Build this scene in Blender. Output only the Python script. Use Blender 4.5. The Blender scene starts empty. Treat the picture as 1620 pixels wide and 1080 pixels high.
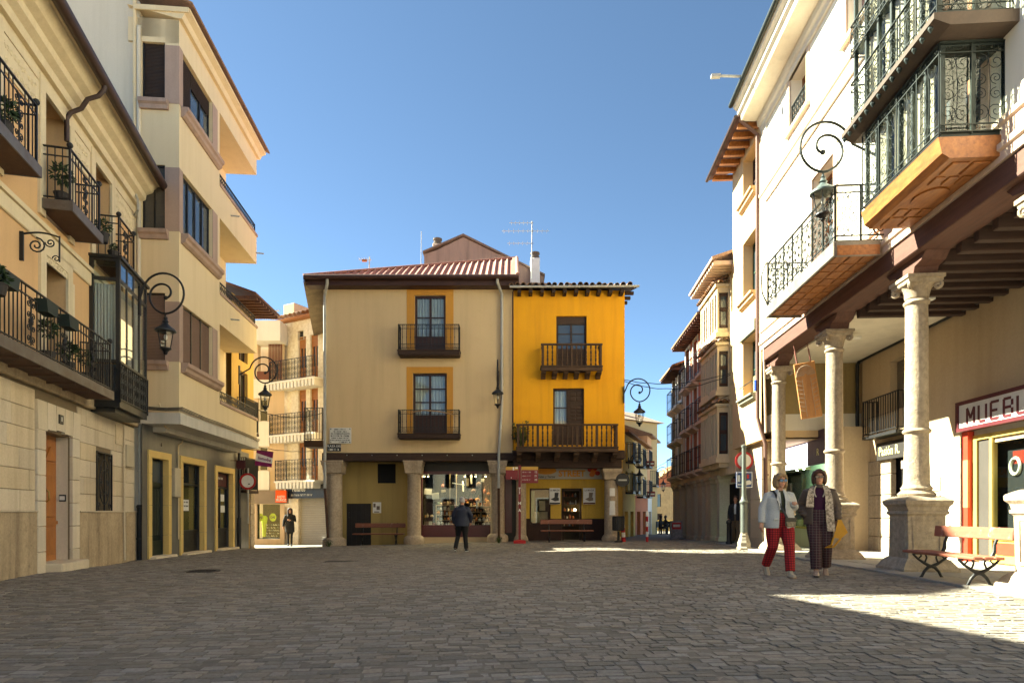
import bpy, math, random
import numpy as np
from mathutils import Vector, Matrix
RND = random.Random(11)
PI = math.pi
S = bpy.context.scene
COL = S.collection
# ------------------------------------------------------------------ camera, sky, sun, exposure
FPX, HZ, EYE = 1000.0, 810.0, 1.10          # focal length and horizon in photo pixels, eye height
cd = bpy.data.cameras.new('camera')
cd.sensor_width = 36.0; cd.lens = 36.0 * FPX / 1620.0
cd.shift_y = (HZ - 540.0) / 1620.0
cd.clip_start = 0.05; cd.clip_end = 4000.0
cam = bpy.data.objects.new('camera', cd); COL.objects.link(cam)
cam.location = (0, 0, EYE); cam.rotation_euler = (PI / 2, 0, 0)
S.camera = cam
SUN_S, SUN_K = 0.40, 0.857                   # sunlight travels along (1, -SUN_S, -SUN_K)
EL = math.atan(SUN_K / math.hypot(1, SUN_S)); AZ = math.atan2(-1, SUN_S)
w = bpy.data.worlds.new('World'); S.world = w; w.use_nodes = True
nt = w.node_tree; nt.nodes.clear()
sky = nt.nodes.new('ShaderNodeTexSky'); sky.sky_type = 'NISHITA'; sky.sun_disc = False
sky.sun_elevation = EL; sky.sun_rotation = AZ % (2 * PI)
sky.altitude = 900; sky.air_density = 0.42; sky.dust_density = 0.05; sky.ozone_density = 1.6
bg = nt.nodes.new('ShaderNodeBackground'); bg.inputs[1].default_value = 0.055
wo = nt.nodes.new('ShaderNodeOutputWorld')
nt.links.new(sky.outputs[0], bg.inputs[0]); nt.links.new(bg.outputs[0], wo.inputs[0])
sl = bpy.data.lights.new('sun', 'SUN'); sl.energy = 5.0; sl.angle = math.radians(0.53); sl.color = (1.0, 0.94, 0.84)
so = bpy.data.objects.new('sun', sl); COL.objects.link(so); so.location = (-30, 20, 40)
so.rotation_euler = Vector((1, -SUN_S, -SUN_K)).to_track_quat('-Z', 'Y').to_euler()
S.view_settings.view_transform = 'Standard'; S.view_settings.look = 'None'
S.view_settings.exposure = 2.9; S.view_settings.gamma = 1.0
S.view_settings.use_curve_mapping = False
S.view_settings.use_white_balance = True; S.view_settings.white_balance_temperature = 7000; S.view_settings.white_balance_tint = -6

# ------------------------------------------------------------------ materials
MATS = {}
def rgb(h, k=1.0):
    """'#rrggbb' as seen on a surface -> linear base colour"""
    h = h.lstrip('#'); o = []
    for i in (0, 2, 4):
        c = int(h[i:i + 2], 16) / 255.0
        c = c / 12.92 if c <= 0.04045 else ((c + 0.055) / 1.055) ** 2.4
        o.append(c * k)
    return tuple(o)
def mat(name, col, rough=0.8, col2=None, scale=1.2, mix=0.5, bump=0.0, bscale=40.0, metal=0.0, streak=0.0,
        streak_col=(0.05, 0.04, 0.03), fine=0.12, spec=0.4, rand=0.0, coord='Object', grain=None, attr=None, spots=0.0):
    """plaster, stone, paint, wood, iron ...: mottled colour, streaks, chips and fine relief"""
    if name in MATS: return MATS[name]
    m = bpy.data.materials.new(name); MATS[name] = m; m.use_nodes = True
    t = m.node_tree; N = t.nodes; L = t.links
    b = N['Principled BSDF']; b.inputs['Roughness'].default_value = rough; b.inputs['Metallic'].default_value = metal
    b.inputs['Specular IOR Level'].default_value = spec
    tc = N.new('ShaderNodeTexCoord'); co = tc.outputs[coord]
    def mapping(sc):
        mp = N.new('ShaderNodeMapping'); mp.inputs['Scale'].default_value = sc; L.new(co, mp.inputs[0]); return mp.outputs[0]
    def noise(sc, vec=None, det=4, ro=0.6):
        n = N.new('ShaderNodeTexNoise'); n.inputs['Scale'].default_value = sc; n.inputs['Detail'].default_value = det
        n.inputs['Roughness'].default_value = ro; L.new(vec or co, n.inputs['Vector']); return n.outputs['Fac']
    def ramp(f, a, c):
        r = N.new('ShaderNodeMapRange'); r.inputs[1].default_value = a; r.inputs[2].default_value = c; r.clamp = True
        L.new(f, r.inputs[0]); return r.outputs[0]
    def mixc(f, a, c, typ='MIX'):
        x = N.new('ShaderNodeMix'); x.data_type = 'RGBA'; x.blend_type = typ
        for i, v in ((0, f), (6, a), (7, c)):
            if hasattr(v, 'links') or hasattr(v, 'is_linked'): L.new(v, x.inputs[i])
            elif i == 0: x.inputs[0].default_value = v
            else: x.inputs[i].default_value = (*v, 1)
        return x.outputs[2]
    c = None
    c2 = col2 or tuple(v * 0.72 for v in col)
    if grain:   # wood grain stretched along one axis
        g = noise(1.0, mapping(grain), 5, 0.65); c = mixc(ramp(g, 0.35, 0.68), col, c2)
    else:
        big = noise(scale, None, 5, 0.62); c = mixc(ramp(big, 0.5 - mix * 0.5, 0.5 + mix * 0.5), c2, col)
    if fine:
        f = noise(bscale * 0.6, None, 3, 0.7)
        c = mixc(fine, c, mixc(ramp(f, 0.3, 0.7), tuple(v * 0.45 for v in col), tuple(min(1, v * 1.35) for v in col)))
    if streak:
        s = noise(1.0, mapping((3.2, 3.2, 0.22)), 4, 0.6)
        c = mixc(N_mul(t, ramp(s, 0.47, 0.70), streak), c, streak_col)
    if spots:
        s = noise(3.5, None, 8, 0.8); c = mixc(N_mul(t, ramp(s, 0.56, 0.68), spots), c, streak_col)
    if rand or attr:
        src = None
        if rand:
            oi = N.new('ShaderNodeObjectInfo'); src = oi.outputs['Random']
        if attr:
            at_ = N.new('ShaderNodeAttribute'); at_.attribute_name = attr
            src = at_.outputs['Fac'] if not src else N_add(t, at_.outputs['Fac'], src)
        h = N.new('ShaderNodeHueSaturation'); L.new(c, h.inputs['Color'])
        mr = N.new('ShaderNodeMapRange'); mr.inputs[3].default_value = 1 - max(rand, 0.25 if attr else rand); mr.inputs[4].default_value = 1 + max(rand, 0.25 if attr else rand)
        fr = N.new('ShaderNodeMath'); fr.operation = 'FRACT'; L.new(src, fr.inputs[0]); L.new(fr.outputs[0], mr.inputs[0]); L.new(mr.outputs[0], h.inputs['Value'])
        mr2 = N.new('ShaderNodeMapRange'); mr2.inputs[3].default_value = 1 - max(rand, .12); mr2.inputs[4].default_value = 1 + max(rand, .12)
        mu = N.new('ShaderNodeMath'); mu.operation = 'MULTIPLY'; mu.inputs[1].default_value = 7.31; L.new(src, mu.inputs[0])
        f2 = N.new('ShaderNodeMath'); f2.operation = 'FRACT'; L.new(mu.outputs[0], f2.inputs[0]); L.new(f2.outputs[0], mr2.inputs[0]); L.new(mr2.outputs[0], h.inputs['Saturation'])
        c = h.outputs[0]
    L.new(c, b.inputs['Base Color'])
    if bump:
        n1 = noise(bscale, None, 5, 0.7)
        bp = N.new('ShaderNodeBump'); bp.inputs['Strength'].default_value = min(1, bump); bp.inputs['Distance'].default_value = 0.02
        L.new(n1, bp.inputs['Height']); L.new(bp.outputs[0], b.inputs['Normal'])
    rr = N.new('ShaderNodeMapRange'); rr.inputs[3].default_value = max(0.02, rough - 0.1); rr.inputs[4].default_value = min(1, rough + 0.1)
    L.new(noise(6.0), rr.inputs[0]); L.new(rr.outputs[0], b.inputs['Roughness'])
    return m
def N_mul(t, s, k):
    n = t.nodes.new('ShaderNodeMath'); n.operation = 'MULTIPLY'; n.inputs[1].default_value = k; t.links.new(s, n.inputs[0]); return n.outputs[0]
def N_add(t, a, b):
    n = t.nodes.new('ShaderNodeMath'); n.operation = 'ADD'; t.links.new(a, n.inputs[0]); t.links.new(b, n.inputs[1]); return n.outputs[0]
def glass(name, tint=(0.9, 0.95, 0.95), refl=0.35, dark=None, ior=1.5):
    """window glass: clear sheet that reflects, or (dark) a reflecting pane before an unlit room"""
    if name in MATS: return MATS[name]
    m = bpy.data.materials.new(name); MATS[name] = m; m.use_nodes = True
    t = m.node_tree; N = t.nodes; L = t.links
    if dark is not None:
        b = N['Principled BSDF']; b.inputs['Base Color'].default_value = (*dark, 1); b.inputs['Roughness'].default_value = 0.04
        b.inputs['IOR'].default_value = 1.7
        n = N.new('ShaderNodeTexNoise'); n.inputs['Scale'].default_value = 2.2; tc = N.new('ShaderNodeTexCoord'); L.new(tc.outputs['Object'], n.inputs['Vector'])
        bp = N.new('ShaderNodeBump'); bp.inputs['Strength'].default_value = 0.05; L.new(n.outputs[0], bp.inputs['Height']); L.new(bp.outputs[0], b.inputs['Normal'])
        return m
    N.remove(N['Principled BSDF'])
    tr = N.new('ShaderNodeBsdfTransparent'); tr.inputs[0].default_value = (*tint, 1)
    gl = N.new('ShaderNodeBsdfGlossy'); gl.inputs['Roughness'].default_value = 0.02
    lw = N.new('ShaderNodeLayerWeight'); lw.inputs[0].default_value = 0.5; fz = N.new('ShaderNodeMath'); fz.operation = 'POWER'; fz.inputs[1].default_value = 5.0 * ior / 1.5; L.new(lw.outputs['Facing'], fz.inputs[0])
    mr = N.new('ShaderNodeMapRange'); mr.inputs[3].default_value = refl * 0.14; mr.inputs[4].default_value = 1.0
    mx = N.new('ShaderNodeMixShader'); L.new(fz.outputs[0], mr.inputs[0]); L.new(mr.outputs[0], mx.inputs[0])
    L.new(tr.outputs[0], mx.inputs[1]); L.new(gl.outputs[0], mx.inputs[2]); L.new(mx.outputs[0], N['Material Output'].inputs[0])
    return m
def emit(name, col, k):
    if name in MATS: return MATS[name]
    m = bpy.data.materials.new(name); MATS[name] = m; m.use_nodes = True
    b = m.node_tree.nodes['Principled BSDF']; b.inputs['Base Color'].default_value = (*col, 1)
    b.inputs['Emission Color'].default_value = (*col, 1); b.inputs['Emission Strength'].default_value = k
    return m

# ------------------------------------------------------------------ mesh builder
class MB:
    def __init__(s): s.V = []; s.F = []; s.M = None
    def add(s, vs, fs):
        o = len(s.V)
        if s.M is not None: vs = [tuple(s.M @ Vector(v)) for v in vs]
        s.V.extend(vs); s.F.extend([tuple(i + o for i in f) for f in fs]); return s
    def box(s, x0, x1, y0, y1, z0, z1):
        return s.add([(x0,y0,z0),(x1,y0,z0),(x1,y1,z0),(x0,y1,z0),(x0,y0,z1),(x1,y0,z1),(x1,y1,z1),(x0,y1,z1)],
                     [(0,3,2,1),(4,5,6,7),(0,1,5,4),(1,2,6,5),(2,3,7,6),(3,0,4,7)])
    def cbox(s, x0, x1, y0, y1, z0, z1, c=0.01):
        """box with all edges chamfered"""
        P = []
        for sx in (0, 1):
            for sy in (0, 1):
                for sz in (0, 1):
                    X = x1 if sx else x0; Y = y1 if sy else y0; Z = z1 if sz else z0
                    dx = -c if sx else c; dy = -c if sy else c; dz = -c if sz else c
                    P += [(X, Y + dy, Z + dz), (X + dx, Y, Z + dz), (X + dx, Y + dy, Z)]
        def i(a, b, d, k): return (a * 4 + b * 2 + d) * 3 + k
        f = []
        for a in (0, 1):
            q = [i(a,0,0,0), i(a,1,0,0), i(a,1,1,0), i(a,0,1,0)]; f.append(q if a else q[::-1])
            q = [i(0,a,0,1), i(0,a,1,1), i(1,a,1,1), i(1,a,0,1)]; f.append(q if a else q[::-1])
            q = [i(0,0,a,2), i(1,0,a,2), i(1,1,a,2), i(0,1,a,2)]; f.append(q if a else q[::-1])
        for a in (0, 1):
            for b in (0, 1):
                f.append([i(a,b,0,0), i(a,b,1,0), i(a,b,1,1), i(a,b,0,1)])
                f.append([i(a,0,b,0), i(a,1,b,0), i(a,1,b,2), i(a,0,b,2)])
                f.append([i(0,a,b,1), i(1,a,b,1), i(1,a,b,2), i(0,a,b,2)])
                for d in (0, 1): f.append([i(a,b,d,0), i(a,b,d,1), i(a,b,d,2)])
        return s.add(P, [tuple(q) for q in f])
    def bar(s, p, q, w, h=None, up=(0, 0, 1)):
        p = Vector(p); q = Vector(q); d = (q - p); h = h or w
        if d.length < 1e-6: return s
        d.normalize(); u = Vector(up)
        if abs(d.dot(u)) > 0.98: u = Vector((0, 1, 0))
        a = d.cross(u).normalized(); b = a.cross(d).normalized()
        vs = []
        for c in (p, q):
            for i, j in ((-1,-1),(1,-1),(1,1),(-1,1)): vs.append(tuple(c + a * (w / 2 * i) + b * (h / 2 * j)))
        return s.add(vs, [(0,3,2,1),(4,5,6,7),(0,1,5,4),(1,2,6,5),(2,3,7,6),(3,0,4,7)])
    def tube(s, pts, r, n=6, caps=True):
        pts = [Vector(p) for p in pts]; m = len(pts); rs = r if isinstance(r, (list, tuple)) else [r] * m
        vs = []; fs = []; u = None
        for i, p in enumerate(pts):
            d = (pts[min(i + 1, m - 1)] - pts[max(i - 1, 0)]).normalized()
            if u is None:
                u = d.cross(Vector((0, 0, 1)))
                if u.length < 0.05: u = d.cross(Vector((0, 1, 0)))
            u = (u - d * u.dot(d)).normalized(); v = d.cross(u)
            for k in range(n):
                a = 2 * PI * k / n; vs.append(tuple(p + (u * math.cos(a) + v * math.sin(a)) * rs[i]))
        for i in range(m - 1):
            for k in range(n):
                fs.append((i*n+k, i*n+(k+1)%n, (i+1)*n+(k+1)%n, (i+1)*n+k))
        if caps: fs += [tuple(range(n))[::-1], tuple(range((m-1)*n, m*n))]
        return s.add(vs, fs)
    def lathe(s, prof, c=(0, 0, 0), n=16):
        """profile of (radius, z); n == 4 gives a square section of half-width r"""
        vs = []; fs = []; k4 = math.sqrt(2) if n == 4 else 1.0; ph = PI / 4 if n == 4 else 0
        for r, z in prof:
            for k in range(n):
                a = 2 * PI * k / n + ph; vs.append((c[0] + r * k4 * math.cos(a), c[1] + r * k4 * math.sin(a), c[2] + z))
        for i in range(len(prof) - 1):
            for k in range(n): fs.append((i*n+k, i*n+(k+1)%n, (i+1)*n+(k+1)%n, (i+1)*n+k))
        fs += [tuple(range(n))[::-1], tuple(range((len(prof)-1)*n, len(prof)*n))]
        return s.add(vs, fs)
    def prism(s, poly, a0, a1, ax='y'):
        """polygon in the plane across ax, pushed from a0 to a1"""
        n = len(poly); vs = []
        for a in (a0, a1):
            for p, q in poly: vs.append({'y': (p, a, q), 'x': (a, p, q), 'z': (p, q, a)}[ax])
        fs = [tuple(range(n)), tuple(range(n, 2*n))[::-1]] + [(i, i+n, (i+1)%n+n, (i+1)%n) for i in range(n)]
        return s.add(vs, fs)
    def loft(s, rings, caps=True):
        n = len(rings[0]); vs = [tuple(p) for r in rings for p in r]; fs = []
        for i in range(len(rings) - 1):
            for k in range(n): fs.append((i*n+k, i*n+(k+1)%n, (i+1)*n+(k+1)%n, (i+1)*n+k))
        if caps: fs += [tuple(range(n))[::-1], tuple(range((len(rings)-1)*n, len(rings)*n))]
        return s.add(vs, fs)
    def ell(s, c, rx, ry, rz, nu=10, nv=7):
        vs = []; fs = []
        for j in range(nv + 1):
            t = PI * j / nv
            for i in range(nu):
                a = 2 * PI * i / nu; vs.append((c[0]+rx*math.sin(t)*math.cos(a), c[1]+ry*math.sin(t)*math.sin(a), c[2]+rz*math.cos(t)))
        for j in range(nv):
            for i in range(nu): fs.append((j*nu+i, (j+1)*nu+i, (j+1)*nu+(i+1)%nu, j*nu+(i+1)%nu))
        return s.add(vs, fs)
    def wall(s, x0, x1, z0, z1, holes=(), y=0.0, depth=0.22, arch=None):
        """front sheet at y facing -y with rectangular openings (x0,x1,z0,z1[,depth]) and their reveals"""
        xs = sorted({x0, x1, *[h[0] for h in holes], *[h[1] for h in holes]}); zs = sorted({z0, z1, *[h[2] for h in holes], *[h[3] for h in holes]})
        xs = [v for v in xs if x0 <= v <= x1]; zs = [v for v in zs if z0 <= v <= z1]
        for i in range(len(xs) - 1):
            for j in range(len(zs) - 1):
                cx = (xs[i] + xs[i+1]) / 2; cz = (zs[j] + zs[j+1]) / 2
                if any(h[0] < cx < h[1] and h[2] < cz < h[3] for h in holes): continue
                s.add([(xs[i],y,zs[j]),(xs[i+1],y,zs[j]),(xs[i+1],y,zs[j+1]),(xs[i],y,zs[j+1])], [(0,1,2,3)])
        for h in holes:
            a, b, c, d = h[:4]; e = y + (h[4] if len(h) > 4 else depth)
            for q in ([(a,y,c),(b,y,c),(b,e,c),(a,e,c)], [(a,y,d),(a,e,d),(b,e,d),(b,y,d)],
                      [(a,y,c),(a,e,c),(a,e,d),(a,y,d)], [(b,y,c),(b,y,d),(b,e,d),(b,e,c)]):
                s.add(q, [(0,1,2,3)])
        return s
    def scroll(s, c, r, u, r_t=0.008, turns=1.6, start=0.0, sgn=1, k=0.15, n=5, m=22):
        """spiral bar in the plane of u (horizontal) and z"""
        u = Vector((u[0], u[1], 0)).normalized(); pts = []
        for i in range(m + 1):
            t = i / m; a = start + sgn * turns * 2 * PI * t; q = r * (1 - (1 - k) * t)
            pts.append(Vector(c) + u * (q * math.cos(a)) + Vector((0, 0, q * math.sin(a))))
        return s.tube(pts, r_t, n)
    def build(s, name, material, parent=None, smooth=False, kind=None, loc=None, rz=None, label=None):
        me = bpy.data.meshes.new(name); me.from_pydata(s.V, [], s.F); me.update()
        if material is not None: me.materials.append(material)
        if smooth:
            me.polygons.foreach_set('use_smooth', [True] * len(me.polygons))
            try: me.set_sharp_from_angle(angle=math.radians(40))
            except Exception: pass
        o = bpy.data.objects.new(name, me); COL.objects.link(o)
        if parent is not None: o.parent = parent
        if kind: o['kind'] = kind
        if label: o['label'] = label
        if loc is not None: o.location = loc
        if rz is not None: o.rotation_euler = (0, 0, rz)
        return o
def fixn(o):
    """make the normals of a closed mesh agree"""
    import bmesh
    b = bmesh.new(); b.from_mesh(o.data); bmesh.ops.recalc_face_normals(b, faces=b.faces); b.to_mesh(o.data); b.free(); return o
def tag(o, label, cat, group=None):
    o['label'] = label; o['category'] = cat
    if group: o['group'] = group
    return o
def thing(name, label, cat, loc=(0, 0, 0), rz=0.0, group=None):
    o = bpy.data.objects.new(name, None); COL.objects.link(o); o.empty_display_size = 0.2
    o.location = loc; o.rotation_euler = (0, 0, rz); return tag(o, label, cat, group)
def copy_tree(o, parent=None):
    c = o.copy(); COL.objects.link(c); c.parent = parent
    for ch in [x for x in o.children]: copy_tree(ch, c)
    return c
def lettering(txt, size, material, parent, loc, rot=(PI / 2, 0, 0), align='CENTER', depth=0.004, name='lettering', sx=1.0, bold=0.0):
    cu = bpy.data.curves.new(name, 'FONT'); cu.body = txt; cu.size = size; cu.align_x = align; cu.align_y = 'CENTER'
    cu.extrude = depth; cu.offset = bold; cu.resolution_u = 2
    t = bpy.data.objects.new(name, cu); COL.objects.link(t)
    dg = bpy.context.evaluated_depsgraph_get(); me = bpy.data.meshes.new_from_object(t.evaluated_get(dg))
    bpy.data.objects.remove(t); bpy.data.curves.remove(cu)
    me.materials.clear(); me.materials.append(material); me.name = name
    o = bpy.data.objects.new(name, me); COL.objects.link(o); o.parent = parent; o.location = loc; o.rotation_euler = rot; o.scale = (sx, 1, 1)
    return o

# ------------------------------------------------------------------ photo pixels -> places
def at(px, py, Y): return Vector(((px - 810) / FPX * Y, Y, EYE + (HZ - py) / FPX * Y))
class Frame:
    """a facade: origin on the ground, local x along it, -y outward, z up"""
    def __init__(s, ox, oy, th): s.ox, s.oy, s.th = ox, oy, th; s.c = math.cos(th); s.s = math.sin(th)
    def loc(s, px, py, off=0.0):
        r = (px - 810) / FPX; Y = (-off - s.ox * s.s + s.oy * s.c) / (s.c - r * s.s); X = r * Y
        return (X - s.ox) * s.c + (Y - s.oy) * s.s, EYE + (HZ - py) / FPX * Y
    def x(s, px, off=0.0): return s.loc(px, 0, off)[0]
    def z(s, px, py, off=0.0): return s.loc(px, py, off)[1]
    def world(s, lx, ly): return s.ox + lx * s.c - ly * s.s, s.oy + lx * s.s + ly * s.c
FA = Frame(-8.33, 10.28, math.atan2(1, -0.26))
FB = Frame(-8.9, 16.9, math.atan2(1, -0.09))
FE = Frame(0.0, 24.0, 0.0)
FG = Frame(7.17, 11.2, math.atan2(-1, -0.068))
# ground heights read off the feet of walls, columns and people
GP = np.array([(-8.3,10.3,0),(-9.9,16.9,-.16),(-9.7,22,-.24),(-9.9,26.3,-.33),(-9.7,28,-.43),(-11,31,-.5),(-6.8,23.8,-.15),(-3.8,23.8,-.12),
  (-.6,23.8,0),(3.8,23.8,.02),(-1.6,19.8,-.16),(4.7,10.4,.06),(7.2,10.8,.06),(6.7,8,.08),(7.6,18.1,0),(3,18,0),(7.4,14.5,0),(7.4,34,-.2),(5,30,-.1),(9,60,-.8),
  (0,0,0),(-6,5,0),(6,4,.05),(0,8,0),(-4,12,-.03),(0,14,-.06),(-5,17,-.14),(0,-10,0),(-6,29,-.3),(9,45,-.4),(14,75,-1),(-20,31,-.6),(10,12,.05),(10,18,.02)])
def gz(x, y):
    x = np.asarray(x, float); y = np.asarray(y, float)
    d = (x[..., None] - GP[:, 0]) ** 2 + (y[..., None] - GP[:, 1]) ** 2
    wt = np.exp(-d / 9.0) + 1e-4 / (1 + d)
    r = (wt * GP[:, 2]).sum(-1) / wt.sum(-1)
    return float(r) if r.ndim == 0 else r
# ------------------------------------------------------------------ shared materials
M_STONE = mat('column_stone', (.43,.345,.25), .9, (.27,.205,.14), 2.6, .6, .8, 22, streak=.45, streak_col=(.16,.115,.075), fine=.45, spots=.45)
M_PED = mat('pedestal_stone', (.42,.34,.25), .92, (.25,.185,.125), 1.8, .8, .7, 20, streak=.4, streak_col=(.12,.085,.055), fine=.45, spots=.55)
M_IRON = mat('wrought_iron', (.018,.018,.02), .5, metal=.3, fine=.1, spec=.5)
M_IRONG = mat('green_iron', (.016,.023,.021), .5, metal=.2, fine=.1)
M_DARK = mat('dark_room', (.012,.011,.010), .95, fine=0)  # near black colour stands in for the darkness of unlit rooms
M_WOOD = mat('dark_wood', (.055,.030,.018), .7, (.025,.013,.008), grain=(2, 2, 26), bump=.3, bscale=30)
M_BEAM = mat('beam_wood', (.05,.028,.02), .85, (.022,.012,.009), grain=(1.2, 14, 20), bump=.6, bscale=18)
M_REDW = mat('painted_brown_beam', (.115,.05,.036), .75, (.07,.03,.022), grain=(1, 14, 14), bump=.3, bscale=20)
M_BROWN = mat('brown_frame', (.045,.018,.012), .5, (.025,.01,.008), grain=(3, 3, 20))
M_GREY = mat('grey_pipe', (.42,.42,.39), .5, (.32,.32,.30), 3, fine=.1, streak=.3)
M_IRONPIPE = mat('rusty_pipe', (.045,.025,.018), .8, (.09,.04,.022), 6, fine=.2)
M_TILE = mat('roof_tile_clay', (.30,.17,.10), .9, (.16,.095,.06), 5, .8, .5, 30, fine=.3, rand=.35, spots=.5)
M_WHITE = mat('white_paint', (.75,.74,.70), .6, (.62,.61,.57), 2, fine=.08, streak=.15)
M_RED = mat('red_paint', (.42,.012,.016), .5, (.33,.01,.014), 4, fine=.08)
M_CURT = mat('curtain', (.50,.49,.46), .9, (.34,.34,.33), 4, grain=(22, 3, .6))
M_BULB = emit('warm_bulb', (1, .72, .38), 12)
G_CLEAR = glass('clear_glass')
G_DARK = glass('dark_glass', dark=(.012,.016,.02))
G_SKY = glass('sky_glass', dark=(.05,.065,.08))  # lighter blue base colour stands in for reflected sky

# ------------------------------------------------------------------ ground
def mortar_mat():
    return mat('paving_mortar', (.10,.083,.068), .95, (.21,.18,.15), 2.4, .4, .4, 60)
M_SETT = mat('stone_setts', (.255,.225,.19), .86, (.145,.122,.10), 0.45, .85, .55, 46, fine=.35, rand=.26, attr='tint', coord='Object', spec=.3)
def sett_world(m):   # mottling in world space, so that single stones differ
    t = m.node_tree
    g = t.nodes.new('ShaderNodeNewGeometry')
    for l in list(t.links):
        if l.from_node.type == 'TEX_COORD': 
            d = l.to_socket; t.links.remove(l); t.links.new(g.outputs['Position'], d)
sett_world(M_SETT)
M_STREET = mat('street_paving', (.235,.205,.172), .88, (.15,.125,.103), .7, .8, .5, 9, fine=.35)
xs = [-600, -150, -60, -30] + list(np.arange(-20, 20.1, .5)) + [30, 60, 150, 600]
ys = [-200, -60, -20] + list(np.arange(-8, 66, .5)) + [80, 120, 300, 1500]
gx, gy = np.meshgrid(xs, ys); zz = gz(gx, gy) - 0.02
zz = np.where(gy > 78, -1.2, zz)
g = MB(); nx, ny = len(xs), len(ys)
g.add([(float(a), float(b), float(c)) for a, b, c in zip(gx.ravel(), gy.ravel(), zz.ravel())],
      [(j*nx+i, j*nx+i+1, (j+1)*nx+i+1, (j+1)*nx+i) for j in range(ny-1) for i in range(nx-1)])
ground = g.build('ground', M_STREET, smooth=True); ground['kind'] = 'structure'
bx = np.arange(-12, 9.01, .2); by = np.arange(2.5, 24.6, .2); gx, gy = np.meshgrid(bx, by)
nr = np.random.RandomState(5).rand(*gx.shape); zz = gz(gx, gy) - .010 + .0095 * nr
g = MB(); nx, ny = len(bx), len(by)
g.add([(float(a), float(b), float(c)) for a, b, c in zip(gx.ravel(), gy.ravel(), zz.ravel())],
      [(j*nx+i, j*nx+i+1, (j+1)*nx+i+1, (j+1)*nx+i) for j in range(ny-1) for i in range(nx-1)])
g.build('mortar_bed', mortar_mat(), ground, smooth=True)
# setts: rows of rectangular stones, laid in gently bending courses
def inside(x, y):
    if y < 3.3 or y > 23.9 or y < abs(x) * 1.12 - 1.5: return False
    if FA.ox - .26 * (y - FA.oy) > x - .05 and y < 17: return False
    if y >= 17 and x < -9.75 - .09 * (y - 16.9): return False
    if x > 6.35 + .068 * (y - 11.2): return False
    return True
rs = random.Random(3); setts = []; v = 3.2
while v < 24.2:
    h = rs.uniform(.08, .125); u = -12 + rs.random() * .2
    while u < 9:
        L = rs.uniform(.11, .23)
        xm = u + L / 2; bend = .16 * math.sin(xm * .55 + v * .12) + .035 * xm
        ym = v + h / 2 + bend
        if inside(xm, ym): setts.append((xm, ym, L - .006, h - .006, .035 + .088 * math.cos(xm * .55 + v * .12)))
        u += L
    v += h
sz = gz(np.array([q[0] for q in setts]), np.array([q[1] for q in setts]))
order = sorted(range(len(setts)), key=lambda i: setts[i][1] if abs(setts[i][0]) < setts[i][1] * .81 else 99)
near = set(order[:300])
def sett_geo(L, h, jit):
    a, b = L / 2, h / 2; c = .007
    j = [rs.uniform(-.004, .004) * jit for _ in range(8)]
    top = [(-a+c+j[0], -b+c+j[1]), (a-c+j[2], -b+c+j[3]), (a-c+j[4], b-c+j[5]), (-a+c+j[6], b-c+j[7])]
    return top, [(-a, -b), (a, -b), (a, b), (-a, b)]
FS = [(0,1,2,3), (4,5,1,0), (5,6,2,1), (6,7,3,2), (7,4,0,3)]
VV = []; FF = []; tint = []
protos = []
for k in range(6):
    m = MB(); top, bot = sett_geo(1, 1, 0)
    top, bot = sett_geo(.15 + .012 * k, .10, 1)
    m.add([(p[0], p[1], rs.uniform(-.0015, .0015)) for p in top] + [(p[0], p[1], -.03) for p in bot], FS)
    o = m.build('paving_stone', M_SETT); protos.append((o.data, .15 + .012 * k)); bpy.data.objects.remove(o)
for i, (x, y, L, h, a) in enumerate(setts):
    zt = float(sz[i]) + rs.uniform(-.0035, .0035); ca, sa = math.cos(a), math.sin(a)
    tx, ty = rs.gauss(0, .018), rs.gauss(0, .022)
    if i in near:
        me, L0 = protos[i % 6]
        o = bpy.data.objects.new('paving_stone', me); COL.objects.link(o); o.parent = ground
        o.location = (x, y, zt); o.rotation_euler = (ty, tx, a); o.scale = (L / L0, h / .10, 1); continue
    top, bot = sett_geo(L, h, 1); o = len(VV)
    for p in top: VV.append((x + p[0]*ca - p[1]*sa, y + p[0]*sa + p[1]*ca, zt + p[0]*tx + p[1]*ty))
    for p in bot: VV.append((x + p[0]*ca - p[1]*sa, y + p[0]*sa + p[1]*ca, zt - .03))
    FF += [tuple(q + o for q in f) for f in FS]; tint += [rs.random()] * 5
me = bpy.data.meshes.new('paving_stones'); me.from_pydata(VV, [], FF); me.materials.append(M_SETT)
at_ = me.attributes.new('tint', 'FLOAT', 'FACE'); at_.data.foreach_set('value', tint)
po = bpy.data.objects.new('paving_stones', me); COL.objects.link(po); po.parent = ground; po['kind'] = 'stuff'
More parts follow.
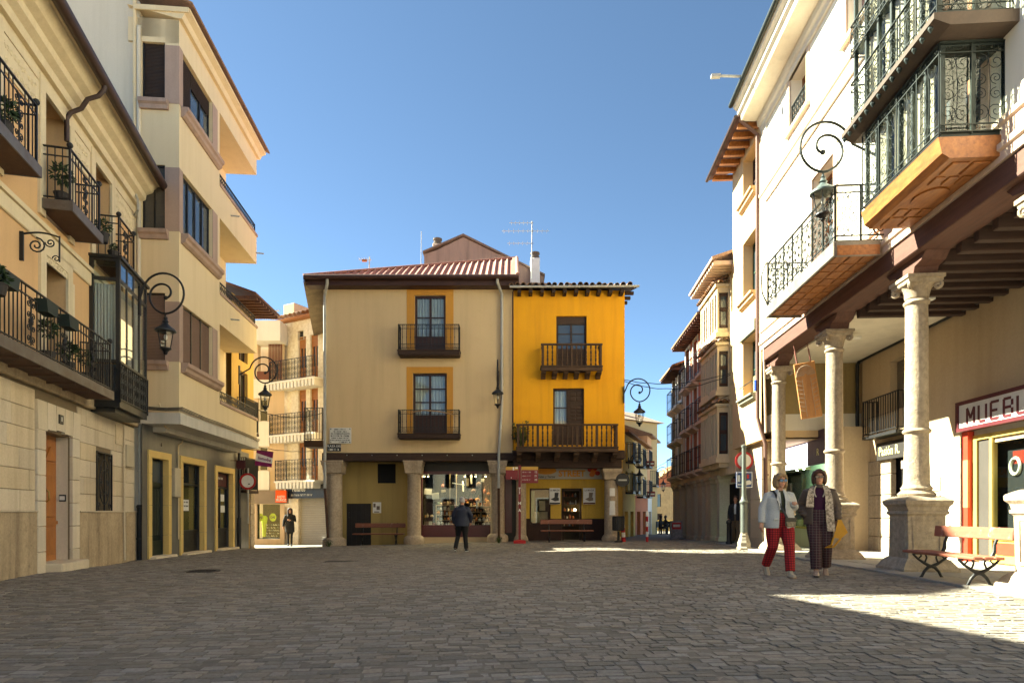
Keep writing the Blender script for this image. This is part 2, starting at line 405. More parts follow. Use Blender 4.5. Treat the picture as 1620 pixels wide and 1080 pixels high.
# drain covers set in the paving
M_CAST = mat('cast_iron', (.05,.042,.036), .6, (.03,.025,.02), 8, metal=.5, fine=.2)
for k, (px, py) in enumerate(((320, 904), (540, 883))):
    Y = 1.14 / (py - 810) * FPX; X = (px - 810) / FPX * Y; z = gz(X, Y)
    t = thing('manhole_cover' if k == 0 else 'drain_grate', ('round iron manhole cover flush in the paving before the green door',
              'slotted iron drain grate in the paving left of the bench')[k], ('manhole', 'drain')[k], (X, Y, z))
    m = MB()
    if k == 0:
        m.lathe([(.33, -.03), (.33, .006), (.31, .010), (.305, .004), (.0, .004)], n=28); m.build('lid', M_CAST, t)
        m = MB()
        for a in range(-3, 4): m.box(-.24 + abs(a) * .02, .24 - abs(a) * .02, a * .075 - .018, a * .075 + .018, .0045, .0085)
        m.build('rib', M_CAST, t)
    else:
        m.box(-.4, .4, -.2, -.17, -.02, .008); m.box(-.4, .4, .17, .2, -.02, .008); m.box(-.4, -.37, -.17, .17, -.02, .008); m.box(.37, .4, -.17, .17, -.02, .008)
        m.build('frame', M_CAST, t)
        m = MB()
        for a in range(-6, 7): m.box(a * .057 - .014, a * .057 + .014, -.17, .17, -.02, .006)
        m.build('bar', M_CAST, t)

# ------------------------------------------------------------------ building kit
def base(fr, name, label, z=None, group=None):
    return thing(name, label, 'building', (fr.ox, fr.oy, 0), fr.th, group)
def window(par, x0, x1, z0, z1, y, fm, gm=None, cols=2, rows=1, fw=.07, panel=0.0, curtain=None, gap=.0, name='window', back=True, zpan=None):
    """frame with leaves, panes and, where they show, curtains, set in an opening at depth y"""
    gm = gm or G_DARK; m = MB(); d = .06
    m.box(x0, x0 + fw, y, y + d, z0, z1); m.box(x1 - fw, x1, y, y + d, z0, z1)
    m.box(x0 + fw, x1 - fw, y, y + d, z1 - fw, z1); m.box(x0 + fw, x1 - fw, y, y + d, z0, z0 + fw)
    ix0, ix1, iz0, iz1 = x0 + fw, x1 - fw, z0 + fw, z1 - fw
    cw = (ix1 - ix0) / cols
    for c in range(1, cols): m.box(ix0 + c*cw - fw*.55, ix0 + c*cw + fw*.55, y - .012, y + d - .004, iz0, iz1)
    pz = iz0 + panel * (iz1 - iz0)
    if panel:
        m.box(ix0, ix1, y + .012, y + d - .012, iz0, pz)
        for c in range(cols):
            m.box(ix0 + c*cw + fw*.9, ix0 + (c+1)*cw - fw*.9, y - .003, y + .014, iz0 + .04, pz - .05)
        m.box(ix0, ix1, y - .004, y + d - .006, pz - .03, pz + .03)
    rh = (iz1 - pz) / rows
    for r in range(1, rows): m.box(ix0, ix1, y + .006, y + d - .01, pz + r*rh - fw*.28, pz + r*rh + fw*.28)
    o = m.build(name, fm, par)
    for c in range(cols):
        for r in range(rows):
            p = MB(); e = fw * .3
            p.box(ix0 + c*cw + e, ix0 + (c+1)*cw - e, y + .026, y + .032, pz + r*rh + .01, pz + (r+1)*rh - .01); p.build('pane', gm, o)
    if curtain:
        p = MB(); n = max(8, int((ix1 - ix0) / .035)); vs = []; fs = []
        for i in range(n + 1):
            xx = ix0 + (ix1 - ix0) * i / n; yy = y + .13 + .022 * math.sin(i * 1.9) + .01 * math.sin(i * .7)
            vs += [(xx, yy, pz), (xx, yy, iz1)]
        fs = [(2*i, 2*i+2, 2*i+3, 2*i+1) for i in range(n)]
        p.add(vs, fs); p.build('curtain', curtain, o, smooth=True)
    return o
def surround(par, x0, x1, z0, z1, w, y, material, d=.035, sill=False, name='surround'):
    m = MB(); m.box(x0 - w, x0, y - d, y + .02, z0, z1); m.box(x1, x1 + w, y - d, y + .02, z0, z1); m.box(x0 - w, x1 + w, y - d, y + .02, z1, z1 + w)
    if sill: m.box(x0 - w - .03, x1 + w + .03, y - d - .07, y + .02, z0 - .09, z0)
    return m.build(name, material, par)
def railing(m, path, z0, z1, sp=.115, r=.009, style='scroll'):
    """wrought iron railing along a path of (x, y) points"""
    for a, b in zip(path[:-1], path[1:]):
        A = Vector((*a, 0)); B = Vector((*b, 0)); L = (B - A).length; u = (B - A).normalized(); n = max(1, round(L / sp))
        h = z1 - z0
        m.bar(A + Vector((0,0,z1)), B + Vector((0,0,z1)), .045, .022); m.bar(A + Vector((0,0,z0+.06)), B + Vector((0,0,z0+.06)), .022, .022)
        if style in ('scroll', 'belly'):
            m.bar(A + Vector((0,0,z1-.15)), B + Vector((0,0,z1-.15)), .018, .018)
            m.bar(A + Vector((0,0,z0+.22)), B + Vector((0,0,z0+.22)), .018, .018)
        for i in range(n + 1):
            p = A + u * (L * i / n)
            if i in (0, n): m.bar(p + Vector((0,0,z0-.02)), p + Vector((0,0,z1+.02)), .03, .03, up=u); continue
            m.bar(p + Vector((0,0,z0+.05)), p + Vector((0,0,z1)), 2*r, 2*r, up=u)
            m.ell(tuple(p + Vector((0,0,z0+h*.5))), .018, .018, .03, 6, 4)
        for i in range(n):
            p = A + u * (L * (i + .5) / n); q = L / n
            if style in ('scroll', 'belly'):
                m.scroll(p + Vector((0,0,z1-.075)), q*.40, u, .006, 1.3, PI/2 * (1 if i % 2 else -1), 1 if i % 2 else -1, n=4, m=12)
                m.scroll(p + Vector((0,0,z0+.14)), q*.42, u, .006, 1.3, PI/2 * (1 if i % 2 else -1), 1 if i % 2 else -1, n=4, m=12)
            if style == 'cross':
                q2 = u * (q / 2)
                m.bar(p - q2 + Vector((0,0,z0+.08)), p + q2 + Vector((0,0,z1-.02)), .014, .014, up=(0,0,1))
            if style == 'rich':
                for f, k in ((.28, 1), (.56, -1), (.82, 1)):
                    m.scroll(p + Vector((0,0,z0+h*f)), q*.47, u, .008, 1.5, PI/2*k, k*(1 if i % 2 else -1), n=4, m=14)
    return m
def panel_iron(m, c, w, h, u):
    """ornate cast panel: mirrored scrolls around a stem"""
    u = Vector((u[0], u[1], 0)); c = Vector(c)
    m.bar(c + Vector((0,0,-h/2)), c + Vector((0,0,h/2)), .016, .016, up=u)
    for k in range(4):
        z = -h/2 + h * (k + .5) / 4
        for sgn in (-1, 1):
            m.scroll(c + u * (sgn * w * .25) + Vector((0,0,z)), w * .23, u, .009, 1.5, PI/2 if k % 2 else -PI/2, sgn * (1 if k % 2 else -1), n=5, m=14)
    m.ell(tuple(c), w*.13, w*.13, h*.08, 8, 6)
def slats(m, x0, x1, z0, z1, y, n, t=.012):
    h = (z1 - z0) / n
    for i in range(n):
        z = z0 + i * h
        m.add([(x0, y - t, z), (x1, y - t, z), (x1, y, z + h*.9), (x0, y, z + h*.9), (x0, y + .01, z + h*.9), (x1, y + .01, z + h*.9), (x1, y + .01, z), (x0, y + .01, z)],
              [(0,1,2,3), (3,2,5,4), (0,3,4,7), (1,6,5,2), (0,7,6,1)])
def tile_mesh(L=.42, r=.1, t=.014):
    m = MB(); n = 7; vs = []
    for y, k in ((0, 1.0), (L, .84)):
        for rr in (r * k, (r - t) * k):
            for i in range(n + 1):
                a = PI * i / n; vs.append((-rr * math.cos(a), y, rr * math.sin(a)))
    N = n + 1; fs = []
    for i in range(n):
        fs += [(i, i+1, 2*N+i+1, 2*N+i), (N+i+1, N+i, 3*N+i, 3*N+i+1), (i+1, i, N+i, N+i+1), (2*N+i, 2*N+i+1, 3*N+i+1, 3*N+i)]
    m.add(vs, fs); o = m.build('roof_tile', M_TILE, smooth=True); d = o.data; bpy.data.objects.remove(o); return d
TILE = tile_mesh()
def rafters(par, x0, x1, y0, y1, z, n, material, w=.09, h=.12, drop=0.0, name='rafter'):
    me = None
    for i in range(n):
        x = x0 + (x1 - x0) * (i + .5) / n
        if me is None:
            m = MB(); m.prism([(y0, drop), (y0, drop + h*.55), (y0 + .05, drop + h), (y1, h), (y1, 0)], -w/2, w/2, 'x'); o = m.build(name, material, par); me = o.data
            fixn(o)
        else:
            o = bpy.data.objects.new(name, me); COL.objects.link(o); o.parent = par
        o.location = (x, 0, z)
def pipe(par, pts, r, material, name='drainpipe', rings=()):
    m = MB(); m.tube(pts, r, 10)
    for z in rings: m.lathe([(r, -.02), (r*1.25, -.015), (r*1.25, .015), (r, .02)], (pts[-1][0], pts[-1][1], z), 10)
    return m.build(name, material, par, smooth=True)
# ------------------------------------------------------------------ cream corner house in the middle
def eX(px, off=0): return FE.x(px, off)
def eZ(py, off=0): return EYE + (HZ - py) / FPX * (24.0 - off)
M_CREAM = mat('cream_plaster', (.62,.465,.265), .9, (.55,.41,.23), .45, .9, .25, 60, streak=.22, streak_col=(.36,.265,.15), fine=.18, spots=.16)
M_OCHRE = mat('ochre_trim', (.56,.27,.045), .85, (.48,.23,.04), 1.5, fine=.1, streak=.15)
M_ROOFM = mat('red_sheet_roof', (.36,.165,.12), .75, (.28,.12,.09), 1.6, fine=.12, streak=.4)
M_EAVE = mat('dark_eave', (.05,.02,.016), .6, (.035,.014,.012), 2)
M_SOFF = mat('stained_soffit', (.16,.13,.095), .95, (.05,.038,.028), 1.6, .5, .4, 20, fine=.3)
hE = base(FE, 'cream_house', 'cream plastered corner house with red sheet roof and two iron balconies')
X0, X1 = eX(512), eX(811)
d1 = (eX(656), eX(705), eZ(553), eZ(467)); d2 = (eX(653), eX(707), eZ(687), eZ(590))
zb = eZ(716)
m = MB(); m.wall(X0, X1, zb, eZ(449), [d1, d2], 0, .2)
m.add([(X0,0,zb),(X0,0,eZ(449)),(X0-1.75,6.5,eZ(449)),(X0-1.75,6.5,zb)], [(0,1,2,3)])
m.build('wall', M_CREAM, hE)
m = MB(); m.box(X0 + .05, X1 - .02, .42, 9, zb + .02, eZ(449) + .3); m.box(X0 + .05, X1 - .02, 1.75, 9, -1, zb); m.build('rooms', M_DARK, hE)
for k, d in enumerate((d1, d2)):
    surround(hE, d[0], d[1], d[2], d[3], .30 if k == 0 else .235, 0, M_OCHRE, .012)
    window(hE, d[0], d[1], d[2], d[3], .1, M_BROWN, G_CLEAR, 2, 2 if k == 0 else 3, .075, .22 if k == 0 else .30, M_CURT, name='balcony_door')
    w0, w1 = eX(629, .5), eX(727, .5); zt = eZ((513, 648)[k], .5); z0 = eZ((553, 685)[k], .5)
    b = MB(); b.box(w0, w1, -.5, 0, z0 - .16, z0 - .03); b.box(w0 - .02, w1 + .02, -.53, 0, z0 - .03, z0); b.box(w0 + .03, w1 - .03, -.47, 0, z0 - .2, z0 - .16)
    bo = b.build('balcony', M_BEAM, hE)
    r = MB(); railing(r, [(w0 + .03, 0), (w0 + .03, -.48), (w1 - .03, -.48), (w1 - .03, 0)], z0, zt, .15); r.build('railing', M_IRON, bo)
    if k == 1:
        r = MB(); pts = []
        for i in range(13):
            t = i / 12; pts.append((eX(650, .5) + t * (eX(722, .5) - eX(650, .5)), -.5, zt - .02 - .22 * max(0, t - .55) * 2.2 - .10 * max(0, .3 - t) * 3 + .02 * math.sin(t * 9)))
        r.tube(pts, [.012 + .012 * math.sin(PI * i / 12) for i in range(13)], 6); r.build('palm_branch', mat('dry_palm', (.42,.25,.12), .9), bo, smooth=True)
# beam and pillars of the ground floor
m = MB(); m.cbox(X0 - .05, X1 + .02, -.06, .5, eZ(729), eZ(716) - .002, .015); m.build('beam', M_BEAM, hE)
m = MB()
for i in range(7): m.ell((X0 + .9 + i * .95, -.065, eZ(720)), .02, .014, .02, 6, 4)
m.build('stud', M_GREY, hE)
def e_pillar(px, pyb, half, par):
    x = eX(px); z0 = gz(x, 23.9) - .03; zt = eZ(728) - .005; t = zt - z0; s = half
    p = MB(); p.lathe([(s*1.5, 0), (s*1.52, .16), (s*1.45, .27), (s*1.2, .33), (s*1.02, .36), (s, .4), (s*.99, t*.5), (s*.96, t-.56), (s*1.02, t-.54), (s*1.0, t-.5)], (x, .27, z0), 20)
    p.lathe([(s*1.0, t-.5), (s*1.16, t-.46), (s*1.16, t-.36), (s*1.2, t-.34), (s*1.22, t-.2), (s*1.34, t-.15), (s*1.34, t-.06), (s*1.42, t-.05), (s*1.42, t)], (x, .27, z0), 4)
    return p.build('pillar', M_STONE, par, smooth=True)
for px, hw in ((526, .30), (653.5, .265), (787, .27)): e_pillar(px, 860, hw, hE)
# back of the arcade: plain yellow wall at the left, shop window at the right
YB = 1.0
def eXb(px): return FE.x(px, -YB)
def eZb(py): return EYE + (HZ - py) / FPX * 25.0
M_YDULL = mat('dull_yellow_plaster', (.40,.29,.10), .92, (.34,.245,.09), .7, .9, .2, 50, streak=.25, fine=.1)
dr = (eXb(548), eXb(587), -.4, eZb(796)); vn = (eXb(597), eXb(626), eZb(764), eZb(733))
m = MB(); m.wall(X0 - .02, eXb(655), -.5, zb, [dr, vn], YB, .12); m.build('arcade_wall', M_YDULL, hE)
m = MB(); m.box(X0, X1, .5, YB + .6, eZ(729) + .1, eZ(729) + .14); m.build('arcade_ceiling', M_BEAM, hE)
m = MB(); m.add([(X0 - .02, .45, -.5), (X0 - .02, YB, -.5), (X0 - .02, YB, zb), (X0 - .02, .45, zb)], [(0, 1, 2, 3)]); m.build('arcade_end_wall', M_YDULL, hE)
m = MB(); m.box(dr[0], dr[1], YB + .05, YB + .1, dr[2], dr[3])
for i in range(5): m.box(dr[0] + .03 + i*.185, dr[0] + .2 + i*.185, YB + .035, YB + .052, dr[2], dr[3] - .04)
do = m.build('door', mat('black_door', (.02,.017,.015), .7, grain=(3, 3, 20)), hE)
m = MB(); m.tube([(dr[0]+.1, YB+.03, .9), (dr[0]+.1, YB-.02, .9), (dr[0]+.1, YB-.02, 1.1), (dr[0]+.1, YB+.03, 1.1)], .012, 6); m.build('handle', M_IRON, do)
m = MB(); m.box(vn[0], vn[1], YB + .1, YB + .13, vn[2], vn[3]); slats(m, vn[0], vn[1], vn[2], vn[3], YB + .09, 12); m.build('vent_shutter', M_DARK, hE)
m = MB(); m.box(eXb(590), eXb(603), YB - .03, YB - .002, eZb(811), eZb(794)); no = m.build('notice_board', M_WHITE, hE)
m = MB(); M_PRINT = mat('faded_print', (.16,.13,.11), .9)
for a, b, c, d in ((591, 594.5, 796, 802), (596, 601, 800, 806), (592, 600, 808.5, 810)): m.box(eXb(a), eXb(b), YB - .034, YB - .03, eZb(d), eZb(c))
m.build('notice', M_PRINT, no)
# shop
M_MAROON = mat('maroon_paint', (.085,.006,.012), .35, (.06,.004,.008), 2, fine=.05, spec=.6)
M_BLACK = mat('black_fascia', (.012,.011,.011), .4, fine=.05)
sx0, sx1 = eXb(664), eXb(779); sz0, sz1 = eZb(830), eZb(750)
m = MB(); m.box(sx0, sx1, YB - .02, YB + .1, eZb(752) + .16, zb); m.build('shop_fascia', M_BLACK, hE)
m = MB(); m.box(sx0, sx1, YB - .04, YB + .08, sz1, sz1 + .12); m.box(sx0, sx0 + .1, YB - .04, YB + .08, sz0, sz1); m.box(sx1 - .06, sx1, YB - .04, YB + .08, sz0, sz1)
m.box(sx0, sx1, YB - .06, YB + .1, eZb(849), sz0); m.box(sx0 + .15, sx1 - .15, YB - .075, YB - .06, eZb(845), sz0 - .07)
shop = m.build('shop_front', M_MAROON, hE)
m = MB(); m.box(sx0, sx1, YB - .03, YB + .1, -.5, eZb(849)); m.build('shop_plinth', M_CREAM, hE)
m = MB(); m.box(sx0 + .1, sx1 - .06, YB + .02, YB + .03, sz0, sz1); m.build('pane', G_CLEAR, shop)
m = MB(); m.add([(sx0, YB+.1, sz0-.01), (sx1, YB+.1, sz0-.01), (sx1, YB+.75, sz0-.01), (sx0, YB+.75, sz0-.01), (sx0, YB+.1, sz1+.1), (sx1, YB+.1, sz1+.1), (sx1, YB+.75, sz1+.1), (sx0, YB+.75, sz1+.1)],
      [(0,1,2,3), (7,6,5,4), (2,6,7,3), (0,3,7,4), (1,5,6,2)])
m.build('display_niche', mat('shop_lining', (.16,.11,.06), .9, (.06,.045,.03), 2.5), hE)
# goods: shelves, books, boxes, crafts, hanging pieces
goods = [mat('goods_%s' % n, c, .7, fine=.1) for n, c in (('buff', (.46,.33,.18)), ('terracotta', (.38,.12,.035)), ('brown', (.12,.055,.025)), ('cream', (.6,.54,.42)), ('grey', (.22,.24,.23)), ('orange', (.5,.2,.03)), ('green', (.06,.09,.05)), ('rust', (.24,.06,.025)))]
rg = random.Random(5); shx = [(eXb(688), eXb(722)), (eXb(742), eXb(778))]
m = MB()
for (a, b), zs_ in zip(shx, ((798, 806, 814, 822), (800, 809, 817, 824))):
    for py in zs_: m.box(a, b, YB + .3, YB + .62, eZb(py) - .02, eZb(py))
m.box(eXb(688), eXb(689), YB + .3, YB + .34, sz0, eZb(798)); m.box(eXb(710.5), eXb(711.3), YB + .2, YB + .23, sz0, sz1); m.box(eXb(720.5), eXb(722), YB + .2, YB + .24, eZb(800), sz1)
shelf = m.build('shelf', goods[0], shop)
for k, (a, b, zs_) in enumerate([(*shx[0], (798, 806, 814, 822, 830)), (*shx[1], (800, 809, 817, 824, 830))] + [(eXb(669), eXb(686), (830, 818)), (eXb(724), eXb(741), (830, 822, 815))]):
    for py in zs_:
        x = a + .03
        while x < b - .05:
            w_ = rg.uniform(.04, .16); h_ = rg.uniform(.07, .19); yy = YB + rg.uniform(.2, .42); z = eZb(py); q = rg.random(); m = MB()
            if q < .45: m.cbox(x, x + w_, yy, yy + .06, z, z + h_, .006)
            elif q < .8: m.lathe([(w_*.3, 0), (w_*.5, h_*.3), (w_*.42, h_*.65), (w_*.18, h_*.85), (w_*.22, h_)], (x + w_/2, yy + .05, z), 10)
            else: m.ell((x + w_/2, yy + .05, z + w_*.5), w_*.5, w_*.4, w_*.5, 8, 6)
            m.build('display_item', goods[rg.choice([0, 0, 1, 2, 3, 3, 4, 5, 6, 7]) if k != 1 else rg.choice([0, 1, 5, 5, 2, 3, 7])], shop, smooth=q >= .45); x += w_ + rg.uniform(.01, .05)
for px, py, w_, h_, mi in ((675, 777, .3, .22, 3), (688, 784, .28, .25, 3), (701, 776, .17, .1, 0), (739, 762, .11, .3, 0), (731, 768, .05, .42, 3), (745, 758, .07, .35, 3), (763, 759, .13, .12, 3), (748, 776, .2, .18, 2), (757, 766, .22, .22, 2), (766, 776, .12, .2, 7),
                           (755, 790, .22, .16, 5), (772, 795, .16, .26, 5), (772, 780, .14, .12, 1), (745, 790, .16, .12, 7), (768, 790, .1, .16, 1), (735, 792, .2, .14, 7), (725, 765, .5, .04, 3), (699, 768, .12, .16, 7), (760, 800, .25, .05, 0), (740, 795, .12, .09, 5), (750, 797, .13, .1, 1)):
    m = MB(); x, z = eXb(px), eZb(py); yy = YB + rg.uniform(.12, .5); a = rg.uniform(-.2, .2)
    m.M = Matrix.Translation((x, yy, z)) @ Matrix.Rotation(a, 4, 'Y')
    if mi in (3, 0): m.cbox(-w_/2, w_/2, 0, .02, -h_/2, h_/2, .004)
    else: m.ell((0, 0, 0), w_/2, .06, h_/2, 10, 7); m.box(-.006, .006, -.005, .005, h_/2 - .02, h_/2 + .12)
    m.build('hanging_craft', goods[mi], shop, smooth=mi not in (0, 3))
for px in (670, 676, 735, 752, 768):
    m = MB(); x = eXb(px); m.lathe([(.02, 0), (.035, -.05), (.035, -.08)], (x, YB + .2, sz1 + .02), 8); so_ = m.build('spotlight', M_BLACK, shop)
    m = MB(); m.ell((x, YB + .2, sz1 - .075), .024, .024, .018, 8, 5); m.build('bulb', M_BULB, so_)
la = bpy.data.lights.new('shop_lamp', 'AREA'); la.shape = 'RECTANGLE'; la.size = 2.4; la.size_y = .25; la.energy = 22; la.color = (1, .74, .45)
lo = bpy.data.objects.new('shop_lamp', la); COL.objects.link(lo); lo.parent = hE; lo.location = ((sx0 + sx1) / 2, YB + .28, sz1 + .05)
# maroon panel beside the third pillar
m = MB(); m.box(eXb(797), eXb(810), YB - .3, YB + .1, eZb(842), eZb(752)); m.build('shop_side_panel', M_MAROON, hE)
m = MB(); m.box(eXb(778), eXb(815), YB - .1, YB + .1, -.5, zb); m.build('arcade_dark_wall', M_BLACK, hE)
# eaves and roof
zE = eZ(437, .6); OV = .6
m = MB(); m.box(eX(480, .6), eX(821, .6), -OV, .0, eZ(449) + .0, eZ(449) + .05)
m.box(eX(480, .6), eX(821, .6), -OV - .03, -OV, zE - .12, zE + .02)
m.box(eX(482, .6), eX(820, .6), -OV + .12, -.02, eZ(453, .3) - .02, eZ(449) - .002); m.build('eave', M_EAVE, hE)
ex = eX(480, .6)
m = MB(); m.add([(ex, -OV, eZ(447, .6)), (X0, -.02, eZ(449)), (X0 - 1.75, 6.5, eZ(449)), (ex - 1.85, 6.5, eZ(447, .6)), (ex, -OV, zE - .02), (ex - 1.85, 6.5, zE - .02)], [(0, 1, 2, 3), (0, 3, 5, 4)])
m.build('side_soffit', M_SOFF, hE)
m = MB(); sl_ = math.tan(math.radians(30)); n = 33; xa, xb_ = ex, eX(820, .6); yR = 3.0; zR = lambda y: zE + (y + OV) * sl_
def hip_y(x): return min(yR, -OV + (x - xa) / (xb_ - .1 - xa) * (yR + OV))
vs = []; fs = []; k = 0; prof = ((0, 0), (.12, .05), (.25, .075), (.38, .05), (.5, 0), (.75, -.006))
cols_ = [(xa + (xb_ - xa) * (i + p) / n, d) for i in range(n) for p, d in prof] + [(xb_, 0)]
for x, d in cols_:
    hy = hip_y(x); vs += [(x, -OV - .05, zE + d - .03), (x, hy, zR(hy) + d)]
fs = [(2*i, 2*i+2, 2*i+3, 2*i+1) for i in range(len(cols_) - 1)]
m.add(vs, fs); rf = m.build('roof', M_ROOFM, hE, smooth=True)
rx = xb_ - .1; zt = zR(yR)
m = MB(); m.add([(xa, -OV, zE), (rx, yR, zt), (rx, 6.5, zt), (xa - 1.85, 6.5, zE), (xb_, -OV, zE - .1), (xb_, 9, zE - .1), (xb_, yR, zt), (xb_, 9, zt)], [(0, 1, 2, 3), (4, 6, 7, 5), (1, 6, 7, 2)])
m.build('side_slope', M_ROOFM, rf)
m = MB(); m.tube([(xa, -OV - .02, zE + .03), (rx, yR, zt + .05)], .06, 8); m.tube([(xb_ - .03, -OV - .05, zE + .05), (xb_ - .03, yR, zt + .05)], .075, 8); m.build('ridge_cap', M_ROOFM, rf, smooth=True)
m = MB(); m.prism([(xb_ - .26, -OV - .06), (xb_, -OV - .06), (xb_, yR), (xb_ - .22, yR)], 0, .02, 'z')
for i, v_ in enumerate(m.V): m.V[i] = (v_[0], v_[1], v_[2] + zR(v_[1]) + .07)
m.build('verge_flashing', mat('pale_red_sheet', (.45,.22,.17), .5, fine=.05), rf)
m = MB(); m.tube([(xa + .05, -OV - .1, zE - .05), (xb_, -OV - .1, zE - .04)], .075, 10); m.build('gutter', M_EAVE, hE, smooth=True)
# downpipes
gp = [(eX(519, .5), -.62, zE - .1), (eX(519, .5), -.6, zE - .25), (eX(514, .1), -.12, zE - .55), (eX(514, .1), -.1, eZ(772, .1))]
pipe(hE, gp, .055, M_GREY, rings=(eZ(580), eZ(715), eZ(500)))
pipe(hE, [(eX(514, .1), -.1, eZ(772, .1)), (eX(516, .1), -.11, eZ(800)), (eX(519, .1), -.12, eZ(850))], .05, M_IRONPIPE)
gp = [(eX(787, .5), -.62, zE - .1), (eX(787, .5), -.6, zE - .22), (eX(794, .1), -.12, zE - .5), (eX(794, .1), -.1, eZ(640, .1)), (eX(789, .1), -.12, eZ(720)), (eX(789, .1), -.14, eZ(772))]
pipe(hE, gp, .055, M_GREY, rings=(eZ(740),))
pipe(hE, [(eX(789, .1), -.14, eZ(772)), (eX(789.5, .1), -.13, eZ(850))], .05, M_IRONPIPE)
# plaque and street name plate
pl = thing('memorial_plaque', 'white marble plaque with engraved lines on the cream house', 'plaque', (eX(539), 23.98, eZ(689)))
m = MB(); m.cbox(-.41, .41, -.03, 0, -.3, .3, .01); m.build('slab', mat('marble', (.62,.62,.58), .5, (.5,.5,.47), 3), pl)
M_INK = mat('engraved_ink', (.05,.05,.05), .8, fine=0)
def dashes(par, x0, x1, z, h, y, seed, material, name='engraved_line'):
    """a line of writing too small to read: short strokes in word groups"""
    q = random.Random(seed); m = MB(); x = x0
    while x < x1 - .02:
        for _ in range(q.randint(2, 8)):
            w_ = q.uniform(.35, .6) * h
            if x + w_ > x1: break
            m.box(x, x + w_ * .35, y - .003, y, z - h*.5, z + h*.5); m.box(x + w_ * .35, x + w_, y - .003, y, z + (h*.25 if q.random() < .5 else -h*.5), z + (h*.5 if q.random() < .5 else -h*.1 + h*.4)); x += w_ * 1.35
        x += h * .5
    return m.build(name, material, par)
for i, (a, b, h_) in enumerate(((-.24, .22, .045), (-.26, .25, .045), None or (0, 0, .0), (0, 0, .0), (-.33, .33, .04), (-.38, .38, .042))):
    if h_: dashes(pl, a, b, .235 - i * .082, h_, -.031, 20 + i, M_INK)
lettering('EL COMANDANTE', .085, M_INK, pl, (0, -.034, .235 - 2 * .082), depth=.002, bold=.001)
dashes(pl, -.36, .36, .235 - 3 * .082, .055, -.031, 31, M_INK); dashes(pl, -.05, .3, -.25, .05, -.031, 32, M_INK)
m = MB()
for a in (-.36, .36):
    for b in (-.25, .25): m.ell((a, -.033, b), .022, .012, .022, 8, 5)
m.build('stud', M_IRON, pl)
sp = thing('street_name_plate', 'small dark blue street name plate under the marble plaque', 'sign', (eX(529), 23.98, eZ(708)))
m = MB(); m.cbox(-.26, .26, -.025, 0, -.14, .14, .006); m.build('plate', mat('navy_enamel', (.012,.02,.035), .3), sp)
lettering('PLAZA DEL', .11, M_WHITE, sp, (0, -.029, .055), depth=.002, bold=.001); dashes(sp, -.2, .22, -.065, .08, -.026, 33, M_WHITE, 'name_line')
# ------------------------------------------------------------------ yellow house beside it
M_YEL = mat('yellow_plaster', (.78,.38,.018), .88, (.66,.30,.014), .5, .9, .25, 55, streak=.45, streak_col=(.48,.22,.015), fine=.14, spots=.22)
M_YLOW = mat('shop_yellow_plaster', (.62,.40,.06), .9, (.5,.32,.06), .9, .8, .4, 24, streak=.3, fine=.12)
hF = base(FE, 'yellow_house', 'narrow bright yellow house with dark wooden balconies and tiled roof')
FX0, FX1 = eX(812.5), eX(988)
u1 = (eX(880), eX(928), eZ(590), eZ(500)); u2 = (eX(875), eX(924), eZ(704), eZ(614)); fb = eZ(712); ft = eZ(460)
m = MB(); m.wall(FX0, FX1, fb, ft, [u1, u2], -.03, .24)
m.add([(FX1,-.03,fb),(FX1-.35,9,fb),(FX1-.35,9,ft),(FX1,-.03,ft)], [(0,1,2,3)]); m.add([(FX0,-.03,fb),(FX0,-.03,ft),(FX0,.3,ft),(FX0,.3,fb)], [(0,1,2,3)])
m.build('wall', M_YEL, hF)
m = MB(); m.box(FX0 + .05, FX1 - .4, .5, 9, fb, ft + .2); m.box(FX0 + .05, FX1 - .4, 2.6, 9, -1, fb); m.build('rooms', M_DARK, hF)
window(hF, *u1, .1, M_WOOD, G_SKY, 2, 2, .06, .42, None, name='balcony_door')
# a panelled header above the upper door, closed leaf on the lower one
m = MB(); x0, x1, z0, z1 = u1; m.box(x0, x1, .08, .1, z1 - .3, z1)
for i in range(4): m.box(x0 + .1 + i*.26, x0 + .3 + i*.26, .065, .082, z1 - .25, z1 - .08)
m.build('door_header', M_WOOD, hF)
x0, x1, z0, z1 = u2; xm = (x0 + x1) / 2
window(hF, x0, xm, z0, z1, .1, M_WOOD, G_CLEAR, 1, 2, .07, .35, M_CURT, name='balcony_door')
m = MB(); m.box(xm, x1, .1, .16, z0, z1); m.box(xm, xm + .05, .07, .1, z0, z1); m.box(x1 - .06, x1, .07, .1, z0, z1); m.box(xm, x1, .07, .1, z1 - .08, z1); m.box(xm, x1, .075, .1, z1 - .62, z1 - .54)
dl = m.build('door_leaf', M_WOOD, hF)
for (a, b) in ((z1 - .5, z1 - .12), (z0 + .95, z1 - .66)):
    nr = 2 if a > z1 - .6 else 4
    for i in range(2):
        for j in range(nr):
            p = MB(); hh = (b - a) / nr; xx = xm + .08 + i * .23; p.cbox(xx, xx + .2, .07, .11, a + j*hh + .02, a + (j+1)*hh - .02, .018); p.build('panel', M_WOOD, dl)
M_WOOD2 = mat('weathered_wood', (.075,.042,.024), .85, (.035,.02,.013), grain=(3, 3, 18), bump=.5, bscale=24)
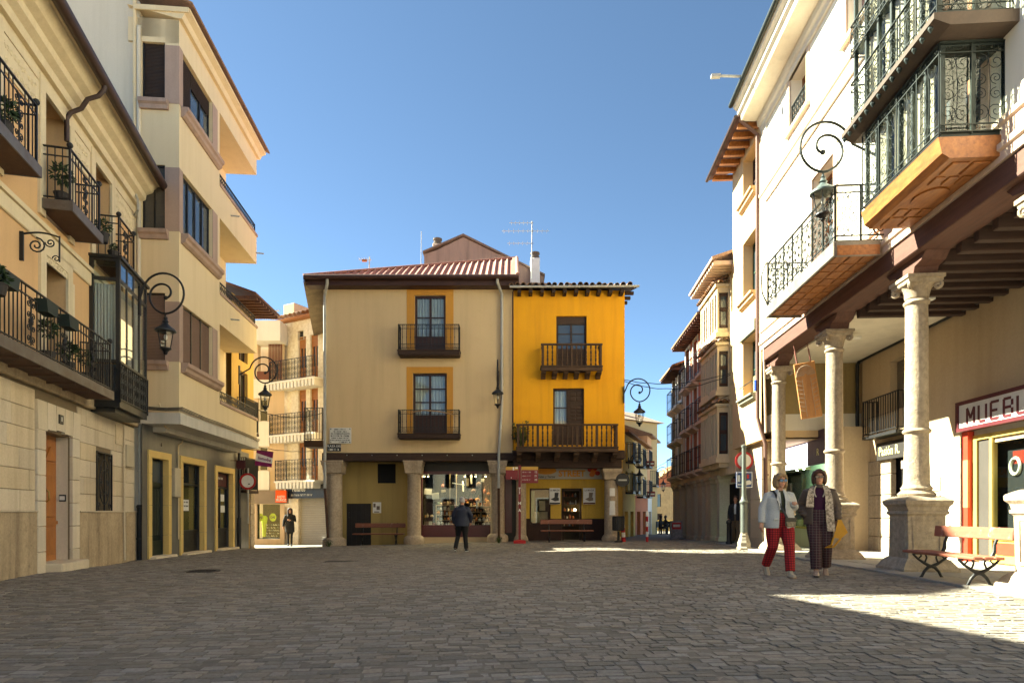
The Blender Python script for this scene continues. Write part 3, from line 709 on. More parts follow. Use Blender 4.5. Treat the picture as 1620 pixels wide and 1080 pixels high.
def wood_balcony(px0, px1, pyt, pyf, pyb, off, n, ncorb, name, alt):
    xa, xb = eX(px0, off), eX(px1, off); zt = eZ(pyt, off); zf = eZ(pyf, off); zk = eZ(pyb, off)
    t = MB(); t.cbox(xa - .04, xb + .04, -off - .06, -.03, zf - .05, zf, .01); t.cbox(xa - .03, xb + .03, -off - .04, -off + .06, zf - .2, zf - .052, .015)
    bo = t.build('balcony', M_WOOD2, hF)
    t = MB(); t.cbox(xa - .03, xb + .03, -off - .03, -off + .06, zt - .07, zt, .012); t.cbox(xa, xa + .08, -off, -.03, zt - .065, zt - .005, .01); t.cbox(xb - .08, xb, -off, -.03, zt - .065, zt - .005, .01)
    t.build('handrail', M_WOOD2, bo)
    prof = [(.022, 0), (.034, .02), (.034, .1), (.018, .14), (.036, .3), (.022, .42), (.034, .47), (.022, .52), (.034, .66), (.017, .8), (.034, .86), (.034, .98), (.022, 1)]
    H = zt - .07 - zf; me = me2 = None
    for i in range(n):
        x = xa + .04 + (xb - xa - .08) * i / (n - 1); sq = i % alt == 0 or i == n - 1
        src = me2 if sq else me
        if src is None:
            q = MB()
            if sq: q.cbox(-.045, .045, -.035, .035, 0, H, .006); me2 = None
            else: q.lathe([(r, z * H) for r, z in prof], n=8)
            o = q.build('post' if sq else 'baluster', M_WOOD2, bo, smooth=not sq)
            if sq: me2 = o.data
            else: me = o.data
        else: o = bpy.data.objects.new('post' if sq else 'baluster', src); COL.objects.link(o); o.parent = bo
        o.location = (x, -off + .015, zf)
    for s_ in (xa + .04, xb - .04):
        for k in range(1, 3):
            o = bpy.data.objects.new('baluster', me); COL.objects.link(o); o.parent = bo; o.location = (s_, -off + .015 + k * (off - .05) / 3, zf)
    me = None
    for i in range(ncorb):
        x = xa + .08 + (xb - xa - .16) * i / (ncorb - 1); h = zf - .2 - zk
        if me is None:
            q = MB(); q.prism([(-off + .04, 0), (-.03, 0), (-.03, -h), (-off * .35, -h), (-off * .5, -h * .55), (-off * .8, -h * .5), (-off + .04, -h * .3)], -.085, .085, 'x'); o = q.build('corbel', M_WOOD2, bo); fixn(o); me = o.data
        else: o = bpy.data.objects.new('corbel', me); COL.objects.link(o); o.parent = bo
        o.location = (x, 0, zf - .2)
    return bo
wood_balcony(857, 952, 543, 578, 595, .6, 13, 6, 'upper', 6)
wood_balcony(818, 977, 670, 706, 728, .75, 21, 6, 'lower', 4)
# weeds at the left end of the lower balcony
def tuft(name, label, loc, n, h, spread, material, seed, cat='plant', par=None, leaf=.05):
    q = random.Random(seed); m = MB()
    for i in range(n):
        a = q.uniform(0, 2*PI); r_ = spread * math.sqrt(q.random()); hh = h * q.uniform(.35, 1); bx_, by_ = .35 * r_ * math.cos(a), .35 * r_ * math.sin(a)
        tip = Vector((r_ * math.cos(a), r_ * math.sin(a), hh)); b0 = Vector((bx_, by_, 0)); mid = (b0 + tip) / 2 + Vector((0, 0, hh * .12))
        wd = Vector((-math.sin(a), math.cos(a), 0)) * leaf * q.uniform(.15, .4)
        m.add([tuple(b0 - wd*.4), tuple(b0 + wd*.4), tuple(mid + wd), tuple(mid - wd), tuple(tip)], [(0, 1, 2, 3), (3, 2, 4)])
        for k in range(3):
            c = b0.lerp(tip, q.uniform(.3, 1)) + Vector((q.uniform(-1, 1), q.uniform(-1, 1), q.uniform(-.6, .6))) * leaf; e = Vector((q.uniform(-1, 1), q.uniform(-1, 1), q.uniform(-.3, .8))).normalized() * leaf; f = e.cross(Vector((q.uniform(-1, 1), q.uniform(-1, 1), 1))).normalized() * leaf * .45
            m.add([tuple(c - e), tuple(c + f), tuple(c + e), tuple(c - f)], [(0, 1, 2, 3)])
    o = m.build(name, material, par, loc=loc)
    if label: tag(o, label, cat)
    return o
M_LEAF = mat('leaf_green', (.045,.075,.02), .7, (.025,.045,.012), 9, fine=.2, rand=.2)
M_DRY = mat('dry_leaf', (.10,.11,.03), .8, (.05,.06,.018), 9, fine=.2)
tuft('balcony_weed', 'dry green weeds growing at the left end of the long wooden balcony', (eX(824, .4), 23.55, eZ(706, .4)), 80, 1.05, .38, M_DRY, 4, 'plant', leaf=.06)
# beams of the ground floor, open shop
m = MB(); m.cbox(FX0 - .05, FX1 + .0, -.08, .35, eZ(726), fb - .002, .02); m.build('beam', M_BEAM, hF)
m = MB(); m.cbox(FX0 - .02, FX1 - .1, -.02, .4, eZ(740), eZ(726) - .004, .02); m.build('lower_beam', M_BEAM, hF)
for px, hw, sq in ((824.5, .2, 4), (968.5, .27, 18)):
    x = eX(px); z0 = gz(x, 23.9) - .03; t = eZ(741) - z0; s = hw; p = MB()
    p.lathe([(s*1.35, 0), (s*1.4, .12), (s*1.25, .2), (s*1.02, .27), (s, .3), (s*.98, t*.5), (s*.96, t-.42)], (x, .22, z0), 18 if sq == 18 else 12)
    p.lathe([(s*.96, t-.42), (s*1.12, t-.4), (s*1.1, t-.3), (s*1.22, t-.16), (s*1.36, t-.1), (s*1.36, t)], (x, .22, z0), 4); pi_ = p.build('pillar', M_STONE, hF, smooth=True)
    if sq == 18:
        M_PAPER = mat('white_paper', (.68,.68,.66), .9, (.55,.55,.54), 12, .9, fine=.1)
        for pz, hh, ww in ((778, .3, .2), (797, .24, .2), (808, .3, .22)):
            q = MB(); zz_ = eZ(pz); vs = []; n = 6
            for i in range(n + 1):
                a = -PI/2 + (i / n - .5) * ww / s * 1.0; vs += [(x + math.cos(a)*s*1.015, .22 + math.sin(a)*s*1.015, zz_ - hh/2), (x + math.cos(a)*s*1.015, .22 + math.sin(a)*s*1.015, zz_ + hh/2)]
            q.add(vs, [(2*i, 2*i+2, 2*i+3, 2*i+1) for i in range(n)]); q.build('torn_notice', M_PAPER, pi_, smooth=True)
YF = 1.25
def fX(px): return FE.x(px, -YF)
def fZ(py): return EYE + (HZ - py) / FPX * 25.25
wn = (fX(838), fX(871), fZ(829), fZ(772)); dn = (fX(888), fX(921), -.3, fZ(772))
m = MB(); m.wall(fX(826), fX(962), fZ(820), fb, [wn[:2] + (fZ(820),) + wn[3:], dn[:2] + (fZ(820),) + dn[3:]], YF, .15); m.build('shop_wall', M_YLOW, hF)
m = MB(); m.wall(fX(826), fX(962), -.4, fZ(820), [dn[:3] + (fZ(820),), wn[:2] + (fZ(829), fZ(820))], YF - .015, .16); m.build('shop_dado', mat('dado_brown', (.045,.02,.014), .8, (.03,.014,.01), 1.5, fine=.15), hF)
m = MB(); m.box(fX(826), fX(962), .36, YF, eZ(740) + .05, eZ(740) + .09); m.build('arcade_ceiling', M_BEAM, hF)
m = MB(); m.box(fX(957), fX(963), .5, YF, -.4, fb); m.build('arcade_end_wall', M_YLOW, hF)
window(hF, wn[0], wn[1], wn[2], wn[3], YF + .08, M_WOOD, G_CLEAR, 1, 1, .05, 0, None, name='shop_window')
m = MB(); m.box(wn[0] - .1, dn[1] + .2, YF + .8, YF + .83, -.3, fb); m.build('shop_interior_wall', mat('interior', (.10,.075,.04), .9, (.03,.022,.014), 2.0), hF)
m = MB(); m.box(dn[0] + .04, dn[0] + .1, YF + .06, YF + .12, dn[2], dn[3]); m.box(dn[1] - .1, dn[1] - .04, YF + .06, YF + .12, dn[2], dn[3]); m.box(dn[0] + .04, dn[1] - .04, YF + .06, YF + .12, dn[3] - .1, dn[3] - .03)
sd = m.build('shop_door_frame', M_WOOD, hF)
rg = random.Random(8)
for py in (785, 797, 808, 820, 832):
    q = MB(); q.box(dn[0] + .1, dn[1] - .1, YF + .45, YF + .7, fZ(py) - .02, fZ(py)); q.build('shelf', M_WOOD, sd)
    x = dn[0] + .12
    while x < dn[1] - .2:
        w_ = rg.uniform(.05, .11); h_ = rg.uniform(.08, .2); q = MB(); q.lathe([(w_*.5, 0), (w_*.5, h_*.6), (w_*.2, h_*.8), (w_*.2, h_)], (x + w_/2, YF + .52, fZ(py)), 8); q.build('jar', goods[rg.choice([0, 1, 2, 2, 3, 4, 7])], sd, smooth=True); x += w_ + rg.uniform(.02, .08)
m = MB(); m.ell((fX(911), YF + .4, fZ(806)), .05, .05, .04, 8, 6); m.build('lamp', M_BULB, sd)
m = MB(); m.box(wn[0] + .1, wn[1] - .1, YF + .3, YF + .5, wn[2] + .05, wn[2] + .5); m.box(wn[0] + .4, wn[1] - .2, YF + .25, YF + .45, wn[2] + .55, wn[2] + .95); m.build('goods_crate', goods[0], hF)
m = MB(); m.box(wn[0] + .06, wn[0] + .2, YF + .2, YF + .25, wn[2] + .1, wn[3] - .1); m.build('window_display', mat('pale_green', (.25,.30,.16), .8), hF)
# shop sign
sg = thing('shop_sign', 'long white board reading STREET with fruit pictures above the yellow shop', 'sign', (fX(897), 25.15, fZ(746.5)))
w2 = (fX(956) - fX(838)) / 2; h2 = .28
m = MB(); m.cbox(-w2, w2, -.04, .05, -h2, h2, .01); m.build('board', mat('sign_white', (.42,.41,.38), .6, fine=.05), sg)
lettering('STREET', .34, mat('sign_orange', (.62,.25,.02), .6), sg, (.18, -.046, -.07), sx=.95, bold=.012); lettering('FRUTOS SECOS', .12, mat('sign_orange2', (.42,.2,.05), .6), sg, (.18, -.046, .18), bold=.003)
m = MB(); m.prism([(-.85 + .42*math.cos(a), .05 + .15*math.sin(a)) for a in [2*PI*i/20 for i in range(20)]], -.046, -.04); o = m.build('picture', MATS['sign_orange'], sg); fixn(o)
m = MB(); m.prism([(-1.22 + .14*math.cos(a), .15 + .07*math.sin(a)) for a in [2*PI*i/12 for i in range(12)]], -.048, -.04); fixn(m.build('picture', mat('sign_green', (.03,.09,.02), .6), sg))
lettering('Frutas y Tartas', .12, M_INK, sg, (-.85, -.046, -.19), bold=.002)
for i, (a, b, r_) in enumerate(((.92, .1, .12), (1.05, .0, .13), (1.1, .15, .1), (.98, -.1, .11), (1.2, -.05, .1))):
    m = MB(); m.prism([(a + r_*math.cos(t), b + r_*.9*math.sin(t)) for t in [2*PI*j/12 for j in range(12)]], -.046 - .001*i, -.04); fixn(m.build('picture', mat('sign_red', (.40,.02,.01), .6) if i % 2 == 0 else mat('sign_orange3', (.6,.16,.02), .6), sg))
# two posters
for k, (a, b) in enumerate(((869, 886), (922, 941))):
    pt = thing('poster', ('LA MAGIA poster with a dark drink, left of the shop door', 'faded LA MAGIA poster with a drink, right of the shop door')[k], 'poster', ((fX(a) + fX(b)) / 2, 25.12, fZ(784.5)))
    w2 = (fX(b) - fX(a)) / 2; m = MB(); m.box(-w2, w2, -.02, 0, -.32, .32); m.build('sheet', M_PAPER, pt)
    mi = M_INK if k == 0 else mat('faded_ink', (.22,.17,.13), .8)
    lettering('LA MAGIA', .105, mi, pt, (0, -.023, .23), depth=.002, bold=.002, sx=.8)
    m = MB(); m.prism([(-.02, -.05), (.12, -.05), (.15, .14), (-.01, .14)], -.024, -.02); m.prism([(-.17 + .0, -.12), (.0, -.2), (.16, -.17), (.15, -.06), (0, -.04)], -.026, -.02); fixn(m.build('picture', mi, pt))
    m = MB(); m.box(-w2 + .01, w2 - .01, -.024, -.02, -.31, -.255); m.build('strip', M_INK if k == 0 else mat('brown_ink', (.12,.05,.03), .8), pt)
# eave, rafters and clay tiles
zf = eZ(455, .45)
m = MB(); m.add([(FX0 - .15, -.5, zf), (FX1 + .42, -.5, zf), (FX1 + .1, 9, zf + 2.2), (FX0 - .15, 9, zf + 2.2), (FX0 - .15, -.5, zf + .03), (FX1 + .42, -.5, zf + .03), (FX1 + .1, 9, zf + 2.23), (FX0 - .15, 9, zf + 2.23)],
   [(0,3,2,1), (4,5,6,7), (0,1,5,4), (1,2,6,5), (3,0,4,7)]); rfF = m.build('roof', M_BEAM, hF)
rafters(hF, FX0, FX1 + .05, -.48, .1, zf - .19, 10, M_BEAM, .13, .17)
m = MB(); m.tube([(FX0 - .15, -.56, zf + .0), (FX1 + .45, -.56, zf + .02)], .045, 8); m.build('gutter', M_GREY, hF, smooth=True)
for i in range(14):
    o = MB(); yy = .1 + i * .55; xx = FX1 - .04 * yy
    o.cbox(xx - .1, xx + .38, yy, yy + .12, ft - .1, ft + .02, .01); o.build('side_rafter', M_BEAM, hF)
rt = random.Random(2); sl_ = 2.2 / 9.5
for r_ in range(8):
    for i in range(20):
        x = FX0 - .1 + i * .232; y = -.62 + r_ * .33
        if x > FX1 + .38 - .03 * y: continue
        o = bpy.data.objects.new('roof_tile', TILE); COL.objects.link(o); o.parent = rfF
        o.location = (x + rt.uniform(-.02, .02), y + rt.uniform(-.03, .03), zf + .035 + (y + .5) * sl_ + rt.uniform(0, .03) + .02); o.rotation_euler = (math.atan(sl_) + rt.uniform(-.05, .03), rt.uniform(-.06, .06), rt.uniform(-.05, .05))
m = MB()
for i in range(21): m.box(FX0 - .2 + i * .232, FX0 - .03 + i * .232, -.58, 2.4, zf + .03, zf + .032)
# heap of old tiles along the top edge
for i in range(14):
    o = bpy.data.objects.new('ridge_tile', TILE); COL.objects.link(o); o.parent = rfF; x = FX0 + .1 + i * .2
    o.location = (x, 1.6 + rt.uniform(-.3, .3), zf + .62 + .12 * math.exp(-((i - 4) / 4) ** 2) + rt.uniform(-.03, .04)); o.rotation_euler = (rt.uniform(-.2, .2), rt.uniform(-.3, .3), PI/2 + rt.uniform(-.4, .4)); o.scale = (1.2, 1, 1.2)
pipe(hF, [(FX0 - .03, -.3, zf - .1), (FX0 - .03, -.12, zf - .5), (FX0 - .03, -.1, fb + .4)], .03, M_IRONPIPE)
# ------------------------------------------------------------------ stone and stucco house at the left
M_ASH = mat('ashlar_limestone', (.62,.52,.375), .9, (.53,.435,.30), 1.1, .9, .3, 40, streak=.35, streak_col=(.30,.22,.13), fine=.2, rand=.07, spots=.3)
M_JOINT = mat('ashlar_joint', (.22,.165,.10), .95, fine=.1)
M_PLINTH = mat('stained_plinth', (.50,.39,.25), .92, (.30,.215,.125), 1.3, .6, .35, 30, streak=.55, streak_col=(.10,.07,.045), fine=.3, spots=.6)
M_APEACH = mat('peach_stucco', (.66,.43,.22), .9, (.60,.385,.195), .8, .9, .15, 50, streak=.25, streak_col=(.42,.26,.12), fine=.1, spots=.12)
M_ACREAM = mat('cream_moulding', (.70,.60,.41), .85, (.62,.52,.35), 1.4, .8, .15, 40, streak=.3, streak_col=(.4,.31,.18), fine=.1, spots=.15)
M_RUST = mat('rusty_soffit', (.13,.075,.05), .9, (.07,.04,.028), 2, .8, .3, 20, fine=.2)
hA = base(FA, 'stucco_house', 'peach stucco house with limestone ground floor and iron balconies at left')
AX0, AX1 = -7.5, 6.72; zG = 3.42
dA = (1.53, 2.72); arch_z = 2.62
wA = (FA.x(152), FA.x(176), FA.z(164, 808), 2.47)
# ground floor: mortar sheet, ashlar blocks in courses, plinth slabs
m = MB(); m.wall(AX0, AX1, -.4, zG, [(dA[0], dA[1], -.4, arch_z, .34), (wA[0], wA[1], wA[2], wA[3], .3)], .02, .3); gw = m.build('ground_floor_wall', M_JOINT, hA)
m = MB(); m.box(AX0, AX1, .62, 8, -1, 9.2); m.build('rooms', M_DARK, hA)
ra = random.Random(4); zc = 1.13; ch = (zG - .1 - 1.13) / 6
for k in range(6):
    z0, z1 = 1.13 + k * ch + .004, 1.13 + (k + 1) * ch - .004; x = AX0 + (k % 2) * .5
    while x < AX1:
        L = ra.uniform(.8, 1.35); xa, xb = x, min(x + L, AX1)
        segs = [(xa, xb)]
        for (h0, h1, hz0, hz1) in ((1.2, 3.05, -1, 3.2), (wA[0], wA[1], wA[2], wA[3])):
            if z0 < hz1 and z1 > hz0:
                segs = [q for s_ in segs for q in ((s_[0], min(s_[1], h0)), (max(s_[0], h1), s_[1])) if q[1] - q[0] > .06]
        for (p, q) in segs:
            if q - p < .06 or q < -3.5: continue
            b = MB(); b.cbox(p + .004, q - .004, ra.uniform(-.004, .003), .03, z0, z1, .006); b.build('stone_block', M_ASH, gw)
        x += L
M_JAMB = mat('door_jamb_stone', (.64,.55,.41), .9, (.55,.46,.33), 1.6, .8, .25, 40, fine=.12, rand=.08, streak=.2)
for (p, q) in ((1.21, 1.53), (2.72, 3.06)):
    z = -.1 if p < 2 else -.12
    while z < 2.45:
        b = MB(); b.cbox(p + .003, q - .003, -.045, .05, z + .004, min(z + .47, 2.62) - .004, .012); b.build('jamb_stone', M_JAMB, gw); z += .47
for i in range(5):
    a0, a1 = 1.21 + i * .37, 1.21 + (i + 1) * .37; c = (a0 + a1) / 2
    b = MB(); b.prism([(a0 + .004 + (c < 1.6) * 0, 2.62 + (.06 * (1 - abs(i - 2) / 2) if 0 < i < 4 else 0)), (a1 - .004, 2.62 + (.06 * (1 - abs(i - 2) / 2) if 0 < i < 4 else 0)), (a1 - .004 + (i - 2) * .02, 3.15), (a0 + .004 + (i - 2) * .02, 3.15)], -.05, .05); fixn(b.build('voussoir', M_JAMB, gw))
for (p, q) in ((AX0, -2), (-2, 1.205), (3.065, 5.95), (5.97, AX1)):
    b = MB(); b.cbox(p + .005, q - .005, -.035, .03, -.4, 1.1, .01); b.build('plinth_slab', M_PLINTH, gw)
    b = MB(); b.cbox(p, q, -.06, .03, 1.102, 1.135, .008); b.build('plinth_cap', M_ASH, gw)
# wooden door in a deep reveal, doorstep, bell panel, house number
M_DOORW = mat('varnished_door', (.40,.15,.03), .45, (.27,.085,.018), grain=(3, 3, 1.2), bump=.15, bscale=30, spec=.6)
m = MB(); m.box(dA[0], dA[1], .26, .33, .1, arch_z); dd = m.build('door', M_DOORW, hA)
for (a, b, c, d) in ((.08, .55, 1.0, 2.1), (.65, 1.12, 1.0, 2.1), (.08, .55, .25, .8), (.65, 1.12, .25, .8)):
    b_ = MB(); b_.cbox(dA[0] + a, dA[0] + b, .235, .28, c, d, .02); b_.build('panel', M_DOORW, dd)
m = MB()
for a in (.08, .65): m.prism([(dA[0] + a, 2.12), (dA[0] + a + .47, 2.12), (dA[0] + a + .235, 2.4)], .23, .28)
m.box(dA[0], dA[1], .225, .27, .86, .93); fixn(m.build('pediment', M_DOORW, dd))
m = MB()
for a in (.5, .7): m.tube([(dA[0] + a, .24, 1.3), (dA[0] + a, .19, 1.34), (dA[0] + a, .19, 1.5), (dA[0] + a, .24, 1.54)], .014, 6)
m.build('handle', mat('brass', (.45,.28,.08), .35, metal=.9), dd, smooth=True)
m = MB(); m.cbox(1.5, 2.78, -.32, .3, -.05, .14, .02); m.build('door_step', M_JAMB, hA)
m = MB(); m.cbox(1.5, 2.78, -.28, .5, -.3, -.052, .02); m.build('door_step', M_PLINTH, hA)
m = MB(); m.box(2.70, 2.718, .08, .2, 1.32, 1.46); bp_ = m.build('bell_panel', M_IRON, hA); m = MB(); m.box(2.69, 2.699, .1, .19, 1.35, 1.43); m.build('label', M_WHITE, bp_)
m = MB(); m.cbox(2.02, 2.2, -.075, -.05, 2.82, 3.0, .006); hn = m.build('house_number', M_BLACK, hA); lettering('8', .13, M_WHITE, hn, (2.11, -.078, 2.91), depth=.002)
# window grille
m = MB(); m.box(wA[0], wA[1], .28, .3, wA[2], wA[3]); m.build('window', G_DARK, hA)
m = MB(); x0, x1, z0, z1 = wA; xm = (x0 + x1) / 2; zm = (z0 + z1) / 2
for (p, q) in (((x0, z0), (x1, z0)), ((x0, z1), (x1, z1)), ((x0, z0), (x0, z1)), ((x1, z0), (x1, z1)), ((xm, z0), (xm, z1))): m.bar((p[0], -.01, p[1]), (q[0], -.01, q[1]), .03, .03, up=(0, 1, 0))
m.tube([(xm + .3*math.cos(a), -.012, zm + .52*math.sin(a)) for a in [2*PI*i/24 for i in range(25)]], .011, 5); m.tube([(xm + .16*math.cos(a), -.012, zm + .28*math.sin(a)) for a in [2*PI*i/20 for i in range(21)]], .01, 5)
for sx in (-1, 1):
    for dz in (-.54, -.3, .0, .3, .54):
        m.scroll((xm + sx * (.33 if abs(dz) > .4 else .2), -.012, zm + dz), .1, (1, 0), .009, 1.4, PI/2*sx, sx, n=4, m=14)
m.build('window_grille', M_IRON, hA)
m = MB(); m.cbox(FA.x(195), FA.x(207), -.09, 0, FA.z(200, 738), FA.z(200, 704), .01); m.build('meter_box', mat('beige_box', (.5,.43,.31), .6), hA)
m = MB(); m.cbox(FA.x(182), FA.x(192), -.03, 0, FA.z(186, 703), FA.z(186, 672), .01); m.build('wall_hatch', M_ASH, hA)
pipe(hA, [(FA.x(193), -.05, 3.3), (FA.x(193), -.05, 1.2), (FA.x(193), -.06, -.1)], .02, M_ASH, 'conduit')
# upper floors: stucco, frieze panels, doors
u = 6.25
d1s = [(-2.6, -1.45, 3.62, 6.0), (FA.x(69), FA.x(104), 3.62, 6.0)]
d2s = [(-1.15, -.2, 6.62, 9.0), (FA.x(68), FA.x(107), 6.62, 9.0), (FA.x(148), FA.x(174), 6.62, 9.0)]
m = MB(); m.wall(AX0, AX1, zG, 9.05, d1s + d2s, 0, .5); m.add([(AX1, 0, zG), (AX1, 8, zG), (AX1, 8, 9.05), (AX1, 0, 9.05)], [(0, 1, 2, 3)]); m.build('wall', M_APEACH, hA)
m = MB(); m.cbox(AX0, AX1, -.1, .02, zG - .06, zG + .16, .02); m.build('string_course', M_PLINTH, hA)
m = MB(); m.cbox(AX0, AX1, -.05, .02, 6.05, 6.33, .015); m.box(AX0, AX1, -.09, .02, 6.33, 6.42); m.box(AX0, AX1, -.03, .01, 8.98, 9.3); m.build('moulding', M_ACREAM, hA)
for d in d1s + d2s:
    surround(hA, d[0], d[1], d[2] - .05, d[3] - .1, .22, 0, M_ACREAM, .05)
    window(hA, d[0], d[1], d[2], d[3], .38, M_BROWN, G_DARK, 2, 2, .07, .28, name='balcony_door')
def frieze(x0, x1, z0, z1, seed):
    q = random.Random(seed); m = MB(); m.box(x0, x1, -.028, .005, z0, z1); m.box(x0 + .03, x1 - .03, -.02, .006, z0 + .03, z1 - .03)
    x = x0 + .09
    while x < x1 - .08:
        for zc_ in (z0 + (z1 - z0) * .3, z0 + (z1 - z0) * .7): m.scroll((x + q.uniform(-.02, .02), -.03, zc_ + q.uniform(-.02, .02)), q.uniform(.045, .075), (1, 0), .014, 1.2, q.uniform(0, 6), q.choice((-1, 1)), n=4, m=9)
        x += .12
    m.build('frieze', M_ACREAM, hA)
frieze(-.05, FA.x(60), 8.35, 8.95, 1); frieze(FA.x(113), FA.x(140), 8.35, 8.95, 2); frieze(FA.x(180), 6.6, 8.35, 8.95, 3); frieze(FA.x(62), FA.x(112), 5.78, 6.04, 4); frieze(FA.x(60), FA.x(67), 4.9, 5.78, 6); frieze(FA.x(107), FA.x(116), 4.9, 5.78, 7)
# cornice and gutter
m = MB(); m.prism([(.02, 9.2), (-.12, 9.2), (-.14, 9.35), (-.26, 9.42), (-.28, 9.55), (-.42, 9.62), (-.55, 9.8), (-.6, 9.8), (-.6, 9.86), (.02, 9.86)], AX0, AX1 + .02, 'x'); fixn(m.build('cornice', M_ACREAM, hA))
m = MB(); m.tube([(AX0, -.72, 9.82), (AX1 + .05, -.72, 9.80)], .105, 12); m.box(AX0, AX1 + .03, -.7, -.5, 9.88, 9.95); m.build('gutter', mat('brown_gutter', (.05,.026,.02), .5, (.035,.018,.014), 4), hA, smooth=True)
m = MB(); m.add([(AX0, -.72, 9.93), (AX1, -.72, 9.93), (AX1, 4, 11.5), (AX0, 4, 11.5), (AX1, 8, 10), (AX0, 8, 10)], [(0, 1, 2, 3), (3, 2, 4, 5)]); m.build('roof', M_TILE, hA)
gx = FA.x(155, .6)
pipe(hA, [(gx, -.72, 9.75), (gx, -.70, 9.62), (gx + .02, -.6, 9.5), (gx - .02, -.42, 9.38), (gx + .02, -.3, 9.2), (gx, -.12, 9.08), (gx, -.05, 8.95), (gx, -.05, 8.5)], .045, MATS['brown_gutter'], 'gutter_spout')
# iron balconies
def iron_balcony(x0, x1, zf, off, hgt, label, n_or, seed, th=.16, post=True):
    m = MB(); m.box(x0, x1, -off, 0, zf - th, zf); bo = m.build('balcony', M_RUST, hA)
    m = MB(); m.box(x0 - .02, x1 + .02, -off - .025, -off, zf - th - .01, zf + .012); m.box(x0 - .025, x0, -off, 0, zf - th - .01, zf + .012); m.box(x1, x1 + .025, -off, 0, zf - th - .01, zf + .012); m.build('edge', mat('zinc_edge', (.16,.15,.14), .5, (.10,.07,.05), 4, metal=.4), bo)
    m = MB(); y = -off + .04
    path = [(x0 + .03, 0), (x0 + .03, y), (x1 - .03, y), (x1 - .03, 0)]
    for a, b in zip(path[:-1], path[1:]):
        A = Vector((*a, 0)); B = Vector((*b, 0)); L = (B - A).length; u_ = (B - A).normalized(); n = max(2, round(L / .125))
        for z_, w_ in ((zf + hgt, .04), (zf + hgt - .16, .016), (zf + .07, .025)): m.bar(A + Vector((0, 0, z_)), B + Vector((0, 0, z_)), w_, .022)
        for i in range(n + 1):
            p = A + u_ * (L * i / n)
            skip = any(abs(L * i / n - f * L) < .16 for f in n_or) and L > 1
            if not skip: m.bar(p + Vector((0, 0, zf)), p + Vector((0, 0, zf + hgt)), .015, .015, up=u_)
            m.ell(tuple(p + Vector((0, 0, zf + hgt - .165))), .02, .02, .02, 6, 4)
        if L > 1:
            for f in n_or: panel_iron(m, A + u_ * (f * L) + Vector((0, 0, zf + hgt * .47)), .3, hgt * .74, u_)
    for q in (path[1], path[2]):
        m.bar((q[0], q[1], zf - .02), (q[0], q[1], zf + hgt + .02), .035, .035); m.ell((q[0], q[1], zf + hgt + .06), .055, .055, .055, 10, 7)
    m.build('railing', M_IRON, bo); return bo
bo1 = iron_balcony(-3.4, FA.x(178, .6), FA.z(178, 620, .6), .6, 1.02, '', (.47, .66, .86), 1)
for i in range(9): m = MB(); m.box(-3.38 + i * .68, -3.34 + i * .68, -.56, -.02, FA.z(178, 620, .6) - .2, FA.z(178, 620, .6) - .161); m.build('joist', M_RUST, bo1)
zf2 = FA.z(161, 386, .52) + .17
iron_balcony(-2.2, FA.x(63, .52), zf2 - .02, .52, 1.0, '', (.75,), 2); iron_balcony(1.36, FA.x(161, .52), zf2, .52, 1.0, '', (.5,), 3); iron_balcony(FA.x(155), FA.x(215, .45), zf2, .45, 1.0, '', (.4,), 4)
# glazed bay (mirador) at the far end
M_BAY = mat('black_bay_iron', (.016,.017,.017), .45, fine=.08, spec=.5)
bx0, bx1, bo_, bz0, bz1 = 3.66, 5.62, .6, 3.42, FA.z(187, 402, .6)
bay = MB(); bay.box(bx0, bx1, -bo_, .0, bz0, bz0 + .12); bay.box(bx0 + .1, bx1 - .1, -bo_ + .12, 0, bz0 - .1, bz0); bay.box(bx0 - .04, bx1 + .04, -bo_ - .05, .0, bz1 - .06, bz1)
for x in (bx0, bx1 - .08):
    bay.box(x, x + .08, -bo_, -bo_ + .08, bz0 + .12, bz1 - .06); bay.box(x, x + .06, -.08, 0, bz0 + .12, bz1 - .06)
for z in (bz0 + .12, bz0 + .98, bz1 - .55, bz1 - .12):
    bay.box(bx0 + .08, bx1 - .08, -bo_ + .004, -bo_ + .06, z, z + .07); bay.box(bx0 + .004, bx0 + .06, -bo_ + .08, -.08, z, z + .07)
for i in (1, 2, 3): x = bx0 + .08 + (bx1 - bx0 - .16) * i / 4; bay.box(x - .025, x + .025, -bo_ + .008, -bo_ + .05, bz0 + .19, bz1 - .12)
by_ = bay.build('glazed_bay', M_BAY, hA)
for i in range(4):
    xa = bx0 + .08 + (bx1 - bx0 - .16) * i / 4; xb = bx0 + .08 + (bx1 - bx0 - .16) * (i + 1) / 4
    for (a, b) in ((bz0 + 1.05, bz1 - .55), (bz1 - .48, bz1 - .12)): p = MB(); p.box(xa + .02, xb - .02, -bo_ + .02, -bo_ + .026, a, b); p.build('pane', G_CLEAR, by_)
for (a, b) in ((bz0 + 1.05, bz1 - .55), (bz1 - .48, bz1 - .12)): p = MB(); p.box(bx0 + .02, bx0 + .026, -bo_ + .07, -.07, a, b); p.build('pane', G_CLEAR, by_)
m = MB(); n = 26; vs = []
for i in range(n + 1): t = i / n; vs += [(bx0 + .12 + .014 * math.sin(i * 1.7), -bo_ + .1 + t * (bo_ - .16), bz0 + 1.0), (bx0 + .12 + .014 * math.sin(i * 1.7), -bo_ + .1 + t * (bo_ - .16), bz1 - .6)]
for i in range(n + 1): t = i / n; vs += [(bx0 + .12 + t * (bx1 - bx0 - .3), -bo_ + .13 + .014 * math.sin(i * 2.1), bz0 + 1.0), (bx0 + .12 + t * (bx1 - bx0 - .3), -bo_ + .13 + .014 * math.sin(i * 2.1), bz1 - .6)]
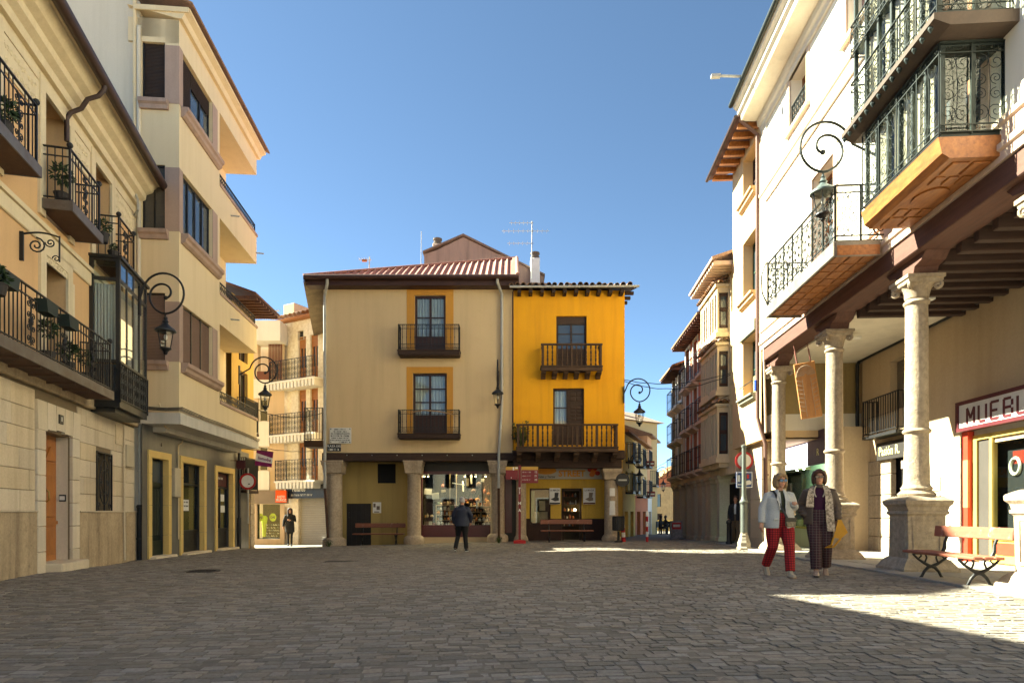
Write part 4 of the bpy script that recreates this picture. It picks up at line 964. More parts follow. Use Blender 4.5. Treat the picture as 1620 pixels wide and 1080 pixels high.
m.add(vs, [(2*i, 2*i+2, 2*i+3, 2*i+1) for i in range(n)] + [(2*i, 2*i+2, 2*i+3, 2*i+1) for i in range(n + 1, 2*n + 1)]); m.build('curtain', M_CURT, by_, smooth=True)
m = MB(); railing(m, [(bx0 - .015, -.05), (bx0 - .015, -bo_ - .012), (bx1, -bo_ - .012)], bz0 + .12, bz0 + .98, .14, style='rich'); m.build('ironwork', M_BAY, by_)
m = MB(); m.box(bx0 + .06, bx1 - .06, -bo_ + .06, -bo_ + .1, bz0 + .2, bz0 + .96); m.box(bx0 + .05, bx0 + .08, -bo_ + .08, -.02, bz0 + .2, bz0 + .96); m.build('lower_panel', G_SKY, by_)
# wrought iron bracket on the wall, dark pipe at the house end, cable loop
m = MB(); y = -.04; xw, zw = FA.x(31), FA.z(31, 386)
m.box(xw - .02, xw + .02, -.06, 0, zw - .28, zw + .22)
pts = [(xw, -.05 - t * .55, zw + .18 + .05 * math.sin(t * PI)) for t in [i / 12 for i in range(13)]]
m.tube(pts, .016, 6); m.scroll((xw, -.25, zw), .14, (0, 1), .014, 1.8, PI/2, 1, n=5); m.scroll((xw, -.46, zw + .07), .08, (0, 1), .012, 1.5, 0, -1, n=5); m.tube([(xw, -.6, zw + .2), (xw, -.6, zw - .25)], .014, 6); m.scroll((xw, -.55, zw - .2), .06, (0, 1), .01, 1.3, 0, 1, n=5)
m.build('wall_bracket', M_IRON, hA)
pipe(hA, [(AX1 + .03, -.12, 6.2), (AX1 + .03, -.12, 1.3)], .05, M_GREY, 'drainpipe', rings=(4.0, 2.2)); pipe(hA, [(AX1 + .03, -.12, 1.3), (AX1 + .03, -.12, -.25)], .075, M_IRON, 'drainpipe', rings=(1.25, .4))
# potted plants on the balconies (things that stand on them)
M_POT = mat('dark_pot', (.03,.026,.025), .7); M_LEAFD = mat('shrub_leaf', (.03,.055,.016), .65, (.015,.03,.01), 12, fine=.3)
def potted(lx, ly, z, r, h, label, seed, fr=FA, shape='ball', pot=(.12, .2)):
    X, Y = fr.world(lx, ly); t = thing('potted_plant', label, 'plant', (X, Y, z), fr.th); q = random.Random(seed)
    m = MB(); m.lathe([(pot[0]*.75, 0), (pot[0], pot[1]*.9), (pot[0]*1.08, pot[1]*.9), (pot[0]*1.08, pot[1]), (pot[0]*.9, pot[1]), (pot[0]*.9, pot[1]*.9)], n=12); m.build('pot', M_POT, t)
    m = MB(); m.tube([(0, 0, pot[1]*.8), (.01, .01, pot[1] + h * .5)], .012, 5); m.build('stem', M_WOOD, t)
    m = MB(); n = 170 if shape == 'ball' else 140
    for i in range(n):
        while True:
            p = Vector((q.uniform(-1, 1), q.uniform(-1, 1), q.uniform(-1, 1)))
            if .35 < p.length < 1: break
        c = Vector((p.x * r, p.y * r, pot[1] + h + p.z * r * (1 if shape == 'ball' else .6))); e = (p + Vector((q.uniform(-.7, .7), q.uniform(-.7, .7), q.uniform(-.7, .7)))).normalized() * r * .28; f = e.cross(Vector((q.uniform(-1, 1), q.uniform(-1, 1), q.uniform(-1, 1)))).normalized() * r * .1
        m.add([tuple(c - e), tuple(c + f), tuple(c + e), tuple(c - f)], [(0, 1, 2, 3)])
    m.build('foliage', M_LEAFD, t); return t
zf1 = FA.z(178, 620, .6)
potted(1.5, -.3, zf2, .2, .36, 'ball shaped bush in a dark pot on the second-floor balcony', 1); potted(FA.x(160, .3) - .25, -.42, zf2, .17, .14, 'low bush at the far end of the ball bush balcony', 2)
potted(FA.x(40, .3) - .9, -.4, zf2 - .02, .2, .2, 'drooping plant on the balcony at the top left corner', 3); potted(-1.55, -.66, zf1 + .5, .18, .1, 'bushy plant hung at the left end of the long balcony', 4, pot=(.14, .16)); potted(.55, -.46, zf1, .17, .4, 'small green bush in the middle of the long balcony', 5)
potted(1.35, -.46, zf1, .2, .22, 'round green bush on the long balcony below the wall bracket', 6); potted(2.3, -.42, zf1, .16, .3, 'green bush at the far end of the long balcony', 7); potted(FA.x(180, .3), -.3, zf2, .1, .1, 'small pot on top of the black glazed bay', 8)
for i, xx in enumerate((-1.7, -1.2, .1, .95)):
    X, Y = FA.world(xx, -.62); t = thing('planter_box', ('dark green planter box hung at the left end of the long balcony rail', 'second dark planter box from the left along the balcony rail', 'dark planter box hung midway along the long balcony rail', 'planter box nearest the black glazed bay on the long balcony rail')[i], 'planter', (X, Y, zf1 + .72), FA.th)
    m = MB(); m.prism([(-.22, .2), (.22, .2), (.17, 0), (-.17, 0)], -.09, .09); fixn(m.build('box', mat('planter_green', (.018,.03,.024), .6), t)); m = MB(); m.box(-.19, .19, -.075, .075, .17, .19); m.build('soil', M_WOOD, t)
m = MB(); m.box(2.7135, 2.7195, .052, .258, .142, 2.618); m.build('door_reveal', M_JAMB, hA)
# ------------------------------------------------------------------ modern yellow apartment block
M_BYEL = mat('pale_yellow_render', (.70,.57,.36), .9, (.65,.525,.33), .35, .9, .2, 70, streak=.25, streak_col=(.48,.36,.2), fine=.1, spots=.12)
M_BPINK = mat('pink_concrete', (.40,.285,.225), .85, (.34,.24,.19), 1.2, fine=.12, streak=.25)
M_PARTY = mat('party_wall_render', (.62,.56,.45), .9, (.57,.51,.41), .3, .9, .2, 50, streak=.35, streak_col=(.44,.385,.29), fine=.08, spots=.12)
M_MARB = mat('grey_marble', (.115,.11,.10), .35, (.065,.06,.055), 1.1, .6, fine=.1, streak=.4, streak_col=(.17,.16,.14), spec=.5)
M_SLABW = mat('white_soffit', (.55,.52,.46), .85, (.46,.43,.37), 1, fine=.08, streak=.2)
M_BYT = mat('yellow_stone_trim', (.66,.47,.17), .7, (.58,.4,.14), 2, fine=.1)
M_GREEND = mat('dark_green_door', (.010,.018,.014), .4, (.007,.012,.01), 3, fine=.05)
M_BLIND = mat('brown_blind', (.23,.145,.105), .8, (.19,.12,.085), 2, fine=.1)
M_BLINDD = mat('dark_blind', (.05,.03,.022), .8, (.03,.02,.015), 3, fine=.15)
hB = base(FB, 'apartment_block', 'pale yellow apartment block with pink window piers and loggias at left')
LZ = 2.92; XE = 6.62
wz = ((5.12, 6.72), (8.6, 10.3), (12.0, 13.55)); wx = (.22, 2.32)
par = ((3.75, 4.5), (7.0, 7.92), (10.32, 11.32)); top = 13.62
m = MB(); m.wall(0, LZ, 3.75, top, [(wx[0], wx[1], a, b) for a, b in wz], 0, .16)
for z0, z1 in par: m.box(LZ + .001, XE, 0, .14, z0, z1); m.box(XE - .14, XE, .14, 1.1, z0, z1)
for z0, z1 in ((6.92, 7.0), (10.24, 10.32)): pass
for z in (7.0, 10.32): m.box(LZ + .001, XE - .14, .14, 1.1, z, z + .12)
m.box(0, XE, .001, 1.3, top, 14.25); m.add([(LZ, 0, 3.75), (LZ, 1.1, 3.75), (LZ, 1.1, top), (LZ, 0, top)], [(0, 1, 2, 3)])
m.wall(LZ, XE, 3.75, top, [(3.3, 4.2, 4.5, 6.4), (3.3, 4.2, 7.9, 9.8), (3.3, 4.2, 11.2, 13.1)], 1.1, .12)
m.add([(XE, 1.1, 3.7), (XE, 9, 3.7), (XE, 9, 14.2), (XE, 1.1, 14.2)], [(0, 1, 2, 3)])
# frontal face, towards the square (drawn as (s, depth, z), s running back from the corner)
fz = ((5.12, 6.95), (8.6, 10.36), (12.05, 13.76)); fs_ = (.36, .95)
def turned(q): q.V = [(v[1], v[0], v[2]) for v in q.V]; return q
q = MB(); q.wall(0, 1.06, 3.75, 14.25, [(fs_[0], fs_[1], a, b) for a, b in fz], 0, .14); turned(q); m.add(q.V, q.F)
wallB = m.build('wall', M_BYEL, hB)
m = MB(); m.box(.45, XE - .05, 1.35, 9, 3.8, 14.2); m.box(.2, LZ - .05, .3, 1.2, 3.8, 14.2); m.box(.3, 9, 1.3, 9, -1, 3.7); m.build('rooms', M_DARK, hB)
# piers and sills of pink concrete
for (a, b), (c, d) in zip(wz, fz):
    m = MB(); m.prism([(-.012, fs_[0]), (-.012, -.012), (wx[0], -.012), (wx[0], .0), (0, 0), (0, fs_[0])], a, min(b, d), 'z'); fixn(m.build('window_pier', M_BPINK, hB))
    m = MB(); m.box(wx[1], 2.72, -.012, .0, a, b); m.build('window_pier', M_BPINK, hB)
for (a, b), (c, d) in zip(wz, fz):
    m = MB(); m.prism([(-.20, a), (-.20, a - .1), (-.14, a - .14), (-.12, a - .22), (-.05, a - .27), (.05, a - .27), (.05, a)], wx[0] - .12, wx[1] + .45, 'x'); fixn(m.build('sill', M_BPINK, hB))
    m = MB(); m.prism([(-.16, c), (-.16, c - .1), (-.1, c - .14), (-.08, c - .24), (.05, c - .24), (.05, c)], fs_[0] - .1, fs_[1] + .04); fixn(m.build('sill', M_BPINK, hB))
# windows: top with blinds half down, middle glazed, bottom shut
for k, (a, b) in enumerate(wz):
    w = window(hB, wx[0], wx[1], a, b, .1, M_IRON, G_SKY, 3 if k != 1 else 4, 1, .05)
    cw = (wx[1] - wx[0] - .1) / 3
    if k == 0:
        q = MB(); slats(q, wx[0] + .05, wx[1] - .05, a, b - .05, .09, 40); q.build('blind', M_BLIND, w)
        q = MB()
        for j in (1, 2): q.box(wx[0] + .03 + j * cw, wx[0] + .07 + j * cw, .06, .1, a, b)
        q.build('mullion', M_IRON, w)
    if k == 2:
        q = MB(); slats(q, wx[0] + .05, wx[0] + cw, a + .1, b - .05, .085, 34); slats(q, wx[0] + cw + .04, wx[1] - .05, b - .5, b - .05, .085, 12); q.build('blind', M_BLINDD, w)
    c, d = fz[k]
    q = MB(); q.box(fs_[0], fs_[1], .1, .12, c, d); turned(q); w2 = q.build('window', G_DARK, hB)
    q = MB(); slats(q, fs_[0] + .04, fs_[1] - .04, c + .03, d - .03, .095, 44); turned(q); q.build('blind', (M_BLIND, mat('grey_blind', (.13,.115,.095), .7), M_BLINDD)[k], w2)
    q = MB()
    for (e, f) in ((fs_[0], fs_[0] + .04), (fs_[1] - .04, fs_[1])): q.box(e, f, .05, .1, c, d)
    q.box(fs_[0], fs_[1], .05, .1, d - .04, d)
    if k == 1: q.box((fs_[0] + fs_[1]) / 2 - .015, (fs_[0] + fs_[1]) / 2 + .015, .05, .094, c, d)
    turned(q); q.build('frame', M_IRON, w2)
# loggia rails, caps and doors
for k, (z0, z1) in enumerate(par):
    m = MB(); m.box(LZ, XE + .03, -.04, .18, z1, z1 + .09); m.box(XE - .18, XE + .03, .18, 1.1, z1, z1 + .09); m.build('parapet_cap', M_BPINK, hB)
    m = MB(); railing(m, [(LZ + .05, .05), (XE - .06, .05), (XE - .06, 1.05)], z1 + .08, z1 + .42, .13, style='cross'); m.build('railing', M_IRON, hB)
    m = MB(); m.box(3.3, 4.2, 1.18, 1.2, (4.5, 7.9, 11.2)[k], (6.4, 9.8, 13.1)[k]); m.build('loggia_door', G_DARK, hB)
for px, py in ((365, 341), (365, 505), (405, 400)):
    m = MB(); x, z = FB.loc(px, py); m.tube([(x, .02, z), (x, -.28, z - .02)], .025, 6); m.build('spout', M_GREY, hB)
# roof edge and tiled roof, party wall rising to the gable
m = MB(); m.prism([(.02, 14.25), (-.1, 14.25), (-.16, 14.38), (-.3, 14.45), (-.3, 14.53), (1.3, 14.53)], -.06, XE + .12, 'x'); m.box(-.1, -.06, -.28, 1.1, 14.4, 14.53); fixn(m.build('cornice', M_BYEL, hB))
m = MB(); m.add([(-.2, -.42, 14.53), (XE + .2, -.42, 14.53), (XE + .2, 6.5, 17.6), (-.2, 6.5, 17.6), (-.2, -.42, 14.6), (XE + .2, -.42, 14.6), (XE + .2, 6.5, 17.67), (-.2, 6.5, 17.67), (XE + .2, 13, 14.6), (-.2, 13, 14.6)],
   [(0,3,2,1), (4,5,6,7), (0,1,5,4), (1,2,6,5), (3,0,4,7), (7,6,8,9)]); rB = m.build('roof', M_TILE, hB)
m = MB(); P = [(1.04, -.5), (1.04, 14.72), (6.5, 17.5), (12, 15), (12, -.5)]
m.add([(.06, p[0], p[1]) for p in P] + [(.4, p[0], p[1]) for p in P], [(0, 4, 3, 2, 1), (5, 6, 7, 8, 9), (0, 1, 6, 5), (1, 2, 7, 6), (2, 3, 8, 7)]); m.build('party_wall', M_PARTY, hB)
m = MB(); m.box(.4, XE, 8.9, 9.2, -1, 14.2); m.build('rear_wall', M_PARTY, hB)
pipe(hB, [(-.02, 1.12, 15), (-.02, 1.12, 6.2)], .045, M_BYEL, 'drainpipe', rings=(9.8, 12.5)); pipe(hB, [(-.02, 1.02, 14), (-.02, 1.02, 4.2)], .05, M_PARTY, 'drainpipe', rings=(10.5, 7.3))
m = MB(); x = -.05; m.tube([(x, 1.1, 9.65), (x - .3, 1.0, 9.55), (x - .38, .85, 9.2), (x - .36, .85, 8.95), (x - .2, 1.0, 8.9), (x, 1.1, 8.92)], .03, 7); m.build('vent_hose', M_GREY, hB, smooth=True)
# projecting slab over the ground floor
m = MB(); m.prism([(-.06, -.06), (XE + .05, -.06), (XE + .05, 1.2), (-.06, 1.2)], 3.45, 3.75, 'z'); m.prism([(.5, .55), (XE, .55), (XE, 1.1), (.5, 1.1)], 3.3, 3.452, 'z'); fixn(m.build('slab', M_SLABW, hB))
m = MB(); pts = [(-.1, 1.0, 3.84), (-.09, .3, 3.8), (-.07, -.09, 3.83), (1.5, -.09, 3.79), (3, -.09, 3.8), (5, -.09, 3.77), (XE, -.09, 3.74)]
for k in range(3): m.tube([(p[0], p[1] - .012 * k, p[2] + .03 * k) for p in pts], .012, 5)
m.build('cable', M_IRON, hB)
# ground floor in grey marble with three openings
GY = .9; op = ((.22, 1.51, 2.62), (2.19, 4.33, 2.66), (5.0, 6.94, 2.55))
op = ((.22 + .12, 1.4, 2.62), (2.32, 4.0, 2.64), (5.12, 6.7, 2.55))
m = MB(); m.wall(-.1, 8.6, -.6, 3.46, [(a, b, -.6, c) for a, b, c in op], GY, .3); m.build('ground_floor_wall', M_MARB, hB)
for a, b, c in op:
    m = MB()
    for s0, s1 in ((a - .15, a + .03), (b - .03, b + .15)):
        z = -.4
        while z < c: m.cbox(s0, s1, GY - .05, GY + .12, z, min(z + .85, c) - .006, .008); z += .85
    m.cbox(a - .15, b + .15, GY - .052, GY + .12, c - .03, c + .17, .008); m.build('door_surround', M_BYT, hB)
    m = MB(); m.cbox(a - .1, b + .15, GY - .22, GY + .3, -.4, gz(*FB.world((a + b) / 2, GY)) + .06, .02); m.build('threshold', M_JAMB, hB)
a, b, c = op[0]; m = MB(); m.box(a, b, GY + .2, GY + .26, -.4, c); d = m.build('door', M_GREEND, hB)
for i in range(7): q = MB(); q.cbox(a + .08 + i * .135, a + .19 + i * .135, GY + .17, GY + .21, .45, 1.75, .01); q.build('board', M_GREEND, d)
q = MB(); q.box(a + .06, b - .06, GY + .185, GY + .2, 1.95, c - .08); q.build('pane', G_SKY, d)
q = MB(); q.box(a, b, GY + .15, GY + .2, 1.82, 1.92); q.box(a, b, GY + .15, GY + .2, -.4, .3); q.build('rail', M_GREEND, d)
for k in (1, 2):
    a, b, c = op[k]; m = MB(); m.box(a, b, GY + .2, GY + .24, -.4, .5); m.box(a, a + .05, GY + .16, GY + .24, .5, c); m.box(b - .05, b, GY + .16, GY + .24, .5, c); m.box(a, b, GY + .16, GY + .24, 1.95, 2.02); m.box(a, b, GY + .16, GY + .24, c - .06, c); m.box(a, b, GY + .15, GY + .24, .48, .54)
    if k == 2: m.box((a + b) / 2 - .04, (a + b) / 2 + .04, GY + .15, GY + .24, .5, 1.95)
    sf = m.build('shop_front', M_IRON, hB)
    q = MB(); q.box(a + .05, b - .05, GY + .2, GY + .206, .52, 1.95); q.build('pane', G_CLEAR, sf)
    q = MB(); q.box(a + .05, b - .05, GY + .2, GY + .206, 2.02, c - .06); q.build('transom_pane', G_DARK, sf)
    q = MB(); q.box(a + .06, b - .06, GY + .3, GY + .32, .4, 2.0); q.build('backing', mat('olive_paper', (.17,.125,.03), .8, (.14,.10,.025), 1), sf)
    q = MB()
    if k == 1: q.box(a + .6, a + 1.0, GY + .19, GY + .2, 1.15, 1.5)
    else: q.box(a + .1, a + .5, GY + .19, GY + .2, .95, 1.55); q.box(a + .95, a + 1.35, GY + .19, GY + .2, 1.1, 1.35); q.box(a + .95, a + 1.3, GY + .19, GY + .2, 1.5, 1.75)
    q.build('notice', M_PAPER, sf)
    if k == 1: dashes(sf, a + .63, a + .97, 1.42, .05, GY + .189, 3, M_INK); dashes(sf, a + .63, a + .97, 1.3, .05, GY + .189, 4, M_INK)
    if k == 2:
        q = MB(); q.box(a + .06, b - .06, GY + .185, GY + .198, 2.04, c - .07); q.build('transom_sign', mat('maroon_sign', (.07,.015,.02), .5), sf); dashes(sf, a + .5, b - .4, 2.32, .07, GY + .184, 5, M_WHITE, 'sign_line')
m = MB(); m.cbox(1.62, 2.02, GY - .12, GY, 1.55, 2.4, .015); m.build('meter_box', mat('beige_box', (.5,.43,.31), .6), hB)
pipe(hB, [(-.02, .5, 4.0), (.1, .4, 3.6), (.3, .5, 3.42), (2.3, .8, 3.40), (2.3, GY - .02, 3.2), (2.05, GY - .03, 3.1), (2.05, GY - .03, .3)], .018, M_BYEL, 'conduit')
pipe(hB, [(7.15, GY - .1, 3.4), (7.15, GY - .1, .9)], .05, M_IRON); pipe(hB, [(7.15, GY - .1, .9), (7.15, GY - .1, -.5)], .075, M_IRON)
lettering('6', .15, M_INK, hB, (1.0, GY - .006, 3.0), name='house_number')
# ------------------------------------------------------------------ small house past the apartment block
FD = Frame(*FB.world(6.8, 1.0), FB.th - .05)
M_DY = mat('ochre_render', (.56,.36,.10), .9, (.48,.3,.09), .8, fine=.1, streak=.2)
hD = base(FD, 'ochre_house', 'narrow ochre house with brown raftered eave beyond the apartment block')
zD = 9.35
m = MB(); m.wall(.1, 2.35, -.8, zD, [(.8, 1.7, 4.3, 6.6), (.8, 1.7, 7.0, 8.8), (.75, 1.7, -.8, 2.4)], 0, .2); m.box(.15, 2.3, .3, 6, -1, zD); m.add([(2.35, 0, -.8), (2.35, 6, -.8), (2.35, 6, zD), (2.35, 0, zD)], [(0, 1, 2, 3)]); m.build('wall', M_DY, hD)
for z in (4.3, 7.0):
    for a, b in ((.8, 1.7),): window(hD, a, b, z, z + (2.3 if z < 5 else 1.8), .12, M_BROWN, G_DARK, 2, 2, .07)
for k, z in enumerate((4.25, 1.95)):
    x0, x1 = ((.6, 1.95), (.6, 1.9))[k]; m = MB(); m.box(x0, x1, -.36, 0, z - .1, z); b = m.build('balcony', M_BEAM, hD); m = MB(); railing(m, [(x0 + .03, 0), (x0 + .03, -.33), (x1 - .03, -.33), (x1 - .03, 0)], z, z + 1.25, .09, style='plain'); m.build('railing', M_IRON, b)
    m = MB(); m.box(x0 + .05, x1 - .05, -.31, -.30, z + .06, z + 1.2); m.build('screen', mat('black_mesh', (.02,.02,.02), .9), b)
m = MB(); m.box(.75, 1.7, .15, .2, -.8, 2.4); m.build('door', M_WOOD, hD)
for x in (.3, 2.1):
    z = -.7
    while z < 2.6: q = MB(); q.cbox(x - .2, x + .22, -.06, .04, z, z + .42, .02); q.build('quoin', M_STONE, hD); z += .43
m = MB(); m.add([(-.05, -.95, zD - .12), (2.7, -.95, zD - .12), (2.7, 4, zD + 1.6), (-.05, 4, zD + 1.6), (-.05, -.95, zD - .04), (2.7, -.95, zD - .04), (2.7, 4, zD + 1.68), (-.05, 4, zD + 1.68)], [(0,3,2,1), (4,5,6,7), (0,1,5,4), (1,2,6,5), (3,0,4,7)]); m.build('roof', M_REDW, hD)
rafters(hD, 0, 2.65, -.93, .1, zD - .27, 8, M_REDW, .1, .14)
# flag-like estate agent sign, no-entry sign
sg = thing('projecting_sign', 'purple and white estate agent banner sticking out over the no-entry sign', 'sign', (0, 0, 0)); c = at(418, 725, 24.2)
sg.location = c; sg.rotation_euler = (0, .12, 0)
m = MB(); m.box(-.32, .32, -.012, .012, -.3, .3); m.build('panel', mat('magenta', (.22,.012,.10), .5), sg); m = MB(); m.prism([(-.32, .18), (.32, .05), (.32, -.16), (-.32, -.12)], -.016, .016); fixn(m.build('band', M_WHITE, sg)); lettering('Inmoba', .17, mat('purple_ink', (.2,.03,.14), .6), sg, (.02, -.019, -.02), rot=(PI/2, 0.1, 0), depth=.002, bold=.004)
m = MB(); m.tube([(-.75, 0, .28), (.32, 0, .28)], .015, 6); m.build('arm', M_IRON, sg)
c = at(392, 761, 23.9); ns = thing('no_entry_sign', 'round white traffic sign with red rim on the corner of the ochre house', 'sign', c)
m = MB(); m.lathe([(.31, -.012), (.31, .012)], n=32); m.M = None; m.V = [(v[0], v[2], v[1]) for v in m.V]; fixn(m.build('rim', M_RED, ns))
m = MB(); m.lathe([(.235, -.006), (.235, .006)], n=32); m.V = [(v[0], v[2] - .012, v[1]) for v in m.V]; fixn(m.build('face', M_WHITE, ns))
m = MB(); m.tube([(0, .04, .5), (0, .04, -1.6)], .03, 8); m.box(-.2, .0, .03, .05, -.05, .05); m.build('post', M_GREY, ns); m = MB(); m.box(.02, .09, -.022, -.019, -.12, -.08); m.build('sticker', M_INK, ns)
c = at(381, 735, 23.3); dk = thing('projecting_sign', 'small dark red sign with scalloped edge left of the no-entry sign', 'sign', c); m = MB(); m.prism([(-.16, .15), (.16, .15), (.16, -.1), (.08, -.18), (0, -.12), (-.08, -.18), (-.16, -.1)], -.02, .02); fixn(m.build('panel', mat('maroon_sign', (.07,.015,.02), .5), dk)); m = MB(); m.tube([(-.4, 0, .16), (.16, 0, .16)], .012, 6); m.build('arm', M_IRON, dk)

# ------------------------------------------------------------------ houses closing the left side street
M_C1 = mat('beige_render', (.60,.46,.32), .9, (.53,.40,.27), .6, fine=.08, streak=.15)
M_CW = mat('white_panel', (.72,.70,.66), .7, (.64,.62,.58), .8, fine=.05, streak=.1)
FC1 = Frame(-13.2, 31.4, 0.0)
def c1(px, py=0): return FC1.loc(px, py)
hC1 = base(FC1, 'beige_block', 'beige and white block with wooden balcony screen over the sports shop')
xl, xr = c1(385)[0], c1(450)[0]; zt = c1(400, 512)[1]
sh = (c1(406)[0], c1(443)[0], c1(400, 852)[1], c1(400, 797)[1])
m = MB(); m.wall(xl, xr, -1, c1(400, 540)[1], [sh, (c1(408)[0], c1(424)[0], c1(400, 667)[1], c1(400, 630)[1]), (c1(408)[0], c1(424)[0], c1(400, 745)[1], c1(400, 706)[1]), (c1(408)[0], c1(446)[0], c1(400, 600)[1], c1(400, 541)[1])], 0, .35); m.box(xl, xr, .9, 8, -1, zt); m.build('wall', M_C1, hC1)
for a, b in ((600, 630), (667, 706), (745, 775)): m = MB(); m.box(c1(401)[0], c1(427)[0], -.1, -.002, c1(400, b)[1], c1(400, a)[1]); m.build('white_cladding', M_CW, hC1)
m = MB(); m.box(xl, c1(452)[0], -.75, .5, c1(400, 545)[1], c1(400, 514)[1]); m.build('roof_terrace', M_CW, hC1)
for a, b in ((630, 667), (706, 745)): window(hC1, c1(408)[0], c1(424)[0], c1(400, b)[1], c1(400, a)[1], .1, M_CW, G_DARK, 1, 2, .06)
for i in range(9):
    x = c1(426)[0] + i * .075; q = MB(); q.box(x, x + .04, -.1, -.04, c1(400, 600)[1], c1(400, 543)[1]); q.build('screen_slat', mat('red_wood', (.17,.06,.035), .7), hC1)
m = MB(); m.box(c1(408)[0], c1(427)[0], -.12, -.06, c1(400, 601)[1], c1(400, 588)[1]); m.build('balcony_front', MATS['red_wood'], hC1)
for i in range(12):
    x = c1(404)[0] + i * .11; q = MB(); q.bar((x, -.7, zt), (x + .02, -.7, zt + .42), .03, .03); q.build('terrace_rail', MATS['red_wood'] if i < 6 else M_GREY, hC1)
m = MB(); m.box(c1(404)[0], c1(450)[0], -.72, -.68, zt + .4, zt + .45); m.build('handrail', M_GREY, hC1)
sf = MB(); sf.box(sh[0], sh[1], .2, .26, sh[2], sh[2] + .03); sf.box(sh[0], sh[0] + .05, .15, .26, sh[2], sh[3]); sf = sf.build('shop_window', M_IRON, hC1)
q = MB(); q.box(sh[0], sh[1], .15, .156, sh[2], sh[3]); q.build('pane', G_CLEAR, sf); q = MB(); q.box(sh[0], sh[1], .8, .82, sh[2], sh[3]); q.build('backing', M_DARK, sf)
M_LIME = mat('lime', (.55,.62,.02), .6)
for px in (408, 428):
    x, z = c1(px, 818); q = MB(); q.prism([(x + .17*math.cos(a), z + .2*math.sin(a)) for a in [2*PI*i/20 for i in range(20)]], .3, .32); fixn(q.build('disc', M_LIME, sf)); lettering('DAS', .16, M_INK, sf, (x, .295, z), bold=.006, depth=.002, sx=.8)
rg = random.Random(9)
for r in range(5):
    for i in range(7):
        x = c1(418)[0] + i * .115 + rg.uniform(-.02, .02); z = sh[2] + .12 + r * .14; q = MB(); q.ell((x, .4, z), .055, .05, .028, 7, 5); q.ell((x - .03, .4, z + .03), .025, .04, .03, 6, 4); q.build('shoe', goods[rg.choice([3, 4, 4, 3, 6])], sf, smooth=True)
q = MB(); q.loft([[(c1(412)[0] + a * math.cos(t), .5 + .07 * math.sin(t), z) for t in [2*PI*i/10 for i in range(10)]] for z, a in ((sh[2] + .1, .09), (sh[2] + .5, .1), (sh[2] + .75, .13), (sh[2] + 1.05, .17), (sh[2] + 1.15, .08))]); q.build('mannequin', M_LIME, sf, smooth=True)
m = MB(); m.box(c1(404)[0], c1(457)[0], -.16, -.02, c1(400, 797)[1] + .02, c1(400, 776)[1]); m.build('shop_fascia', mat('taupe_fascia', (.24,.19,.15), .7), hC1)
og = thing('shop_sign', 'orange square shop sign reading JUSTO MUÑOZ over the sports shop', 'sign', (*[c1(448.5)[0] + FC1.ox], FC1.oy - .3, c1(448, 785)[1]))
m = MB(); m.cbox(-.27, .27, -.06, .06, -.3, .3, .01); m.build('board', mat('orange_plastic', (.85,.075,.012), .4), og); lettering('JUSTO', .17, M_PAPER, og, (.02, -.066, -.03), sx=.8, bold=.004); lettering('MUÑOZ', .17, M_PAPER, og, (.02, -.066, -.19), sx=.8, bold=.004)

FC2 = Frame(*at(447, 0, 31.8).xy, math.radians(-29))
def c2(px, py=0, off=0): return FC2.loc(px, py, off)
M_C2 = mat('white_sgraffito', (.78,.72,.60), .9, (.58,.49,.36), 7, .35, .2, 40, fine=.1, streak=.1)
M_ORW = mat('orange_wood', (.33,.13,.035), .6, (.22,.08,.02), grain=(3, 3, 14))
hC2 = base(FC2, 'sgraffito_house', 'white house with three iron balconies and orange wooden doors in the side street')
zt2 = c2(470, 508)[1]; xE = 3.15; zfl = [c2(447, y)[1] for y in (609, 691, 762)]
ops = []
for z in zfl:
    for a, b in ((472, 484), (491, 503)): ops.append((c2(a)[0], c2(b)[0], z, z + 2.25))
sw = (c2(472)[0], 3.0, -1, c2(472, 782)[1]); ops2 = ops + [(c2(471)[0], c2(480)[0], c2(475, 537)[1], c2(475, 523)[1])]
m = MB(); m.wall(0, xE, -1, zt2, ops2 + [sw], 0, .2); m.box(.05, xE, .5, 8, -1, zt2); m.add([(0, 0, -1), (0, 0, zt2), (0, 8, zt2), (0, 8, -1)], [(0, 1, 2, 3)]); m.build('wall', M_C2, hC2)
for o in ops: window(hC2, o[0], o[1], o[2], o[3], .12, M_ORW, G_DARK, 2, 1, .08, .3); q = MB(); q.box(o[0], o[1], .1, .13, o[3] - .55, o[3]); q.build('roller_box', M_ORW, hC2)
m = MB(); m.box(ops2[-1][0], ops2[-1][1], .15, .17, ops2[-1][2], ops2[-1][3]); m.build('attic_window', G_DARK, hC2)
for k, z in enumerate(zfl):
    x0, x1 = (-.15, 3.0) if k < 2 else (.25, 3.0)
    m = MB(); m.box(x0, x1, -.75, 0, z - .08, z); b = m.build('balcony', M_CW, hC2)
    for i in range(14):
        xx = x0 + .05 + i * .24
        if xx < x1 - .2: q = MB(); q.prism([(xx, z - .08), (xx + .17, z - .08), (xx + .14, z - .38), (xx + .03, z - .38)], -.7, -.05); fixn(q.build('dentil', M_CW, b))
    m = MB(); railing(m, [(x0 + .04, 0), (x0 + .04, -.7), (x1, -.7)], z, z + 1.0, .2, style='rich'); m.build('railing', M_IRONG, b)
for i in range(12):
    o = bpy.data.objects.new('roof_tile', TILE); COL.objects.link(o); o.parent = hC2; o.location = (i * .3 - .1, -.5, zt2 + .12); o.rotation_euler = (.3, 0, 0); o.scale = (1.3, 1.3, 1.3)
m = MB(); m.box(-.2, xE, -.35, 6, zt2, zt2 + .12); m.build('eave', M_ORW, hC2)
m = MB(); m.cbox(-.3, .5, .3, 1.6, zt2, zt2 + 1.1, .03); m.build('chimney', M_C1, hC2)
